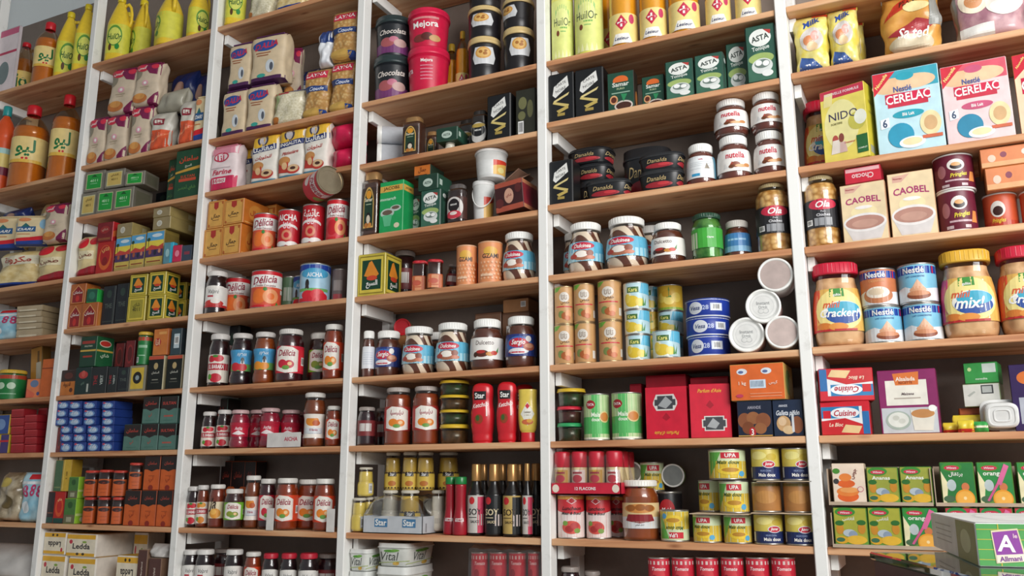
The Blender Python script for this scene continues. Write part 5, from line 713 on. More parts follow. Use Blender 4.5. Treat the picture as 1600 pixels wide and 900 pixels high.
# ================================================================ THE PLACE
ZR = {0: .757, 1: .5555, 2: .4595, 3: .3475, 4: .2555, 5: .1395, 6: .0445, 7: -.0715, 8: -.165, 9: -.30}
ZB = {(4, 2): .4655, (5, 2): .4685, (4, 3): .350, (5, 3): .3515, (3, 2): .457, (3, 3): .3460, (0, 1): .5475, (0, 4): .2490, (5, 5): .1412, (2, 1): .552, (1, 2): .4585}
def shelf_z(b, L): return EZ+DIST*ZB.get((b, L), ZR[L])
PX = [-3.32, -2.724, -2.107, -1.490, -.8815, -.2495, .372, .99]   # upright centres: bay b lies between PX[b] and PX[b+1]
PW, PD, DEPTH, TH = .026, .035, .21, .0155
def link(name, me, parent=None):
    o = bpy.data.objects.new(name, me); COL.objects.link(o)
    if parent: o.parent = parent
    return o
def struct(name, mb):
    o = link(name, mb.mesh(name)); o['kind'] = 'structure'; return o
m = MB(); m.box(-4.2, 2.2, -3.2, .6, -.06, 0, paint_mat('floor_tiles', '#d2cac0', '#beb4a8', 3), 0); struct('floor', m)
m = MB(); m.box(-4.2, 2.2, DEPTH+.012, DEPTH+.10, 0, 3.27, WALLM, 0)
m.box(-4.2, 2.2, DEPTH+.014, DEPTH+.10, 3.27, 3.6, paint_mat('pale_blue_plaster', '#eaf1f3', '#dde6e9', 4), 0); struct('wall_back', m)
m = MB(); m.box(-4.2, 2.2, -3.2, .6, 3.6, 3.7, paint_mat('ceiling_paint', '#c9cdce', '#b9bdbe', 3), 0); struct('ceiling', m)
m = MB(); m.box(-4.3, -4.2, -3.2, .6, 0, 3.6, paint_mat('side_wall_paint', '#b0b4b4', '#9ca0a0', 4), 0); struct('wall_left', m)
TOPZ = 3.40
ORD = ['first', 'second', 'third', 'fourth', 'fifth', 'sixth', 'seventh', 'eighth', 'ninth', 'tenth']
BAYN = ['leftmost bay', 'second bay', 'third bay', 'fourth bay', 'fifth bay', 'rightmost bay']
for i, x in enumerate(PX[:7]):
    u = bpy.data.objects.new('wooden_upright', None); COL.objects.link(u); u.location = (x, 0, 0)
    m = MB(); m.box(-PW/2, PW/2, -.004, PD, 0, TOPZ, WHITE, .002); link('front_post', m.mesh('front_post'), u)
    m = MB(); m.box(-PW/2, PW/2, DEPTH-.03, DEPTH+.008, 0, 2.80, WHITE, .002); link('rear_post', m.mesh('rear_post'), u)
    u['label'] = 'white painted upright, ' + ('left edge of the leftmost bay' if i == 0 else 'right edge of the rightmost bay' if i == 6 else 'between the %s and the %s' % (BAYN[i-1], BAYN[i])); u['category'] = 'upright'; u['group'] = 'white painted uprights'
    if i < 6:
        for L in range(9):
            if i == 0 and L == 2: continue
            z = shelf_z(i, L); m = MB(); m.box(PW/2+.0004, PW/2+.017, .036, DEPTH-.031, z-TH-.034, z-TH-.0006, WHITE, .001); link('cleat', m.mesh('cleat'), u)
rnd = random.Random(3)
FIRST = {0: 0, 1: 0, 2: 0, 3: 1, 4: 1, 5: 2}
for b in range(6):
    n = 0
    for L in range(9):
        if b == 0 and L == 2: continue
        z = shelf_z(b, L); x0, x1 = PX[b]+PW/2, PX[b+1]-PW/2
        m = MB(); m.box(x0+.0005, x1-.0005, rnd.uniform(-.002, .002), DEPTH+.008, z-TH, z, WOOD, .0015)
        o = link('shelf_board', m.mesh('shelf_board')); o['label'] = 'unpainted pine shelf board, %s from the top, %s' % (ORD[n], BAYN[b]); o['category'] = 'shelf'; o['group'] = 'unpainted pine shelf boards'; n += 1
# ---------------------------------------------------------------- putting things on the shelves
BRANDS = ['dalia_', 'black_nestle_',  'jacobs_', 'asta_', 'carte_noire_', 'samar_', 'nido_', 'caobel_', 'chocao_', 'dulcinea_', 'dulcetto_', 'sergio_', 'delicia_', 'baraka_', 'aicha_', 'valpre_', 'nescafe_', 'nestle_', 'mejora_', 'orange_pringles_']
def kname(k):
    for b in BRANDS:
        if k.startswith(b): k = k[len(b):]
    return {'can': 'black_can', 'flat_asta_pack': 'flat_coffee_pack', 'red_mejora_bucket': 'red_bucket', 'red_chocao_box': 'red_cocoa_box', 'sultan_tea_box': 'green_tea_box', 'soy_sauce_black_label': 'soy_sauce_bottle', 'soy_sauce_gold_label': 'soy_sauce_bottle', 'soy_sauce_silver_label': 'soy_sauce_bottle', 'gold_jar': 'coffee_jar', 'cat_treat_bag': 'blue_snack_bag', 'cheese_block_box_flipped': 'cheese_block_box', 'upturned_corn_can': 'sweet_corn_can', 'nutella_jar': 'spread_jar', 'nutella_jar_back': 'spread_jar', 'red_bucket_back': 'red_bucket', 'pringles_tub': 'crisps_tub', 'tub': 'crisps_tub', 'flat_pack': 'flat_coffee_pack', 'pack': 'coffee_pack', 'large_black_halva_tub': 'halva_tub'}.get(k, k)
CATS = [('jug', 'bottle'), ('bottle', 'bottle'), ('soy_sauce', 'bottle'), ('tub', 'tub'), ('bucket', 'bucket'), ('jar', 'jar'), ('can', 'can'), ('tin', 'tin'), ('sachet', 'sachet'), ('bag', 'bag'), ('sack', 'bag'), ('wafer_pack', 'wafer pack'), ('napkin', 'napkin pack'), ('pack', 'packet'), ('box', 'box'), ('carton', 'box'), ('case', 'box')]
def kcat(k):
    if k.startswith('soy_sauce'): return 'bottle'
    if k.endswith('_box') or 'sachet_box' in k: return 'box'
    for a, c in CATS:
        if a in k.split('_') or k.endswith(a): return c
    return 'packet'
MESH = {}
def protos(kind):
    if kind not in MESH:
        w_, d_, h_, parts = KIND[kind]
        MESH[kind] = [(n, b.mesh(n)) for n, b, _ in parts]
    return MESH[kind]
ROUND_W = ('jar', 'can', 'bottle', 'bucket', 'tin', 'jug', 'label')
ITEMS = []; CUR = [0, 0]
def S(b, L): CUR[0], CUR[1] = b, L
def is_round(k):
    return not (k.endswith('_box') or k.endswith('pack') or k.endswith('carton') or 'bag' in k or 'case' in k or k in ('gold_tea_tin', 'olive_gold_tea_tin', 'sardine_tin', 'red_foil_tin') or 'halva' in k or 'margarine' in k or 'sack' in k or 'sachet' in k or k.startswith('lying')) 
def spawn(kind, loc, rot, sc, desc, b, L, base, roll=0, pitch=0):
    ps = protos(kind)
    nm = kname(kind)
    if len(ps) == 1: root = link(nm, ps[0][1])
    else:
        root = bpy.data.objects.new(nm, None); root.empty_display_size = .02; COL.objects.link(root)
        for n, me in ps: link(n, me, root)
    root.location = loc; root.rotation_euler = (math.radians(pitch), math.radians(roll), math.radians(rot)); root.scale = sc
    ITEMS.append(dict(o=root, desc=desc, kind=kind, b=b, L=L, z=base, x=loc[0], y=loc[1]))
    return root
jr = random.Random(11)
def I(kind, x0, x1, y0, desc, d=.012, on=None, rot=None, dep=None, roll=0, pitch=0, lift=0, zb=None):
    w_, d_, h_, parts = KIND[kind]; b, L = CUR; base = (shelf_z(b, L)+.0006 if on is None else on['top']+.0006)+lift
    if zb is not None: base = zb
    xm = (x0+x1)/2; rd = is_round(kind)
    sy_guess = 1.0; yf = d
    for it in range(4):
        yc = yf+(d_*sy_guess/2); yp = yc if rd else yf
        X = at(xm, 450 if it == 0 else mid, yp).x
        y1 = pix((X, yp, base))[1]; mid = (y0+y1)/2
        X0, X1 = at(x0, mid, yp).x, at(x1, mid, yp).x; X = (X0+X1)/2
        W = (X1-X0)*(math.cos(math.atan2(X, DIST+yc)) if rd else 1)
        sy_guess = W/w_ if dep is None else dep/d_
    H = at(xm, y0, yf+(.15*d_*sy_guess if rd else 0)).z-base
    ab = [l for l in range(L) if not (b == 0 and l == 2)]
    if ab: H = min(H, shelf_z(b, ab[-1])-TH-.0015-base)
    sx, sz = W/w_, H/h_
    if rd and sx < .55*sz and d >= .05:
        sx = sy_guess = .78*sz; W = sx*w_; yc = yf+d_*sx/2
    if not (.45 < sx < 1.9 and .45 < sz < 1.9): print('SCALE?', kind, b, L, round(sx, 2), round(sz, 2))
    if rot is None:
        rot = (math.degrees(math.atan2(-X, DIST))*.72+jr.uniform(-9, 9)) if rd else jr.uniform(-1.2, 1.2)
        if kind in ('gold_lid_coffee_jar',) or 'nescafe' in kind: rot = jr.uniform(-3, 6)
    if yc+d_*sy_guess/2 > DEPTH-.001: yc = max(yc-(yc+d_*sy_guess/2-DEPTH+.001), d_*sy_guess/2) ; 
    spawn(kind, (X, yc, base), rot, (sx, sy_guess, sz), desc, b, L, base, roll, pitch)
    ITEMS[-1].update(hx=W/2, hy=d_*sy_guess/2, rd=rd, H=H, on=(on or {}).get('id'), rot=rot)
    return dict(id=len(ITEMS)-1, top=base+H, x=X, w=W, h=H, y=yc)
def lie(kind, cx, cy, dpx, desc, rot=6, yf=.004, b=4, L=5):
    w_, L_, _, _ = KIND[kind]; p = at(cx, cy, yf); R = dpx/2/FPX*(p-CAM).dot(CF)
    s = 2*R/w_
    spawn(kind, (p.x, yf+L_*s/2, max(shelf_z(b, L)+.0006, p.z-R)), rot, (s, min(1, s), s), desc, b, L, p.z-R)
# ================================================================ BAY 1 (leftmost)
S(0, 0)
I('white_side_pack', -34, -6, 57, 'white packet with pink trim cut by the frame edge', d=.01, dep=.012)
I('latin_oil_bottle', 2, 42, 66, 'big amber oil bottle with green Latin lettering', d=.05)
I('amber_oil_bottle', 53, 96, 29, 'amber oil bottle with red cap and cream label', d=.02)
I('yellow_oil_jug', 88, 124, 16, 'yellow oil jug beside the red-capped bottle', d=.04, rot=60)
I('yellow_oil_jug', 117, 150, 4, 'yellow oil jug against the first upright', d=.02, rot=50)
S(0, 1)
I('orange_drink_bottle', -14, 23, 163, 'orange drink bottle with teal cap at left edge')
I('amber_oil_bottle', 18, 78, 158, 'large amber oil bottle, red cap, green Arabic lettering', d=.004)
I('amber_oil_bottle', 79, 127, 143, 'large amber oil bottle next to the upright', d=.03)
S(0, 3)
a = I('yellow_pasta_bag', -8, 50, 387, 'clear yellow pasta bag with blue bottom edge', rot=10)
c = I('red_yellow_bag', 55, 98, 378, 'cream flour bag with red corner swirl', rot=8)
e = I('cream_couscous_pack', -8, 26, 338, 'cream packet with blue nameplate', on=a, rot=20, dep=.05)
e = I('cream_couscous_pack', 27, 60, 337, 'cream packet with blue nameplate', on=a, rot=25, dep=.05)
f = I('tan_flour_pack', 68, 98, 318, 'tan flour pack with red seal standing on a bag', on=c, rot=5, dep=.06)
I('blue_bag', 4, 46, 312, 'dark blue bag lying on top of packets', on=e, d=.03, dep=.08)
I('yellow_pasta_bag', 45, 68, 312, 'tan pasta bag peeping out behind the flour pack', on=a, d=.12, dep=.06)
S(0, 4)
I('cat_treat_bag', -14, 26, 482, 'pale blue and white dotted packet', rot=10, dep=.05)
p = None
for k in range(5): p = I('sardine_tin', 26+jr.uniform(-1, 1), 60+jr.uniform(-1, 1), 523.5-9.2*(k+1), 'flat gold fish tin in a stack', on=p, dep=.10, rot=8)
p = None
for k in range(4): p = I('sardine_tin', 62, 84, 520-10*(k+1), 'flat dark tin behind the gold stack', on=p, dep=.07, d=.09)
S(0, 5)
I('round_tea_tub', -3, 41, 577, 'round green tea tub with yellow lid', rot=30)
I('puzzle_juice_box', 42, 62, 592, 'small orange and blue picture box', rot=12)
I('orange_carton', 63, 81, 561, 'tall orange carton beside the first upright', rot=4)
I('tilted_yellow_box', 39, 58, 541, 'tilted yellow box above the tea tub', d=.10, lift=.055, roll=-8)
I('brown_cardboard_box', 8, 62, 592, 'brown box behind the green tea tub', d=.11, dep=.09)
S(0, 6)
p = I('yellow_biscuit_box', -12, 14, 679, 'yellow and purple box at left edge', d=.01)
I('blue_yellow_biscuit_box', -12, 15, 648, 'blue box on the yellow and purple box', on=p)
for (x0, x1, yt, dd) in ((17, 37, 639, .01), (38, 57, 648, .012), (59, 74, 636, .04)):
    p = None
    for k in range(5): p = I('red_foil_tin', x0+jr.uniform(-.6, .6), x1+jr.uniform(-.6, .6), 706-(706-yt)*(k+1)/5, 'small red stacked cup', on=p, d=dd, dep=.05)
S(0, 7)
I('clear_snack_bag', -12, 30, 738, 'crumpled clear bag of brown snacks', rot=-6)
I('cat_treat_bag', 31, 64, 738, 'blue bag with pink figures and red band', rot=6)
S(0, 8)
I('white_sack', -40, 50, 852, 'crumpled white sack on the lowest visible shelf', dep=.16)
# ================================================================ BAY 2
S(1, 0)
I('yellow_oil_jug', 151, 169, 28, 'yellow oil jug half behind the first upright', rot=70, d=.08)
I('yellow_oil_jug', 168, 205, -8, 'yellow oil jug with sunflower on its label', rot=25)
I('yellow_oil_jug', 203, 241, -12, 'yellow oil jug with open loop handle', rot=-25, d=.05)
I('yellow_oil_jug', 240, 292, -22, 'broad yellow oil jug with handle at right', rot=-30, d=.012)
I('yellow_oil_jug', 294, 328, -28, 'yellow oil jug beside the second upright', rot=80, d=.03)
S(1, 1)
a = I('tan_flour_pack', 131, 159, 184, 'tan flour pack with purple top, lower row', rot=6)
c = I('tan_flour_pack', 162, 192, 179, 'tan flour pack with purple top, lower row', rot=6)
e = I('tan_flour_pack', 196, 229, 166, 'tan flour pack with purple top, lower row', rot=8)
I('tan_flour_pack', 143, 186, 113, 'large tan flour pack leaning on the lower row', on=c, rot=4, roll=4, dep=.06)
I('tan_flour_pack', 208, 248, 97, 'tan flour pack standing highest of its shelf', on=e, rot=6, roll=4, dep=.06)
g = I('orange_grain_bag', 231, 261, 172, 'grey-topped orange grain bag', rot=10)
h = I('orange_grain_bag', 262, 290, 157, 'grey-topped orange grain bag', rot=10)
I('grey_grain_bag', 240, 288, 136, 'crumpled grey bag lying on the orange bags', on=g, dep=.07, d=.02)
I('cream_couscous_pack', 291, 315, 152, 'cream and blue packet beside the second upright', rot=8)
I('blue_bag', 262, 300, 108, 'blue bag high at the back', d=.11, zb=shelf_z(1, 1)+.20, dep=.08)
I('blue_bag', 296, 322, 112, 'blue bag behind the cream packet', d=.12, zb=shelf_z(1, 1)+.17, dep=.07)
I('grey_grain_bag', 250, 322, 190, 'grey sack at the back carrying blue bags', d=.11, dep=.08)
S(1, 2)
a = I('gold_label_tea_box', 120, 146, 302, 'grey tea box with gold face, lower row', rot=4)
c = I('gunpowder_tea_box', 147, 175, 297, 'grey tea box with green face, lower row', rot=8)
e = I('gunpowder_tea_box', 177, 205, 293, 'grey tea box with green face, lower row', rot=5)
f = I('gunpowder_tea_box', 208, 232, 304, 'grey tea box with green face, lower row', d=.05, rot=8)
I('gunpowder_tea_box', 126, 153, 269, 'grey tea box with green face, upper row', on=a, rot=6)
I('gold_label_tea_box', 164, 191, 265, 'grey tea box with gold face, upper row', on=c, rot=6)
I('gunpowder_tea_box', 195, 220, 268, 'grey tea box with green face, upper row', on=e, rot=12)
I('dark_tea_carton', 236, 262, 290, 'dark carton in the shade beside the tall green box', d=.10, dep=.05)
I('sultan_tea_box', 262, 273, 250, 'narrow dark green box behind the tall one', d=.05, dep=.05)
I('sultan_tea_box', 274, 312, 234, 'tall dark green box with red Arabic lettering', rot=3, dep=.07)
S(1, 3)
I('red_yellow_bag', 118, 150, 366, 'cream bag with red band beside the first upright', rot=10)
a = I('red_orange_tea_box', 151, 176, 378, 'red tea box with orange arch', rot=3)
I('dark_red_tea_box', 149, 174, 348, 'dark red tea box on the orange-arched one', on=a, rot=5)
c = I('camel_picture_tea_box', 180, 202, 370, 'gold tea box with desert picture', rot=3)
e = I('camel_picture_tea_box', 204, 225, 365, 'gold tea box with desert picture', rot=3)
f = I('camel_picture_tea_box', 228, 254, 360, 'gold tea box with desert picture', rot=3)
I('flat_gold_tea_box', 183, 205, 349, 'gold box with silver disc, left one', on=c, rot=3, dep=.08)
g = I('flat_gold_tea_box', 233, 262, 340, 'flat gold box with silver disc, under another', on=f, rot=3)
I('flat_gold_tea_box', 231, 260, 318, 'flat gold box with silver disc, topmost', on=g, rot=3)
I('teal_sachet_box', 256, 269, 379, 'small teal sachet box', d=.002, rot=8)
I('pink_sachet_box', 270, 283, 383, 'small pink sachet box', d=.002, rot=8)
I('dark_blue_sachet_box', 284, 298, 383, 'small dark blue sachet box', d=.006, rot=8)
I('camel_picture_tea_box', 262, 292, 345, 'dim gold box behind the small sachet boxes', d=.11, dep=.07)
S(1, 4)
a = I('arched_red_tea_box', 103, 126, 476, 'red tea box with arched orange frame, lower', rot=4)
c = I('arched_red_tea_box', 128, 150, 473, 'red tea box with arched orange frame, lower', rot=4)
I('arched_red_tea_box', 107, 131, 444, 'red tea box with arched orange frame, upper', on=a, rot=4)
I('green_tea_sachet_box', 131, 144, 452, 'small green box on the red tea boxes', on=c, rot=20, dep=.06)
I('dark_tea_carton', 160, 178, 447, 'dark unlit tea carton', d=.03, rot=3)
I('dark_tea_carton', 181, 199, 443, 'dark unlit tea carton', d=.03, rot=3)
a = I('olive_gold_tea_tin', 199, 224, 463, 'plain olive-gold square tin, lower row', rot=6)
c = I('gold_tea_tin', 231, 254, 461, 'gold square tin with orange heap, lower row', rot=6)
e = I('gold_tea_tin', 265, 287, 464, 'gold square tin with orange heap, lower row', d=.04, rot=8)
I('gold_tea_tin', 203, 227, 429, 'gold square tin with orange heap, upper row', on=a, rot=6)
I('gold_tea_tin', 233, 256, 425, 'gold square tin with orange heap, upper row', on=c, rot=6)
I('gold_tea_tin', 267, 288, 433, 'gold square tin with orange heap, upper row', on=e, d=.04, rot=8)
S(1, 5)
a = I('brown_spice_box', 85, 110, 579, 'brown box with orange lower half', rot=3)
c = I('dark_green_tea_carton', 112, 139, 574, 'dark green box with red emblem', rot=3)
e = I('black_text_carton', 142, 165, 573, 'black box with red and white upright letters', rot=3)
f = I('black_text_carton', 168, 182, 573, 'black box with red and white upright letters', rot=3)
f = I('dark_tea_carton', 184, 200, 574, 'plain black tea carton', rot=3)
g = I('yellow_emblem_box', 202, 226, 571, 'grey box with yellow face and black disc', rot=3)
h = I('black_emblem_box', 231, 254, 556, 'black box with red top and gold emblem', rot=3)
h2 = I('black_emblem_box', 260, 283, 555, 'black box with red top and gold emblem', rot=3)
I('green_gold_band_box', 124, 147, 526, 'green box with gold band and red badge', on=c, rot=4)
I('dark_crimson_box', 150, 170, 534, 'dark crimson box upstairs', on=e, d=.05, dep=.05) if False else None
I('dark_crimson_box', 180, 193, 532, 'dark crimson box with round pattern', on=f, d=.03, rot=3)
I('dark_crimson_box', 196, 209, 532, 'dark crimson box with round pattern', on=f, d=.03, rot=3)
I('green_yellow_lid_tea_jar', 215, 238, 518, 'green jar with yellow lid', on=g)
I('orange_leaflet_box', 240, 262, 514, 'orange packet with red oval', on=h, d=.01)
I('blue_white_box', 267, 283, 513, 'dark box with pale barcode patch', on=h2)
S(1, 6)
cols = [(85, 106), (107, 128), (130, 150)]
sup = {}
for r_ in range(3):
    for k, (x0, x1) in enumerate([(94, 112), (114, 133), (136, 155), (158, 177)]):
        sup[k] = I('blue_wafer_pack', x0, x1, 703.5-13*(r_+1), 'blue wafer packet', on=sup.get(k), d=.008, dep=.075)
for r_ in range(3):
    for k, (x0, x1) in enumerate([(86, 105), (107, 127), (130, 150), (159, 178)]):
        sup[k] = I('blue_wafer_pack', x0, x1, 664.5-12.6*(r_+1), 'blue wafer packet', on=sup.get(k), d=.008, dep=.075)
I('dark_crimson_box', 83, 92, 668, 'thin crimson box left of the blue packets', d=.02, dep=.05)
a = I('teal_black_tea_box', 193, 219, 663, 'teal box with black top, Arabic lettering', rot=1)
c = I('teal_black_tea_box', 221, 246, 662, 'teal box with black top, Arabic lettering', rot=1)
e = I('teal_latin_tea_box', 248, 274, 662, 'teal box with black top, Latin lettering, lower', rot=1)
I('teal_black_tea_box', 223, 248, 620, 'upper teal box with black top, Arabic lettering', on=c, rot=1)
I('teal_latin_tea_box', 251, 277, 619, 'teal box with black top, Latin lettering, upper', on=e, rot=1)
S(1, 7)
a = I('red_lantern_box', 66, 78, 768, 'dark box beside the first upright', rot=2, dep=.05)
c = I('red_lantern_face_box', 80, 97, 768, 'red box with lantern picture', rot=5, dep=.05)
I('green_olive_tall_box', 79, 92, 719, 'tall olive-green box', on=a, rot=4, dep=.05)
I('gold_tall_box', 94, 106, 718, 'tall gold box', on=c, rot=10, dep=.05)
a = I('lime_side_box', 100, 117, 779, 'green box with lime side, lower', rot=3)
I('lime_side_box', 103, 120, 745, 'green box with lime side, upper', on=a, rot=3)
lo = [I('orange_label_tea_jar', x0, x1, 777, 'orange-labelled tea jar with red lid, lower row', d=.01) for x0, x1 in ((131, 151), (153, 173), (175, 193))]
for h, (x0, x1, yt) in zip(lo, ((133, 154, 735), (155, 176, 734), (177, 199, 735))): I('orange_label_tea_jar', x0, x1, yt, 'orange-labelled tea jar with red lid, upper row', on=h, d=.01)
lo = [I('orange_black_tea_box', x0, x1, 766, 'orange box with black top, lower row', rot=1) for x0, x1 in ((194, 218), (220, 243), (245, 268))]
I('orange_label_tea_jar', 202, 223, 723, 'taller red-lidded orange jar on orange boxes', on=lo[0], d=.01)
I('orange_black_tea_box', 225, 249, 712, 'orange box with black top, upper row', on=lo[1], rot=1)
I('orange_black_tea_box', 251, 275, 712, 'orange box with black top, upper row', on=lo[2], rot=1)
S(1, 8)
BZ = shelf_z(1, 8)
a = I('yellow_white_napkin_pack', 64, 102, 867, 'white and yellow napkin pack, lower row', dep=.17)
c = I('yellow_white_napkin_pack', 105, 148, 871, 'white and yellow napkin pack, lower row', dep=.17)
I('mirrored_napkin_pack', 67, 102, 831, 'white and yellow napkin pack turned upside down', on=a, dep=.17)
I('yellow_white_napkin_pack', 103, 150, 834, 'white and yellow napkin pack, upper row', on=c, dep=.17)
e = I('mirrored_napkin_pack', 170, 211, 868, 'napkin pack lying upside down beside brown box', dep=.14, d=.02)
I('brown_biscuit_box', 214, 228, 859, 'brown box with upright white lettering', rot=1, dep=.08)
g = I('brown_biscuit_box', 231, 250, 872, 'brown and white box beside the second upright', rot=2, dep=.07)
I('white_sack', 231, 256, 850, 'small white wrapped bag', on=g, dep=.05)
I('yellow_white_napkin_pack', 213, 240, 833, 'yellow-topped pack at the back, brown box before it', d=.13, dep=.07)
# ================================================================ BAY 3
S(2, 0)
I('yellow_oil_jug', 354, 386, -60, 'yellow oil jug right of the second upright', rot=40)
I('rice_bag', 387, 421, -22, 'white and green rice bag', dep=.06)
I('yellow_pasta_bag', 430, 470, -32, 'yellow bag under the top frame edge', dep=.06)
S(2, 1)
a = I('dalia_pasta_pack', 346, 381, 139, 'beige pasta pack with blue oval, lower row', rot=3)
c = I('dalia_pasta_pack', 384, 423, 130, 'beige pasta pack with blue oval, lower row', rot=6)
I('dalia_pasta_pack', 357, 389, 66, 'beige pasta pack with blue oval, upper row', on=a, rot=5)
I('dalia_pasta_pack', 391, 439, 52, 'beige pasta pack with blue oval, upper row', on=c, rot=6, dep=.07)
e = I('rice_bag', 426, 470, 137, 'rice bag with blue top and green side', rot=8, dep=.06)
I('tan_flour_pack', 444, 465, 68, 'tan pack seen side-on behind the pasta', on=e, d=.07, rot=20)
I('white_blue_bag', 468, 492, 95, 'white packet in shade behind the pasta bags', d=.10, zb=shelf_z(2, 1)+.10, dep=.05)
e = I('elbow_pasta_bag', 473, 509, 104, 'pasta bag with red nameplate and blue band', rot=8, dep=.06)
f = I('elbow_pasta_bag', 512, 549, 92, 'pasta bag with red nameplate beside third upright', rot=8, dep=.06)
I('elbow_pasta_bag', 517, 555, 13, 'pasta bag standing on another pasta bag', on=f, rot=8, dep=.05)
I('white_blue_bag', 496, 517, 44, 'white and blue bag standing on pasta', on=e, rot=8, dep=.05)
I('blue_bag', 332, 352, 135, 'blue bag behind the first pasta pack', d=.13, dep=.06)
S(2, 2)
I('pink_flour_pack', 326, 366, 226, 'pink and white flour pack', rot=3)
I('yellow_top_flour_pack', 369, 391, 219, 'narrow yellow-topped flour pack half hidden', rot=3, d=.03)
I('arabic_flour_pack', 392, 431, 208, 'yellow-topped flour pack with Arabic blue band', rot=3)
I('yellow_top_flour_pack', 434, 472, 197, 'yellow-topped flour pack with Latin blue band', rot=3)
I('arabic_flour_pack', 474, 510, 190, 'yellow-topped flour pack beside the magenta bags', rot=3)
a = I('magenta_bag', 513, 550, 224, 'crinkled magenta bag, lower', rot=0, dep=.10)
I('magenta_bag', 511, 550, 186, 'crinkled magenta bag, upper', on=a, dep=.10)
S(2, 3)
a = I('orange_filigree_tea_box', 308, 339, 359, 'orange tea box, lower left', rot=1, dep=.06)
c = I('orange_filigree_tea_box', 342, 374, 351, 'orange tea box, lower right', rot=1)
I('orange_filigree_tea_box', 315, 344, 315, 'orange tea box, upper left', on=a, rot=1, dep=.06)
I('orange_filigree_tea_box', 347, 379, 312, 'orange tea box, upper right', on=c, rot=1)
I('peach_can', 395, 434, 333, 'red can with peach picture and Arabic name')
ITEMS[-1]['desc'] = 'red can with peach picture'
I('red_latin_tomato_can', 434, 471, 327, 'red tomato can with Latin lettering', d=.01)
r1 = I('red_arabic_tomato_can', 472, 508, 319, 'red tomato can with Arabic lettering')
r2 = I('tomato_can', 510, 545, 311, 'red and white can with tomato slices')
I('orange_filigree_tea_box', 398, 430, 322, 'dim orange box behind the peach can', d=.13, dep=.06)
S(2, 4)
I('valpre_cherry_jam_jar', 317, 357, 422, 'dark jam jar with white lid and red label')
I('peach_can', 352, 391, 427, 'red can with peaches, nearer the jam jar', d=.04)
I('peach_can', 392, 441, 422, 'red can with peaches, larger', d=.006)
I('green_tomato_tin', 441, 455, 431, 'narrow green tin in shade', d=.09)
I('blue_girl_tomato_can', 455, 482, 430, 'small blue can behind the big blue one', d=.08)
I('blue_girl_tomato_can', 468, 517, 411, 'big blue can with girl and tomatoes')
I('grey_tin', 518, 543, 420, 'dim grey tin beside the third upright', d=.08)
S(2, 5)
I('rose_jam_jar', 315, 329, 540, 'thin dark jar half hidden at left', d=.06)
I('baraka_strawberry_jam_jar', 326, 359, 521, 'jam jar with strawberry label and red band')
I('aicha_cherry_jam_jar', 360, 395, 520, 'dark jam jar with sky-blue label')
I('aicha_apricot_jam_jar', 396, 431, 518, 'amber jam jar with sky-blue label')
I('delicia_strawberry_jam_jar', 432, 475, 513, 'wide dark jam jar with cream label')
I('delicia_fig_jam_jar', 476, 496, 519, 'narrow dark jam jar behind, cream label', d=.06)
I('delicia_strawberry_jam_jar', 490, 510, 516, 'dark jar mostly hidden by the amber one', d=.11)
I('delicia_apricot_jam_jar', 505, 537, 506, 'tall amber jam jar beside the third upright')
I('dark_tea_carton', 303, 326, 505, 'black carton in the dark corner', d=.12, dep=.05)
S(2, 6)
I('teal_black_tea_box', 297, 313, 625, 'dim teal box beside the second upright', d=.12, dep=.06)
I('baraka_strawberry_jam_jar', 315, 338, 643, 'dark jam jar, white and red label', d=.03)
I('baraka_strawberry_jam_jar', 338, 361, 640, 'dark jam jar, white and red label', d=.03)
I('rose_jam_jar', 359, 390, 640, 'rose-red jam jar', d=.004)
I('rose_jam_jar', 390, 410, 640, 'rose-red jam jar set further back', d=.08)
I('rose_jam_jar', 405, 438, 637, 'rose-red jam jar in the carton pack', d=.03)
I('rose_jam_jar', 440, 460, 640, 'rose-red jam jar in the carton pack', d=.07)
I('rose_jam_jar', 455, 476, 642, 'rose-red jam jar in the carton pack', d=.10)
I('valpre_tall_jam_jar', 474, 509, 613, 'tall amber jam jar with waist')
I('delicia_apricot_jam_jar', 509, 533, 634, 'amber jam jar with red label', d=.02)
I('teal_black_tea_box', 297, 315, 672, 'dim teal box low beside the second upright', d=.12, dep=.06) if False else None
I('brown_cardboard_box', 505, 535, 622, 'dark box behind the amber jars', d=.14, dep=.05)
S(2, 7)
I('baraka_strawberry_jam_jar', 281, 305, 760, 'dark jar with red and white label')
I('baraka_apricot_jam_jar', 305, 326, 758, 'dark jar with orange fruit label')
I('orange_picture_jam_jar', 326, 352, 757, 'amber jar with yellow picture label')
I('delicia_fig_jam_jar', 350, 381, 764, 'brown jar with lime label side', d=.004)
I('valpre_tall_jam_jar', 382, 407, 743, 'tallest jar, orange fruit label', d=.03)
I('delicia_strawberry_jam_jar', 404, 431, 748, 'dark red jar with cream label', d=.03)
I('delicia_apricot_jam_jar', 430, 466, 747, 'amber jar with cream label, most visible', d=.004)
I('delicia_apricot_jam_jar', 466, 489, 749, 'amber jar between two larger ones', d=.05)
I('delicia_apricot_jam_jar', 490, 524, 748, 'amber jar with orange label side by third upright', d=.008)
I('white_label_spread_jar', 352, 380, 756, 'white-lidded jar standing in the second row', d=.11)
for x0, x1 in ((293, 312), (314, 338), (340, 360)): I('orange_black_tea_box', x0, x1, 721, 'dim orange box behind the jars', d=.15, dep=.05, rot=0)
S(2, 8)
for x0, x1, nm in ((276, 303, 'first'), (304, 335, ''), (350, 380, '')): I('valpre_cherry_jam_jar', x0, x1, 859, 'white-lidded dark jam jar')
I('dark_small_jam_jar', 334, 352, 858, 'dim jar behind the white-lidded ones', d=.09)
I('delicia_apricot_jam_jar', 381, 408, 863, 'white-lidded brown jam jar')
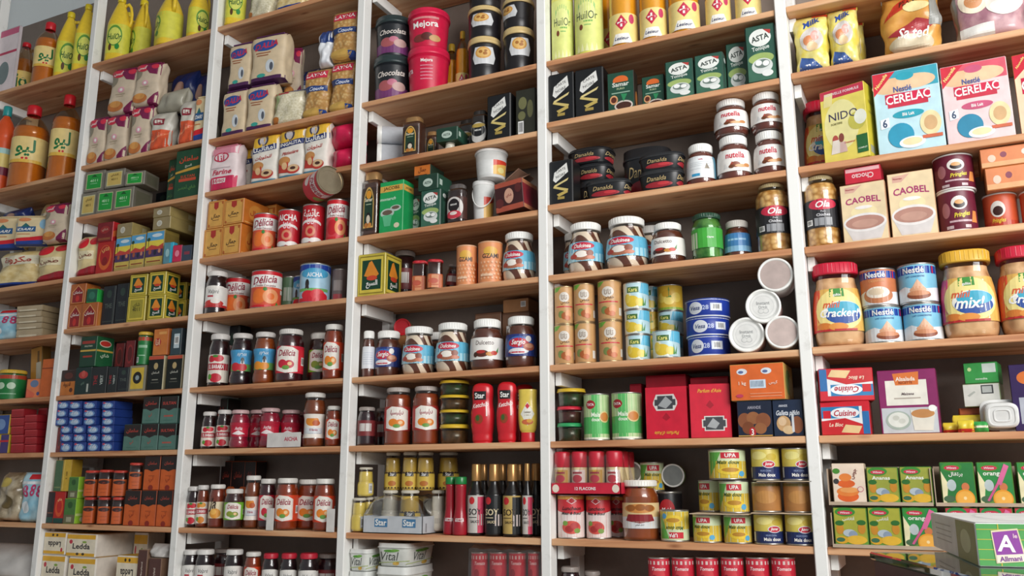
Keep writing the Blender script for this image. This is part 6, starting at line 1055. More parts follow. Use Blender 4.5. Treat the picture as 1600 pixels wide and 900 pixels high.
for x0, x1 in ((409, 435), (437, 464), (466, 497)): I('valpre_red_lid_jam_jar', x0, x1, 865, 'red-lidded dark jam jar')
I('dark_small_jam_jar', 498, 518, 866, 'dim jar beside the red lids', d=.07)
# ================================================================ BAY 4
S(3, 1)
a = I('black_chocolate_bucket', 573, 636, 89, 'black chocolate-spread bucket, lower')
I('black_chocolate_bucket', 573, 637, 27, 'black chocolate-spread bucket, upper', on=a)
a = I('red_bucket_back', 636, 704, 73, 'red bucket, lower, turned to its ingredients list')
I('red_mejora_bucket', 637, 704, 13, 'red bucket, upper, white name on front', on=a)
I('golden_oil_bottle', 694, 712, 60, 'clear oil bottle behind the red buckets', d=.12)
I('golden_oil_bottle', 712, 733, 46, 'red-capped oil bottle in the corner', d=.10)
a = I('black_nut_paste_bucket', 731, 784, 58, 'black nut-paste bucket, cream lid, bottom left')
a2 = I('black_nut_paste_bucket', 731, 785, 10, 'black nut-paste bucket, cream lid, middle left', on=a)
I('black_nut_paste_bucket', 732, 785, -38, 'black nut-paste bucket cut by the frame, left', on=a2)
a = I('black_nut_paste_bucket', 786, 836, 43, 'black nut-paste bucket, cream lid, bottom right')
I('black_nut_paste_bucket', 785, 836, -3, 'black nut-paste bucket, cream lid, upper right', on=a, rot=-25)
S(3, 2)
I('gold_lid_coffee_jar', 631, 664, 182, 'gold-lidded coffee jar')
I('gold_lid_coffee_jar', 668, 681, 205, 'tiny gold-lidded jar in shade', d=.08, rot=10)
p = I('mayonnaise_jar', 695, 712, 222, 'little pale jar under the green box', d=.02)
I('flat_asta_pack', 681, 713, 199, 'flat green coffee pack', on=p, dep=.07, rot=4)
I('nescafe_gold_jar', 720, 741, 185, 'dark coffee jar further back', d=.08)
I('nescafe_gold_jar', 738, 764, 172, 'coffee jar with pale oval label', d=.03)
I('carte_noire_pack', 761, 798, 147, 'black coffee pack with gold ribbon', dep=.05)
I('black_gold_coffee_box', 806, 836, 139, 'dark coffee box with olive blotches', dep=.06)
a = I('lying_milk_tin', 566, 594, 222, 'white tin lying on its side, lower', rot=-55, dep=.10, d=.05)
I('lying_milk_tin', 566, 594, 194, 'white tin lying on its side, upper', on=a, rot=-55, dep=.10, d=.05)
I('dark_small_jam_jar', 603, 622, 228, 'small dark jar lying in shade', d=.10)
S(3, 3)
I('gold_lid_coffee_jar', 559, 590, 270, 'large coffee jar beside the third upright')
I('jacobs_coffee_pack', 593, 630, 283, 'bright green coffee pack with orange band')
I('asta_coffee_pack', 641, 657, 302, 'green coffee pack partly hidden by its twin', d=.05)
a = I('asta_coffee_pack', 657, 688, 296, 'green coffee pack with white oval, front')
e = I('flat_asta_pack', 653, 684, 272, 'flat dark green coffee pack on others', on=a, dep=.08)
I('orange_black_box', 647, 672, 258, 'orange box on top of the green packs', on=e, dep=.08, d=.03)
I('nescafe_coffee_jar', 700, 731, 287, 'coffee jar with red and white oval label', d=.01)
a = I('white_handled_bucket', 738, 774, 282, 'white bucket with hanging handle, lower', d=.03)
I('white_bucket', 742, 794, 231, 'white bucket with broad rim, upper', on=a, d=.01)
S(3, 4)
gtin('large_gold_tea_tin', PYR, .10)
I('large_gold_tea_tin', 554, 603, 399, 'large gold tin with orange heap picture', rot=3)
I('dark_small_jam_jar', 615, 650, 388, 'dark jar behind the gold tin', d=.13)
I('red_lid_tea_jar', 645, 668, 407, 'small red-lidded tea jar', d=.02)
I('red_lid_tea_jar', 668, 692, 405, 'small red-lidded tea jar', d=.008)
I('dark_small_jam_jar', 696, 712, 412, 'dark little bottle leaning behind the cans', d=.07, roll=8)
I('honey_tin', 713, 746, 383, 'orange honeycomb-patterned tall tin')
I('honey_tin', 747, 786, 377, 'orange honeycomb-patterned tall tin')
I('dulcinea_spread_jar', 786, 837, 361, 'two-tone cream spread jar with blue label')
S(3, 5)
I('white_label_spread_jar', 555, 579, 517, 'white-lidded spread jar with plain white label', d=.03)
I('sergio_spread_jar', 578, 628, 513, 'chocolate spread jar with navy label, left')
I('dulcinea_spread_jar', 629, 680, 509, 'two-tone cream spread jar, left of pair')
I('dulcinea_spread_jar', 681, 734, 503, 'two-tone cream spread jar, right of pair')
I('dulcetto_spread_jar', 735, 788, 497, 'chocolate spread jar with white label')
I('sergio_spread_jar', 790, 839, 493, 'chocolate spread jar with navy label, right')
I('dulcetto_spread_jar', 668, 692, 518, 'white lid showing between two front jars', d=.12)
lie('lying_red_lid_jar', 622, 511, 27, 'red-lidded jar lying behind the front row', 20, .12, 3, 5)
I('tan_cardboard_box', 606, 640, 524, 'box at the back carrying a red-lidded jar', d=.12, dep=.08)
a = I('brown_cardboard_box', 742, 783, 489, 'dark brown box behind the jars', d=.12, dep=.08)
c = I('brown_cardboard_box', 785, 828, 488, 'dark brown box behind jars, under a tan one', d=.12, dep=.08)
I('tan_cardboard_box', 786, 826, 467, 'tan box high behind the jars', on=c, d=.12, dep=.08)
S(3, 6)
I('dark_small_jam_jar', 549, 577, 636, 'dark red jam jar by the third upright', d=.02)
ITEMS[-1]['kind'] = 'dark_small_jam_jar'
I('dark_small_jam_jar', 588, 602, 637, 'dim jar behind the tall amber jars', d=.10)
I('arabic_apricot_jam_jar', 601, 643, 605, 'tall amber jam jar with Arabic label')
I('arabic_apricot_jam_jar', 645, 687, 603, 'tall amber jam jar with Arabic label')
p = None
for k, (kd, ds) in enumerate([('yellow_lid_fruit_tub', 'yellow-lidded clear fruit tub, lowest'), ('yellow_lid_green_fruit_tub', 'yellow-lidded clear fruit tub, second up'), ('yellow_lid_fruit_tub', 'yellow-lidded clear fruit tub, third up'), ('yellow_lid_green_fruit_tub', 'yellow-lidded clear fruit tub, topmost')]):
    p = I(kd, 687, 734, [663, 640, 617, 594][k], ds, on=p)
I('ketchup_squeeze_bottle', 736, 773, 598, 'red ketchup squeeze bottle')
I('ketchup_squeeze_bottle', 776, 809, 596, 'red ketchup squeeze bottle')
I('yellow_mayonnaise_bottle', 810, 840, 608, 'yellow mayonnaise bottle standing on red cap')
I('ketchup_squeeze_bottle', 808, 828, 600, 'dim red bottle behind the yellow one', d=.10)
S(3, 7)
a = I('blank_mustard_jar', 543, 566, 778, 'yellow mustard jar by the third upright')
c = I('blank_mustard_jar', 566, 584, 777, 'yellow mustard jar with steel lid, second one', d=.04)
I('blank_mustard_jar', 558, 584, 730, 'yellow mustard jar standing on two others', on=c, d=.02)
I('mayonnaise_jar', 586, 600, 728, 'pale jar left of the mustard stack', d=.10, zb=shelf_z(3, 7)+.088)
I('mayonnaise_jar', 584, 600, 776, 'pale jar in shade beneath another', d=.10)
# the shrink-wrapped tray and its jars
zt = shelf_z(3, 7); tx0, tx1 = at(567, 820, .004).x, at(660, 820, .004).x; tw = tx1-tx0; td = .15; th_ = .045
tray = MB(); CARD = mat('#c3c7cc', .55)
for (a0, a1, b0, b1, c0, c1) in ((-tw/2, tw/2, 0, .0016, 0, th_), (-tw/2, tw/2, td-.0016, td, 0, th_), (-tw/2, -tw/2+.0016, 0, td, 0, th_), (tw/2-.0016, tw/2, 0, td, 0, th_), (-tw/2, tw/2, 0, td, 0, .002)): tray.box(a0, a1, b0, b1, c0, c1, CARD, 0)
art(tray, lambda s, t, off: (s, -off, t), tw, 0, th_, [('r', .2, .36, .42, .84, '#4a7ea8'), ('t', .31, .62, .19, 'Star', WHT), ('r', .67, .36, .89, .84, '#4a7ea8'), ('t', .78, .62, .19, 'Star', WHT)], step=1)
art(tray, lambda s, t, off: (tw/2+off, td/2+s, t), td, 0, th_, [('r', .75, .3, .78, .7, '#5a5a5e'), ('r', .84, .3, .87, .7, '#5a5a5e'), ('r', .1, .1, .14, .6, '#8a8a8e')], step=1)
tr = bpy.data.objects.new('cardboard_tray', None); COL.objects.link(tr); tr.location = (0, 0, zt+.0008); tr.location.x = (tx0+tx1)/2; tr.location.y = .004
link('tray', tray.mesh('tray'), tr)
fl = MB(); vs = []; fs = []; FN = 14
for j in range(FN+1):
    for i in range(FN+1):
        u, v = i/FN, j/FN; x = -tw/2*.98+tw*.98*u; y = -.002+(td+.0)*v
        z = .128 if 1 else 0
        e_ = min(u, 1-u)*6; g_ = min(v, 1-v)*6
        z = .046+(.098-.046)*min(1, e_)**.5*min(1, g_)**.4+.003*math.sin(u*19+v*7)+.002*math.sin(v*23-u*9)
        vs.append((x, y, z))
for j in range(FN):
    for i in range(FN): q = j*(FN+1)+i; fs.append((q, q+1, q+FN+2, q+FN+1))
fl.add(vs, fs, glass('#f4f4f4', 'shrink_film', .12, .10, .75), True); link('shrink_wrap', fl.mesh('shrink_wrap'), tr)
ITEMS.append(dict(o=tr, desc='white cardboard tray of wrapped mustard jars', kind='cardboard_tray', b=3, L=7, z=zt, x=tr.location.x, y=0, cat='tray'))
for kx, (x0, x1, dd, kd, ds) in enumerate([(596, 623, .03, 'mayonnaise_jar', 'pale jar in the wrapped tray, left'), (624, 657, .010, 'mustard_jar', 'yellow mustard jar in the wrapped tray, front'), (661, 688, .06, 'mayonnaise_jar', 'pale jar in the wrapped tray, right')]):
    I(kd, x0, x1, 766+kx*0, ds, d=dd, lift=.003)
up = []
for x0, x1 in ((600, 626), (628, 655), (656, 689)): up.append(I('mustard_jar', x0, x1, 764, 'mustard jar standing behind the tray, low', d=.158-.0))if False else None
for x0, x1, nm in ((601, 627, ''), (628, 656, ''), (657, 690, '')):
    I('mustard_jar', x0, x1, 706, 'mustard jar stacked above the wrapped tray', d=.06, zb=shelf_z(3, 7)+.108)
I('mustard_jar', 688, 706, 706, 'dim mustard jar beside the stacked ones', d=.12, zb=shelf_z(3, 7)+.108)
I('tan_cardboard_box', 600, 690, 765, 'pale box under the upper mustard jars', d=.165, dep=.04)
I('green_cap_ketchup_bottle', 693, 715, 745, 'red sauce bottle with green cap', d=.02)
I('green_cap_ketchup_bottle', 707, 733, 745, 'red sauce bottle with green cap', d=.005)
I('soy_sauce_silver_label', 730, 757, 725, 'dark soy bottle with silver and pink label', rot=20)
I('soy_sauce_black_label', 758, 786, 725, 'dark soy bottle with black label', rot=10)
I('soy_sauce_gold_label', 786, 815, 725, 'dark soy bottle with gold label', rot=8)
for x0, x1 in ((746, 766), (774, 796), (802, 822)): I('soy_sauce_black_label', x0, x1, 725, 'dark soy bottle in the second row', d=.09)
I('soy_sauce_silver_label', 816, 832, 724, 'dark soy bottle near the fourth upright', d=.02)
I('soy_sauce_black_label', 828, 843, 724, 'dark soy bottle touching the fourth upright', d=.06)
S(3, 8)
a = I('small_margarine_tub', 537, 573, 893, 'small white margarine tub, lower', dep=.09)
I('small_margarine_tub', 538, 574, 858, 'small white margarine tub, upper', on=a, dep=.09)
a = I('margarine_tub', 582, 636, 886, 'large white margarine tub, lower', dep=.15)
I('margarine_tub', 584, 638, 849, 'large white margarine tub, upper', on=a, dep=.15)
for x0, x1 in ((736, 763), (765, 793), (795, 823), (825, 843)):
    a = I('small_red_tomato_can', x0, x1, 912, 'small red can in clear wrap'); I('small_red_tomato_can', x0, x1, 863, 'small red can in clear wrap', on=a)
# ================================================================ BAY 5
S(4, 1)
I('pale_yellow_oil_bottle', 856, 896, -66, 'pale yellow oil bottle, left')
I('pale_yellow_oil_bottle', 898, 942, -76, 'pale yellow oil bottle, right')
for x0, x1, yt, dd in ((951, 996, -66, .01), (998, 1041, -72, .01), (1043, 1092, -80, .008), (1100, 1140, -90, .02), (1146, 1187, -98, .02)): I('golden_oil_bottle', x0, x1, yt, 'clear golden oil bottle', d=dd)
I('golden_oil_bottle', 940, 955, -60, 'golden bottle behind the pale yellow ones', d=.11)
S(4, 2)
I('carte_noire_pack', 855, 896, 114, 'black coffee pack, gold ribbon', dep=.055, rot=1)
I('carte_noire_pack', 898, 942, 106, 'black coffee pack, gold ribbon', dep=.055, rot=2)
I('samar_coffee_box', 949, 990, 112, 'dark green coffee box with orange sun', rot=3)
I('samar_coffee_box', 1003, 1038, 118, 'dark green coffee box with orange sun', rot=1, d=.03)
I('asta_coffee_pack', 1039, 1083, 93, 'green coffee pack with white oval', rot=2)
I('asta_coffee_pack', 1085, 1130, 83, 'green coffee pack with white oval', rot=2)
I('asta_coffee_pack', 1135, 1168, 66, 'green coffee pack set back behind another', d=.05, rot=2)
I('asta_coffee_pack', 1165, 1212, 38, 'green coffee pack nearest the fifth upright', d=.004, rot=2)
S(4, 3)
I('carte_noire_pack', 857, 895, 250, 'black coffee pack beside the fourth upright', dep=.055)
a = I('black_halva_tub', 897, 955, 281, 'black oval tub in the left stack, low', d=.09, dep=.09)
a2 = I('black_halva_tub', 893, 950, 255, 'black oval tub in the left stack, middle', on=a, d=.09, dep=.09)
I('black_halva_tub', 880, 950, 230, 'black oval tub in the left stack, top', on=a2, d=.08, dep=.10)
I('black_halva_tub', 908, 980, 280, 'black oval tub standing alone in front', d=.006, dep=.075)
I('large_black_halva_tub', 966, 1043, 229, 'large black tub at the back', d=.08, dep=.11)
a = I('black_halva_tub', 993, 1066, 264, 'black oval tub in the right pair, lower', d=.004, dep=.07)
I('black_halva_tub', 993, 1067, 238, 'black oval tub in the right pair, upper', on=a, d=.004, dep=.07)
I('nutella_jar_back', 1068, 1119, 223, 'cocoa spread jar turned to its back label')
a = I('nutella_jar', 1120, 1174, 210, 'cocoa spread jar, lower left of four')
c = I('nutella_jar', 1177, 1228, 203, 'cocoa spread jar, lower right of four')
I('nutella_jar', 1115, 1170, 148, 'cocoa spread jar, upper left of four', on=a)
I('nutella_jar', 1172, 1223, 139, 'cocoa spread jar, upper right of four', on=c)
S(4, 4)
I('dulcinea_spread_jar', 859, 893, 357, 'two-tone spread jar half behind fourth upright', d=.03)
I('dulcinea_spread_jar', 888, 944, 346, 'two-tone spread jar, middle one', d=.012)
I('dulcinea_spread_jar', 947, 1013, 337, 'two-tone spread jar, biggest one', d=.004)
I('dulcinea_spread_jar', 1003, 1027, 351, 'white lid peeping behind the biggest jar', d=.13)
I('dulcetto_spread_jar', 1017, 1071, 346, 'chocolate spread jar with white label')
I('green_cornichon_jar', 1081, 1129, 332, 'green jar with green label', d=.01)
I('blue_label_spread_jar', 1131, 1174, 343, 'brown jar with plain blue label', d=.05)
I('chickpea_jar', 1181, 1235, 279, 'tall chickpea jar with black label')
S(4, 5)
lo = [I('beige_chickpea_can', x0, x1, yt, 'beige can with red stripe, lower row', d=.01) for x0, x1, yt in ((857, 893, 508), (896, 932, 504), (936, 973, 501))]
for h, (x0, x1, yt) in zip(lo, ((857, 891, 448), (894, 930, 443), (934, 972, 438))): I('beige_chickpea_can', x0, x1, yt, 'beige can with red stripe, upper row', on=h, d=.01)
a = I('pineapple_can', 978, 1017, 523, 'blue and yellow fruit can, bottom of three')
c = I('pineapple_can', 976, 1016, 484, 'blue and yellow fruit can, middle of three', on=a)
I('pineapple_can', 974, 1014, 441, 'blue and yellow fruit can, top of three', on=c)
I('pineapple_can', 1020, 1063, 516, 'blue and yellow fruit can standing in front', d=.002)
a = I('pineapple_can', 1030, 1068, 523, 'fruit can hidden low in the second row', d=.10)
c = I('pineapple_can', 1028, 1068, 486, 'blue fruit can in the second row, middle', on=a, d=.10)
I('yellow_corn_can', 1027, 1067, 445, 'yellow corn can on the second row', on=c, d=.10)
a = I('yellow_corn_can', 1008, 1026, 523, 'can glimpsed between the stacks, bottom', d=.13)
c = I('yellow_corn_can', 1006, 1026, 486, 'can glimpsed between the stacks, middle', on=a, d=.13)
I('pineapple_can', 1004, 1024, 447, 'can glimpsed between the stacks, top', on=c, d=.13)
a = I('blue_wafer_tin', 1075, 1142, 525, 'wide blue round tin, lowest of three')
c = I('blue_wafer_tin', 1072, 1141, 496, 'wide blue round tin, middle of three', on=a)
I('blue_wafer_tin', 1071, 1141, 467, 'wide blue round tin, topmost of three', on=c)
lie('lying_white_lid_tin', 1163, 523, 55, 'round tin on its side, white embossed lid, low'); lie('lying_metal_base_tin', 1218, 519, 52, 'round tin on its side showing grey metal base, low', 8)
lie('lying_white_lid_tin', 1189, 478, 54, 'round tin on its side, white embossed lid, middle'); lie('lying_metal_base_tin', 1209, 429, 54, 'round tin on its side, pinkish metal base, topmost', 4)
S(4, 6)
a = I('green_lid_fruit_tub', 864, 911, 661, 'clear tub with green lid, lowest')
c = I('red_lid_fruit_tub', 864, 911, 635, 'clear tub with red lid, middle', on=a)
I('yellow_lid_green_fruit_tub', 863, 913, 607, 'clear tub with yellow lid, top', on=c)
I('green_corn_tin', 907, 953, 615, 'green can with corn bowl, left')
I('green_corn_tin', 956, 1004, 613, 'green can with corn bowl, right')
I('red_perfume_box', 1009, 1076, 604, 'red box with cut-out, printed upside down')
I('red_perfume_box_upright', 1078, 1143, 600, 'red box with cut-out below gold script')
I('red_lying_carton', 985, 1003, 600, 'red carton lying behind the green cans', d=.13, dep=.07)
zt2 = shelf_z(4, 6)
I('red_lying_carton', 1010, 1073, 586, 'red carton lying above the cut-out boxes', d=.115, dep=.09)
I('red_lying_carton', 1080, 1140, 589, 'red carton behind the right cut-out box', d=.115, dep=.09)
a = I('navy_cookie_box', 1152, 1206, 626, 'navy biscuit box with cookies', dep=.06, d=.006)
c = I('navy_nut_cookie_box', 1208, 1255, 624, 'navy biscuit box with nut cookies', dep=.06, d=.01)
I('orange_case', 1141, 1226, 568, 'orange cardboard case with barcode', on=a, dep=.12, rot=0, d=.004)
S(4, 7)
a = I('luncheon_meat_can', 870, 914, 773, 'red and white meat can, front')
c = I('luncheon_meat_can', 916, 955, 774, 'red and white meat can, set back', d=.03)
I('luncheon_meat_can', 954, 974, 775, 'dim red can behind the big jar', d=.10)
# twelve-flask pack on the meat cans
zt = a['top']+.001; px0, px1 = at(861, 765, .002).x, at(970, 765, .002).x; pw = px1-px0; pd = .13; base_h = .028
pk = bpy.data.objects.new('spice_flask_pack', None); COL.objects.link(pk); pk.location = ((px0+px1)/2, .002, zt)
t = MB(); RC = mat('#c8243c', .45)
for (a0, a1, b0, b1, c0, c1) in ((-pw/2, pw/2, 0, .0016, 0, base_h), (-pw/2, pw/2, pd-.0016, pd, 0, base_h), (-pw/2, -pw/2+.0016, 0, pd, 0, base_h), (pw/2-.0016, pw/2, 0, pd, 0, base_h), (-pw/2, pw/2, 0, pd, 0, .002)): t.box(a0, a1, b0, b1, c0, c1, RC, 0)
art(t, lambda s, t_, off: (s, -off, t_), pw, 0, base_h, [('t', .5, .5, .3, '12 FLACONS', WHT, {'h': .44}), ('e', .07, .5, .05, .34, '#e6d8c8'), ('e', .93, .5, .05, .34, '#e6d8c8')], step=1)
link('tray', t.mesh('tray'), pk)
for j in range(3):
    for i in range(4):
        rr = pw/8*.92; x = -pw/2+pw/8*(2*i+1); y = .004+pd/6*(2*j+1)-.002
        rr = min(rr, pd/6*.95)
        fk = MB(); fk.lathe([(0, .003), (rr, .003), (rr, .06), (rr*.98, .064)], mat('#dcc79a', .3), 20, cx=x, cy=y)
        fc = MB(); fc.lathe([(rr*.98, .0645), (rr*1.0, .065), (rr*1.0, .098), (rr*.9, .102), (0, .102)], mat('#c4283a', .35), 20, cx=x, cy=y)
        if j == 0: art(fk, lambda s, t_, off, x=x, y=y, rr=rr: (x+(rr+off)*math.sin(s/rr), y-(rr+off)*math.cos(s/rr), t_), 2*rr, .012, .058, [('r', .0, 0, 1, 1, '#e8dcd4' if i % 2 else '#c9a24a'), ('e', .5, .55, .3, .2, '#c83a4a'), ('r', .2, .8, .8, .9, '#a8303c')], step=.006)
        fo = link('flask', fk.mesh('flask'), pk); link('flask_cap', fc.mesh('flask_cap'), fo)
fl = MB(); vs = []; fs = []; nn = 24
for j in range(13):
    for i in range(nn+1):
        u = i/nn; v = j/12; a_ = min(1, min(u, 1-u)*14)**.6; g_ = min(1, min(v, 1-v)*10)**.5
        vs.append((-pw/2*.995+pw*.99*u, -.001+(pd)*v, .026+.080*a_*g_+.0012*math.sin(u*60)*a_*g_))
for j in range(12):
    for i in range(nn): q = j*(nn+1)+i; fs.append((q, q+1, q+nn+2, q+nn+1))
fl.add(vs, fs, glass('#fbf4f4', 'pack_film', .1, .08, .6), True); link('shrink_wrap', fl.mesh('shrink_wrap'), pk)
ITEMS.append(dict(o=pk, desc='shrink-wrapped pack of red-topped spice flasks', kind='spice_flask_pack', b=4, L=7, z=zt, x=pk.location.x, y=0, cat='pack'))
I('bear_honey_jar', 973, 1030, 750, 'large amber jar with white lid and red ribbon')
a = I('black_nestle_can', 1030, 1055, 768, 'black can at the back', d=.11)
I('sweet_corn_can', 1000, 1038, 722, 'corn can high at the back', on=None, zb=a['top']+.0006, d=.11)
lie('lying_steel_can', 1048, 743, 36, 'steel can showing its round base', 10, .13, 4, 7); lie('lying_steel_can', 985, 738, 34, 'dim steel can lying behind the big amber jar', 5, .12, 4, 7)
I('upturned_corn_can', 1032, 1077, 797, 'corn can standing upside down')
a1 = I('sweet_corn_can', 1083, 1128, 804, 'green corn can, bottom left', rot=-12); a2 = I('sweet_corn_can', 1131, 1175, 804, 'green corn can, bottom second')
a3 = I('navy_yellow_corn_can', 1178, 1224, 803, 'navy and yellow corn can, bottom left'); a4 = I('navy_yellow_corn_can', 1227, 1274, 803, 'navy and yellow corn can, bottom right')
def card(x0, x1, h, desc):
    xa, xb = at(x0, 801, .002).x, at(x1, 801, .002).x; m = MB(); m.box(xa, xb, -.004, .09, h['top']+.0004, h['top']+.002, mat('#cdb79a', .7), 0)
    o = link('cardboard_sheet', m.mesh('cardboard_sheet')); ITEMS.append(dict(o=o, desc=desc, kind='cardboard_sheet', b=4, L=7, z=h['top'], x=(xa+xb)/2, y=0, cat='cardboard'))
    return dict(top=h['top']+.0022)
k1 = card(1078, 1170, a1 if a1['top'] > a2['top'] else a2, 'thin cardboard sheet under the green corn cans'); k2 = card(1174, 1270, a3 if a3['top'] > a4['top'] else a4, 'thin cardboard sheet under the brown cans')
b0 = I('sweet_corn_can', 1098, 1121, 750, 'green corn can half hidden in the middle layer', on=k1, d=.07, rot=-30)
b1 = I('sweet_corn_can', 1124, 1171, 751, 'green corn can, middle layer, front', on=k1)
b3 = I('brown_fruit_can', 1175, 1221, 753, 'brown can, middle layer, left', on=k2); b4 = I('brown_fruit_can', 1224, 1271, 753, 'brown can, middle layer, right', on=k2)
I('sweet_corn_can', 1107, 1166, 702, 'wide white and green can on top', zb=max(b0['top'], b1['top'])+.001, d=.004, dep=.08)
k3 = card(1186, 1272, b3 if b3['top'] > b4['top'] else b4, 'thin cardboard sheet under the top navy cans')
I('navy_yellow_corn_can', 1174, 1219, 700, 'navy and yellow corn can, top left', on=k3); I('navy_yellow_corn_can', 1222, 1267, 700, 'navy and yellow corn can, top right', on=k3)
S(4, 8)
for x0, x1 in ((1013, 1048), (1050, 1086), (1088, 1124), (1127, 1163), (1166, 1203), (1206, 1244)):
    a = I('small_red_tomato_can', x0, x1, 922, 'small red tomato can'); I('small_red_tomato_can', x0, x1, 871, 'small red tomato can', on=a)
I('dark_small_jam_jar', 868, 900, 886, 'dark lidded jar by the fourth upright', d=.03); I('dark_small_jam_jar', 912, 940, 893, 'dim jar low at the bottom edge', d=.06)
# ================================================================ BAY 6 (rightmost)
S(5, 2)
I('milk_candy_bag', 1240, 1296, 10, 'yellow snack bag with knotted look, front left', rot=4, dep=.07)
I('milk_candy_bag', 1291, 1340, 0, 'yellow snack bag, front right', rot=0, dep=.07)
I('milk_candy_bag', 1231, 1262, 25, 'yellow snack bag behind the fifth upright', d=.10, dep=.07)
I('milk_candy_bag', 1320, 1350, 12, 'yellow snack bag tucked behind another', d=.10, dep=.06)
I('peanut_bag', 1374, 1466, -35, 'orange peanut snack bag', rot=0, dep=.08, roll=2)
I('popcorn_bag', 1489, 1602, -50, 'mauve snack bag with white kernels', rot=-2, dep=.08)
S(5, 3)
I('red_lid_cracker_jar', 1243, 1275, 155, 'red-lidded cracker jar behind the fifth upright', d=.07, dep=.09)
I('nido_milk_box', 1288, 1365, 133, 'yellow milk powder box', rot=-16, dep=.07)
I('blue_cereal_box', 1366, 1473, 106, 'pale blue baby cereal box', rot=-1, dep=.07)
I('pink_cereal_box', 1474, 1581, 95, 'pink baby cereal box', rot=-1, dep=.07)
I('orange_cereal_box', 1591, 1690, 74, 'orange cereal box at right edge', rot=-8, dep=.07)
S(5, 4)
I('chickpea_jar', 1253, 1312, 272, 'tall chickpea jar with black label')
c = I('caobel_cocoa_box', 1316, 1388, 285, 'cocoa box with cup picture, left', rot=-5, dep=.05, roll=0)
I('caobel_cocoa_box', 1390, 1466, 267, 'cocoa box with cup picture, right', rot=-2, dep=.05)
I('red_chocao_box', 1320, 1378, 256, 'small red box lying on a cocoa box', on=c, dep=.05, rot=-4)
a = I('pringles_tub', 1463, 1527, 297, 'maroon crisps tub, lower')
I('pringles_tub', 1457, 1523, 240, 'maroon crisps tub, upper', on=a)
a = I('orange_pringles_tub', 1536, 1592, 302, 'orange crisps tub, left', d=.03)
I('orange_pringles_tub', 1594, 1650, 296, 'orange crisps tub at right edge')
c = I('orange_wafer_box', 1540, 1650, 256, 'flat orange box, lower', on=a, dep=.09)
I('orange_wafer_box', 1531, 1640, 226, 'flat orange box, upper', on=c, dep=.09)
S(5, 5)
I('red_lid_cracker_jar', 1266, 1348, 410, 'cracker jar with red lid, left', d=.008)
a = I('blue_condensed_milk_can', 1350, 1411, 479, 'blue milk can, lower left')
c = I('blue_condensed_milk_can', 1411, 1474, 474, 'blue milk can, lower right')
I('orange_condensed_milk_can', 1344, 1402, 420, 'orange milk can with cappuccino cup', on=a)
I('blue_condensed_milk_can', 1403, 1465, 412, 'blue milk can, top', on=c)
I('yellow_lid_cracker_jar', 1468, 1558, 390, 'cracker jar with yellow lid', d=.006)
I('red_lid_cracker_jar', 1556, 1652, 383, 'cracker jar with red lid at right edge', d=.004)
S(5, 6)
a = I('cheese_block_box', 1283, 1360, 627, 'red and blue cheese box, lower')
I('cheese_block_box_flipped', 1279, 1363, 576, 'red and blue cheese box, upper, upside down', on=a)
I('maroon_flour_box', 1374, 1467, 577, 'maroon box with bowl and glass picture', rot=-2, dep=.045)
I('sachet', 1474, 1500, 660, 'yellow and red sachet, left', dep=.02, d=.03)
I('sachet', 1497, 1522, 656, 'yellow and red sachet, middle', dep=.02, d=.01)
I('green_sachet', 1522, 1544, 658, 'green sachet beside the white cup', dep=.02, d=.01)
I('sachet', 1490, 1536, 648, 'yellow sachet lying behind others', dep=.02, d=.05)
m = MB(); wc = mat('#dededc', .4); xx = (at(1566, 650, .01).x, shelf_z(5, 6)+.001)
m.lathe([(0, .0), (.027, 0), (.030, .003), (.033, .030), (.038, .031), (.038, .034), (.033, .034), (.032, .0335), (0, .0335)], wc, 48, 4.0, smooth=False)
for rr_ in (.022, .012): m.lathe([(rr_, -.0002), (rr_+.001, -.0012), (rr_+.003, -.0012), (rr_+.004, -.0002)], wc, 48, 4.0, smooth=False)
m.xf(Matrix.Translation((0, 0, .038)) @ Matrix.Rotation(-PI/2+.12, 4, 'X'))
o = link('white_cup', m.mesh('white_cup')); o.location = (xx[0], .012, xx[1]); o.scale = (1.0, 1, .82)
ITEMS.append(dict(o=o, desc='white square plastic tub lying on its side', kind='white_cup', b=5, L=6, z=xx[1], x=xx[0], y=0, cat='tub'))
a = I('orange_carton', 1500, 1560, 637, 'dark carton holding up the green one', d=.075, dep=.06)
c = I('white_barcode_carton', 1509, 1568, 599, 'white carton with barcode', zb=a['top']+.0006, d=.05, dep=.06, rot=-10)
I('green_white_carton', 1510, 1564, 566, 'green carton on a white one', on=c, d=.05, dep=.06, rot=-10)
I('purple_side_box', 1586, 1640, 568, 'purple box at right edge', rot=-12, dep=.06)
S(5, 7)
def ctray(x0, x1, zb, hh, desc, back=True):
    xa, xb = at(x0, 820, .0).x, at(x1, 820, .0).x; m = MB(); K = mat('#b9a48e', .75); t_ = .0016; D_ = .075
    m.box(xa, xb, -.001, D_, zb, zb+t_, K, 0); m.box(xa, xa+t_, -.001, D_, zb, zb+hh, K, 0); m.box(xb-t_, xb, -.001, D_, zb, zb+hh, K, 0); m.box(xa, xb, D_-t_, D_, zb, zb+hh+.004, K, 0)
    m.box(xa, xb, -.002, -.0005, zb, zb+.007, K, 0)
    o = link('cardboard_tray', m.mesh('cardboard_tray')); ITEMS.append(dict(o=o, desc=desc, kind='cardboard_tray', b=5, L=7, z=zb, x=(xa+xb)/2, y=0, cat='tray')); return zb+t_
z7 = shelf_z(5, 7)+.0005
zl = ctray(1299, 1472, z7, .07, 'cardboard tray of juice boxes, lower left')
tops = []
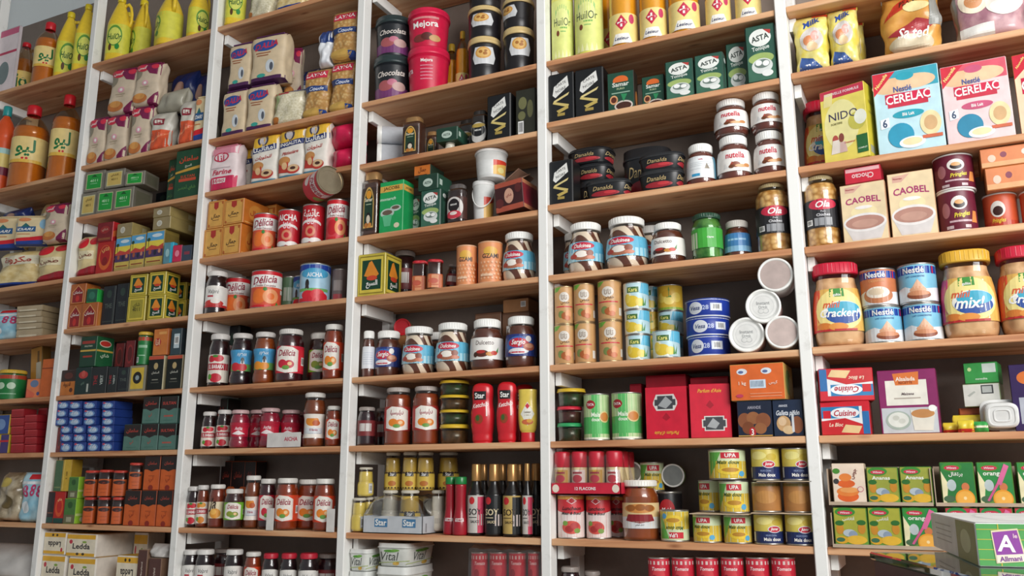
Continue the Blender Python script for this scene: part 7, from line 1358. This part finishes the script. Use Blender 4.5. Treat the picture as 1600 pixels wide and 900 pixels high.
for kd, x0, x1, ds in (('pineapple_juice_box', 1303, 1356, 'yellow-green pineapple juice box, lower left'), ('pineapple_juice_box', 1357, 1409, 'yellow-green pineapple juice box, lower right'), ('orange_juice_straw_box', 1411, 1467, 'green orange-juice box with straw, lower')):
    tops.append(I(kd, x0, x1, 793, ds, d=.003, zb=zl+.0005, rot=0, dep=.045))
zr = ctray(1476, 1680, z7, .07, 'cardboard tray of juice boxes behind the tissue box')
for k, (x0, x1) in enumerate(((1479, 1531), (1533, 1586), (1588, 1640))): tops.append(I('red_juice_box', x0, x1, 793, 'red juice box behind the tissue box', d=.003, zb=zr+.0005, rot=0, dep=.045))
zu = max(t_['top'] for t_ in tops)+.0008
zu1 = ctray(1298, 1462, zu, .075, 'cardboard tray of juice boxes, upper left')
for kd, x0, x1, yt, ds in (('white_orange_slice_juice_box', 1301, 1352, 724, 'cream juice box with orange slices'), ('pineapple_latin_juice_box', 1355, 1405, 730, 'olive pineapple juice box, upper left'), ('pineapple_latin_juice_box', 1407, 1458, 729, 'olive pineapple juice box, upper right')):
    I(kd, x0, x1, yt, ds, d=.003, zb=zu1+.0005, rot=0, dep=.045)
zu2 = ctray(1466, 1680, zu, .075, 'cardboard tray of juice boxes, upper right')
for kd, x0, x1, ds in (('orange_arabic_juice_box', 1470, 1524, 'green orange-juice box with Arabic name'), ('orange_juice_straw_box', 1528, 1584, 'green orange-juice box with straw, upper'), ('orange_juice_straw_box', 1591, 1645, 'green juice box at right edge')):
    I(kd, x0, x1, 722, ds, d=.003, zb=zu2+.0005, rot=0, dep=.045)
# ---- brown case with open flap, bay 4 third shelf
S(3, 3)
zt = shelf_z(3, 3)+.0006; xa, xb = at(776, 330, .002).x, at(821, 330, .002).x; bw = xb-xa; bh = .085; bd = .09
bo = bpy.data.objects.new('open_brown_case', None); COL.objects.link(bo); bo.location = ((xa+xb)/2-.004, .055, zt+.012); bo.rotation_euler = (0, math.radians(-5), math.radians(-3))
m = MB(); RB = mat('#4a1f1c', .45); fr = [('r', 0, .0, 1, .18, '#a8503c'), ('r', 0, .84, 1, 1, '#a8503c'), ('r', 0, .18, 1, .84, '#3c1a1c'), ('e', .5, .5, .17, .26, '#c99a84'), ('t', .5, .5, .2, 'شاي', '#8a3a34'), ('e', .15, .3, .14, .16, '#5a2424'), ('e', .85, .7, .12, .16, '#5a2424')]
m.box(-bw/2, bw/2, -bd/2, bd/2, 0, bh, RB, .001); art(m, flat_f(-bd/2), bw-.002, .001, bh-.001, fr, step=1)
art(m, lambda s, t_, off: (bw/2+off, s, t_), bd-.002, .001, bh-.001, [('r', 0, 0, 1, 1, '#8a2a34'), ('r', 0, 0, 1, .14, '#c4805c'), ('r', 0, .86, 1, 1, '#c4805c'), ('e', .5, .5, .3, .26, '#7a2030')], step=1)
link('case_body', m.mesh('case_body'), bo)
m = MB(); m.box(-bw/2, bw/2, 0, .0025, 0, .06, mat('#8a6a58', .7), 0); m.xf(Matrix.Translation((0, -bd/2+.003, bh)) @ Matrix.Rotation(-math.radians(62), 4, 'X')); link('open_flap', m.mesh('open_flap'), bo)
m = MB(); m.box(0, .05, -bd/2, bd/2, 0, .0025, mat('#8a6a58', .7), 0); m.xf(Matrix.Translation((bw/2-.05, 0, bh+.002)) @ Matrix.Rotation(-math.radians(28), 4, 'Y')); link('open_flap', m.mesh('open_flap'), bo)
ITEMS.append(dict(o=bo, desc='dark brown case with flap standing open', kind='open_brown_case', b=3, L=3, z=zt, x=bo.location.x, y=0, cat='box'))
# ---- opened can lying on two cans, bay 3
p = at(504, 293, .0); R = .044; Lc = .095
kb = bpy.data.objects.new('lying_tomato_can', None); COL.objects.link(kb)
m = MB(); m.lathe([(R*.93, 0), (R, .002), (R*.985, .006), (R*.985, Lc-.006)], mat('#c8303c', .4), 36)
art(m, cyl_surf(lambda z: R*.985, R), 2.0*R, .008, Lc-.008, [('r', -1, .5, 1.4, .86, '#e4d8d8'), ('t', 0, .68, .8, 'Délicia', '#a82c44', {'it': 1, 'h': .26}), ('e', -.4, .25, .2, .16, '#e4d4d0'), ('e', .5, .24, .24, .16, '#7aa04a'), ('t', -.8, .3, .8, 'AICHA', '#e6d8d8', {'h': .18})])
m.lathe([(0, .002), (R*.93, .002)], STEEL, 36)
link('can_body', m.mesh('can_body'), kb)
m = MB(); GM = mat('#a89c84', .3, .85); m.lathe([(R*.985, Lc-.006), (R*1.02, Lc-.003), (R*1.01, Lc), (R*.96, Lc), (R*.94, Lc-.004), (R*.86, Lc-.004), (R*.85, Lc-.0032), (R*.70, Lc-.0032), (R*.69, Lc-.004), (0, Lc-.004)], GM, 40, smooth=False)
link('metal_end', m.mesh('metal_end'), kb)
dirv = Vector((.92, -.42, .04)).normalized(); kb.rotation_mode = 'QUATERNION'; kb.rotation_quaternion = dirv.to_track_quat('Z', 'Y')
kb.location = Vector(p)-dirv*Lc*.5
kb.location.z = r1['top']+R+.003
ITEMS.append(dict(o=kb, desc='red can lying on its side on two red cans', kind='lying_tomato_can', b=2, L=3, z=kb.location.z, x=p.x, y=0, cat='can'))
# ---- carton sleeve pieces around jars
def sleeve(b, L, x0, x1, yt, desc, txt=None):
    S(b, L); z = shelf_z(b, L)+.0005; y1 = pix((at((x0+x1)/2, 690, 0).x, -.001, z))[1]
    xa, xb = at(x0, (yt+y1)/2, -.001).x, at(x1, (yt+y1)/2, -.001).x; h = at((x0+x1)/2, yt, -.001).z-z
    m = MB(); m.box(xa, xb, -.003, -.0012, z, z+h, mat('#dcd8d4', .6), 0)
    if txt: art(m, lambda s, t_, off: ((xa+xb)/2+s, -.003-off, z+t_), xb-xa, 0, h, [('t', .72, .55, .4, txt, '#c8405a')], step=1)
    o = link('carton_sleeve', m.mesh('carton_sleeve')); ITEMS.append(dict(o=o, desc=desc, kind='carton_sleeve', b=b, L=L, z=z, x=(xa+xb)/2, y=0, cat='cardboard'))
sleeve(2, 6, 418, 470, 676, 'white carton strip before the rose-red jars', 'AICHA'); sleeve(2, 7, 417, 428, 794, 'small white carton flap between jars'); sleeve(2, 7, 511, 523, 795, 'white carton flap by the third upright')
# ---- stuff in clear wrap round the red cans, bay 4 bottom
S(3, 8)
zt = shelf_z(3, 8)+.0005; xa, xb = at(733, 880, 0).x, at(848, 880, 0).x; zz = at(790, 860, 0).z
m = MB(); vs = []; fs = []
for i in range(21):
    u = i/20
    for (y, z) in ((-.004, zt), (-.005, zt+(zz-zt)*.55), (-.003, zz), (.03, zz+.008), (.085, zz+.006)): vs.append((xa+(xb-xa)*u, y+.002*math.sin(u*40+z*30)-.001, z+.003*math.sin(u*25+y*50) if z > zt else z))
for i in range(20):
    for j in range(4): q = i*5+j; fs.append((q, q+5, q+6, q+1))
m.add(vs, fs, glass('#f2e6e4', 'loose_film', .15, .1, .6), True)
o = link('clear_wrap', m.mesh('clear_wrap')); ITEMS.append(dict(o=o, desc='clear film wrapped over small red cans', kind='clear_wrap', b=3, L=8, z=zt, x=(xa+xb)/2, y=0, cat='wrapping'))
# ---------------------------------------------------------------- glass counter and tissue box in front of the right bay
TZ = EZ-.10                           # level of the glass top
def onz(px, py, z):
    d = ray(px, py); t_ = (z-EZ)/d.z; return CAM+d*t_
ct = bpy.data.objects.new('glass_counter', None); COL.objects.link(ct)
c0 = onz(1358, 862, TZ); c1 = onz(1515, 900, TZ); ux = Vector((c1.x-c0.x, c1.y-c0.y, 0)).normalized(); vx = Vector((-ux.y, ux.x, 0))
if vx.x < 0: vx = -vx
ct.location = (c0.x, c0.y, 0); Lc_, Wc_ = 1.15, .55
MT = Matrix(((ux.x, vx.x, 0, 0), (ux.y, vx.y, 0, 0), (0, 0, 1, 0), (0, 0, 0, 1)))
m = MB(); m.box(0, Lc_, 0, Wc_, TZ-.010, TZ, glass('#b9d4c8', 'green_glass', .02, .22, .9), .002); m.xf(MT); link('glass_top', m.mesh('glass_top'), ct)
ALU = mat('#3a3d3c', .35, .6)
m = MB(); m.box(.004, Lc_-.004, .004, .022, TZ-.036, TZ-.0105, ALU, .001); m.box(.004, Lc_-.004, Wc_-.022, Wc_-.004, TZ-.036, TZ-.0105, ALU, .001); m.box(.004, .022, .022, Wc_-.022, TZ-.036, TZ-.0105, ALU, .001); m.box(Lc_-.022, Lc_-.004, .022, Wc_-.022, TZ-.036, TZ-.0105, ALU, .001); m.xf(MT); link('frame', m.mesh('frame'), ct)
m = MB()
for (a_, b_) in ((.004, .004), (Lc_-.022, .004), (.004, Wc_-.022), (Lc_-.022, Wc_-.022)): m.box(a_, a_+.018, b_, b_+.018, .5, TZ-.0365, ALU, .001)
m.xf(MT); link('corner_posts', m.mesh('corner_posts'), ct)
m = MB(); m.box(.008, Lc_-.008, .008, .012, .52, TZ-.037, glass('#b9d4c8', 'green_glass', .02, .22, .9), 0); m.box(.008, .012, .013, Wc_-.013, .52, TZ-.037, glass('#b9d4c8', 'green_glass', .02, .22, .9), 0); m.xf(MT); link('glass_panel', m.mesh('glass_panel'), ct)
m = MB(); m.box(0, Lc_, 0, Wc_, 0, .5, mat('#20242a', .5), .003); m.xf(MT); link('cabinet', m.mesh('cabinet'), ct)
ct['label'] = 'glass-topped shop counter at the lower right corner'; ct['category'] = 'counter'
# tissue box
q0 = onz(1530, 886, TZ); ax = Vector((math.cos(.16), math.sin(.16), 0)); ay = Vector((-ax.y, ax.x, 0))
dq = (q0-CAM).dot(CF); bh = 66/FPX*dq; bw = .125; bl = .31
tb = MB(); tb.box(0, bw, 0, bl, 0, bh, mat('#dfe2e0', .4), .0015)
grid = [('r', 0, 0, 1, 1, '#4f9a52')]+[('r', -.0, v, 1, v+.014, '#c9b43c') for v in (.14, .38, .62, .86)]+[('r', u, 0, u+.008, 1, '#c9b43c') for u in (.18, .42, .6, .84)]
K_ = lambda u: .035+u*.66
lg = [('p', [(K_(.16), .06), (K_(.13), .84), (K_(.47), .9), (K_(.55), .12)], '#d8cfa8'), ('p', [(K_(.17), .26), (K_(.145), .8), (K_(.46), .86), (K_(.51), .3)], '#8a3f98'), ('t', K_(.31), .54, .15, 'A', WHT, {'h': .52, 'rot': -3}), ('t', K_(.43), .72, .035, 'le', '#e8c8d8'), ('p', [(K_(.17), .08), (K_(.168), .26), (K_(.51), .3), (K_(.53), .13)], '#dfd8c8'), ('t', K_(.345), .18, .2, 'Allmani', '#7a3a8a', {'h': .12, 'rot': 4})]
art(tb, lambda s, t_, off: (bw/2+s, -off, t_), bw-.002, .001, bh-.001, grid+lg, step=1)
art(tb, lambda s, t_, off: (-off, bl/2-s, t_), bl-.002, .001, bh-.001, [('r', 0, 0, 1, 1, '#c9cdcd'), ('r', .62, .0, 1, 1, '#6a7a4a'), ('e', .8, .5, .1, .3, '#a8b48c')]+[('r', .12, .3+.15*i, .5, .33+.15*i, '#8f9494') for i in range(4)], step=1)
art(tb, lambda s, t_, off: (bw/2+s, bl/2+t_, bh+off), bw-.002, -bl/2+.001, bl/2-.001, [('r', 0, 0, 1, 1, '#e9ebea'), ('e', .5, .5, .26, .34, '#d9dbda'), ('e', .5, .5, .22, .31, '#eceeed')], step=1)
tbr = bpy.data.objects.new('tissue_box', tb.mesh('tissue_box')); COL.objects.link(tbr)
tbr.location = (q0.x, q0.y, TZ+.0006); tbr.rotation_euler = (0, 0, math.atan2(ax.y, ax.x))
tbr['label'] = 'green checked tissue box with purple letter A on the glass counter'; tbr['category'] = 'tissue box'
# ---------------------------------------------------------------- let nothing stand inside its neighbour
kids = {}
for i, it in enumerate(ITEMS):
    if it.get('on') is not None: kids.setdefault(it['on'], []).append(i)
def shift(i, dx, dy):
    o = ITEMS[i]['o']; o.location.x += dx; o.location.y += dy
    for k in kids.get(i, []): shift(k, dx, dy)
for it in ITEMS:
    if 'hx' in it and not it['rd']:
        a = math.radians(it['rot']); ca, sa = abs(math.cos(a)), abs(math.sin(a)); it['ex'] = it['hx']*ca+it['hy']*sa*.8; it['ey'] = it['hy']*ca+it['hx']*sa*.8
    elif 'hx' in it: it['ex'], it['ey'] = it['hx'], it['hy']
def shrink(i, amt, dr):
    it = ITEMS[i]; k = 1-amt/(2*it['ex'])
    if it.get('k', 1)*k < .84: return False
    it['k'] = it.get('k', 1)*k; o = it['o']; o.scale.x *= k; it['ex'] *= k
    if it['rd']: o.scale.y *= k; it['ey'] *= k
    o.location.x += dr*amt/2; return True
grp = {}
for i, it in enumerate(ITEMS):
    if 'hx' in it: grp.setdefault((it['b'], it['L']), []).append(i)
for (b, L), ids in grp.items():
    lo_, hi_ = PX[b]+PW/2+.0008, PX[b+1]-PW/2-.0008
    for step_ in range(80):
        moved = 0
        for n_, i in enumerate(ids):
            A = ITEMS[i]; oa = A['o']
            for j in ids[n_+1:]:
                B = ITEMS[j]; ob = B['o']
                if min(A['z']+A['H'], B['z']+B['H'])-max(A['z'], B['z']) < .003: continue
                dx, dy = ob.location.x-oa.location.x, ob.location.y-oa.location.y
                if A['rd'] and B['rd'] and abs(A['ex']-A['ey']) < .004 and abs(B['ex']-B['ey']) < .004:
                    d_ = math.hypot(dx, dy); need = A['ex']+B['ex']
                    if d_ >= need-.0003: continue
                    px_, py_ = need-abs(dx), (math.sqrt(max(0, need*need-dx*dx))-abs(dy))
                    px_ = math.sqrt(max(0, need*need-dy*dy))-abs(dx)
                else:
                    px_, py_ = A['ex']+B['ex']-abs(dx), A['ey']+B['ey']-abs(dy)
                if px_ < .0003 or py_ < .0003: continue
                moved = 1; sgn = 1 if dx >= 0 else -1
                back, front = (j, i) if dy >= 0 else (i, j)
                Bk = ITEMS[back]; room = DEPTH-.001-Bk['ey']-Bk['o'].location.y
                fy = abs((A['o'].location.y-A['ey'])-(B['o'].location.y-B['ey']))
                if fy > .017 and room > .001:
                    m_ = min(py_*.6+.0004, room); shift(back, m_*Bk['o'].location.x/(DIST+Bk['o'].location.y), m_)
                else:
                    q_ = min(px_, .012)*.5+.0001
                    for t_, s_ in ((i, -sgn), (j, sgn)):
                        if shrink(t_, q_, s_): continue
                        shift(t_, s_*q_, 0)
        for i in ids:
            A = ITEMS[i]; x = A['o'].location.x
            if A['ex']*2 > hi_-lo_: continue
            ov = lo_-x+A['ex']
            if ov > 1e-5:
                moved = 1
                if not (ov < .02 and shrink(i, ov, 1)): shift(i, ov, 0)
            ov = x+A['ex']-hi_
            if ov > 1e-5:
                moved = 1
                if not (ov < .02 and shrink(i, ov, -1)): shift(i, -ov, 0)
        if not moved: break
for it in ITEMS: it['x'] = it['o'].location.x
# ================================================================ NAMES, LABELS, GROUPS
by = {}
for it in ITEMS: by.setdefault((it['b'], it['L'], it['desc']), []).append(it)
for (b, L, desc), g in by.items():
    lv = sorted(l for l in {q['L'] for q in ITEMS if q['b'] == b}); n = lv.index(L)
    where = '%s shelf down, %s' % (ORD[n], BAYN[b]) if n else 'top shelf, %s' % BAYN[b]
    if len(g) > 1:
        zs = []
        for q in sorted(g, key=lambda q: q['z']):
            if not zs or q['z']-zs[-1][-1]['z'] > .012: zs.append([q])
            else: zs[-1].append(q)
        for li, row in enumerate(zs):
            row.sort(key=lambda q: q['x'])
            for i, q in enumerate(row):
                p_ = []
                if len(row) > 1: p_.append('%s from left' % ORD[i] if i else 'leftmost')
                if len(zs) > 1: p_.append('%s layer up' % ORD[li])
                q['lab'] = '%s, %s, %s' % (desc, ', '.join(p_), where)
    else: g[0]['lab'] = '%s, %s' % (desc, where)
kc = {}
for it in ITEMS: kc.setdefault((it['b'], it['L'], it['kind']), []).append(it)
for it in ITEMS:
    o = it['o']; lab = it['lab']
    if len(lab.split()) > 16: lab = lab.replace(' shelf down,', ' shelf,')
    if len(lab.split()) > 16: print('LONG', len(lab.split()), lab)
    o['label'] = lab; o['category'] = it.get('cat') or kcat(it['kind'])
    if len(kc[(it['b'], it['L'], it['kind'])]) > 1:
        o['group'] = '%s on the %s shelf of the %s' % (kname(it['kind']).replace('_', ' ')+('es' if it['kind'].endswith('box') else 's'), ORD[sorted({q['L'] for q in ITEMS if q['b'] == it['b']}).index(it['L'])], BAYN[it['b']])
print('items', len(ITEMS))
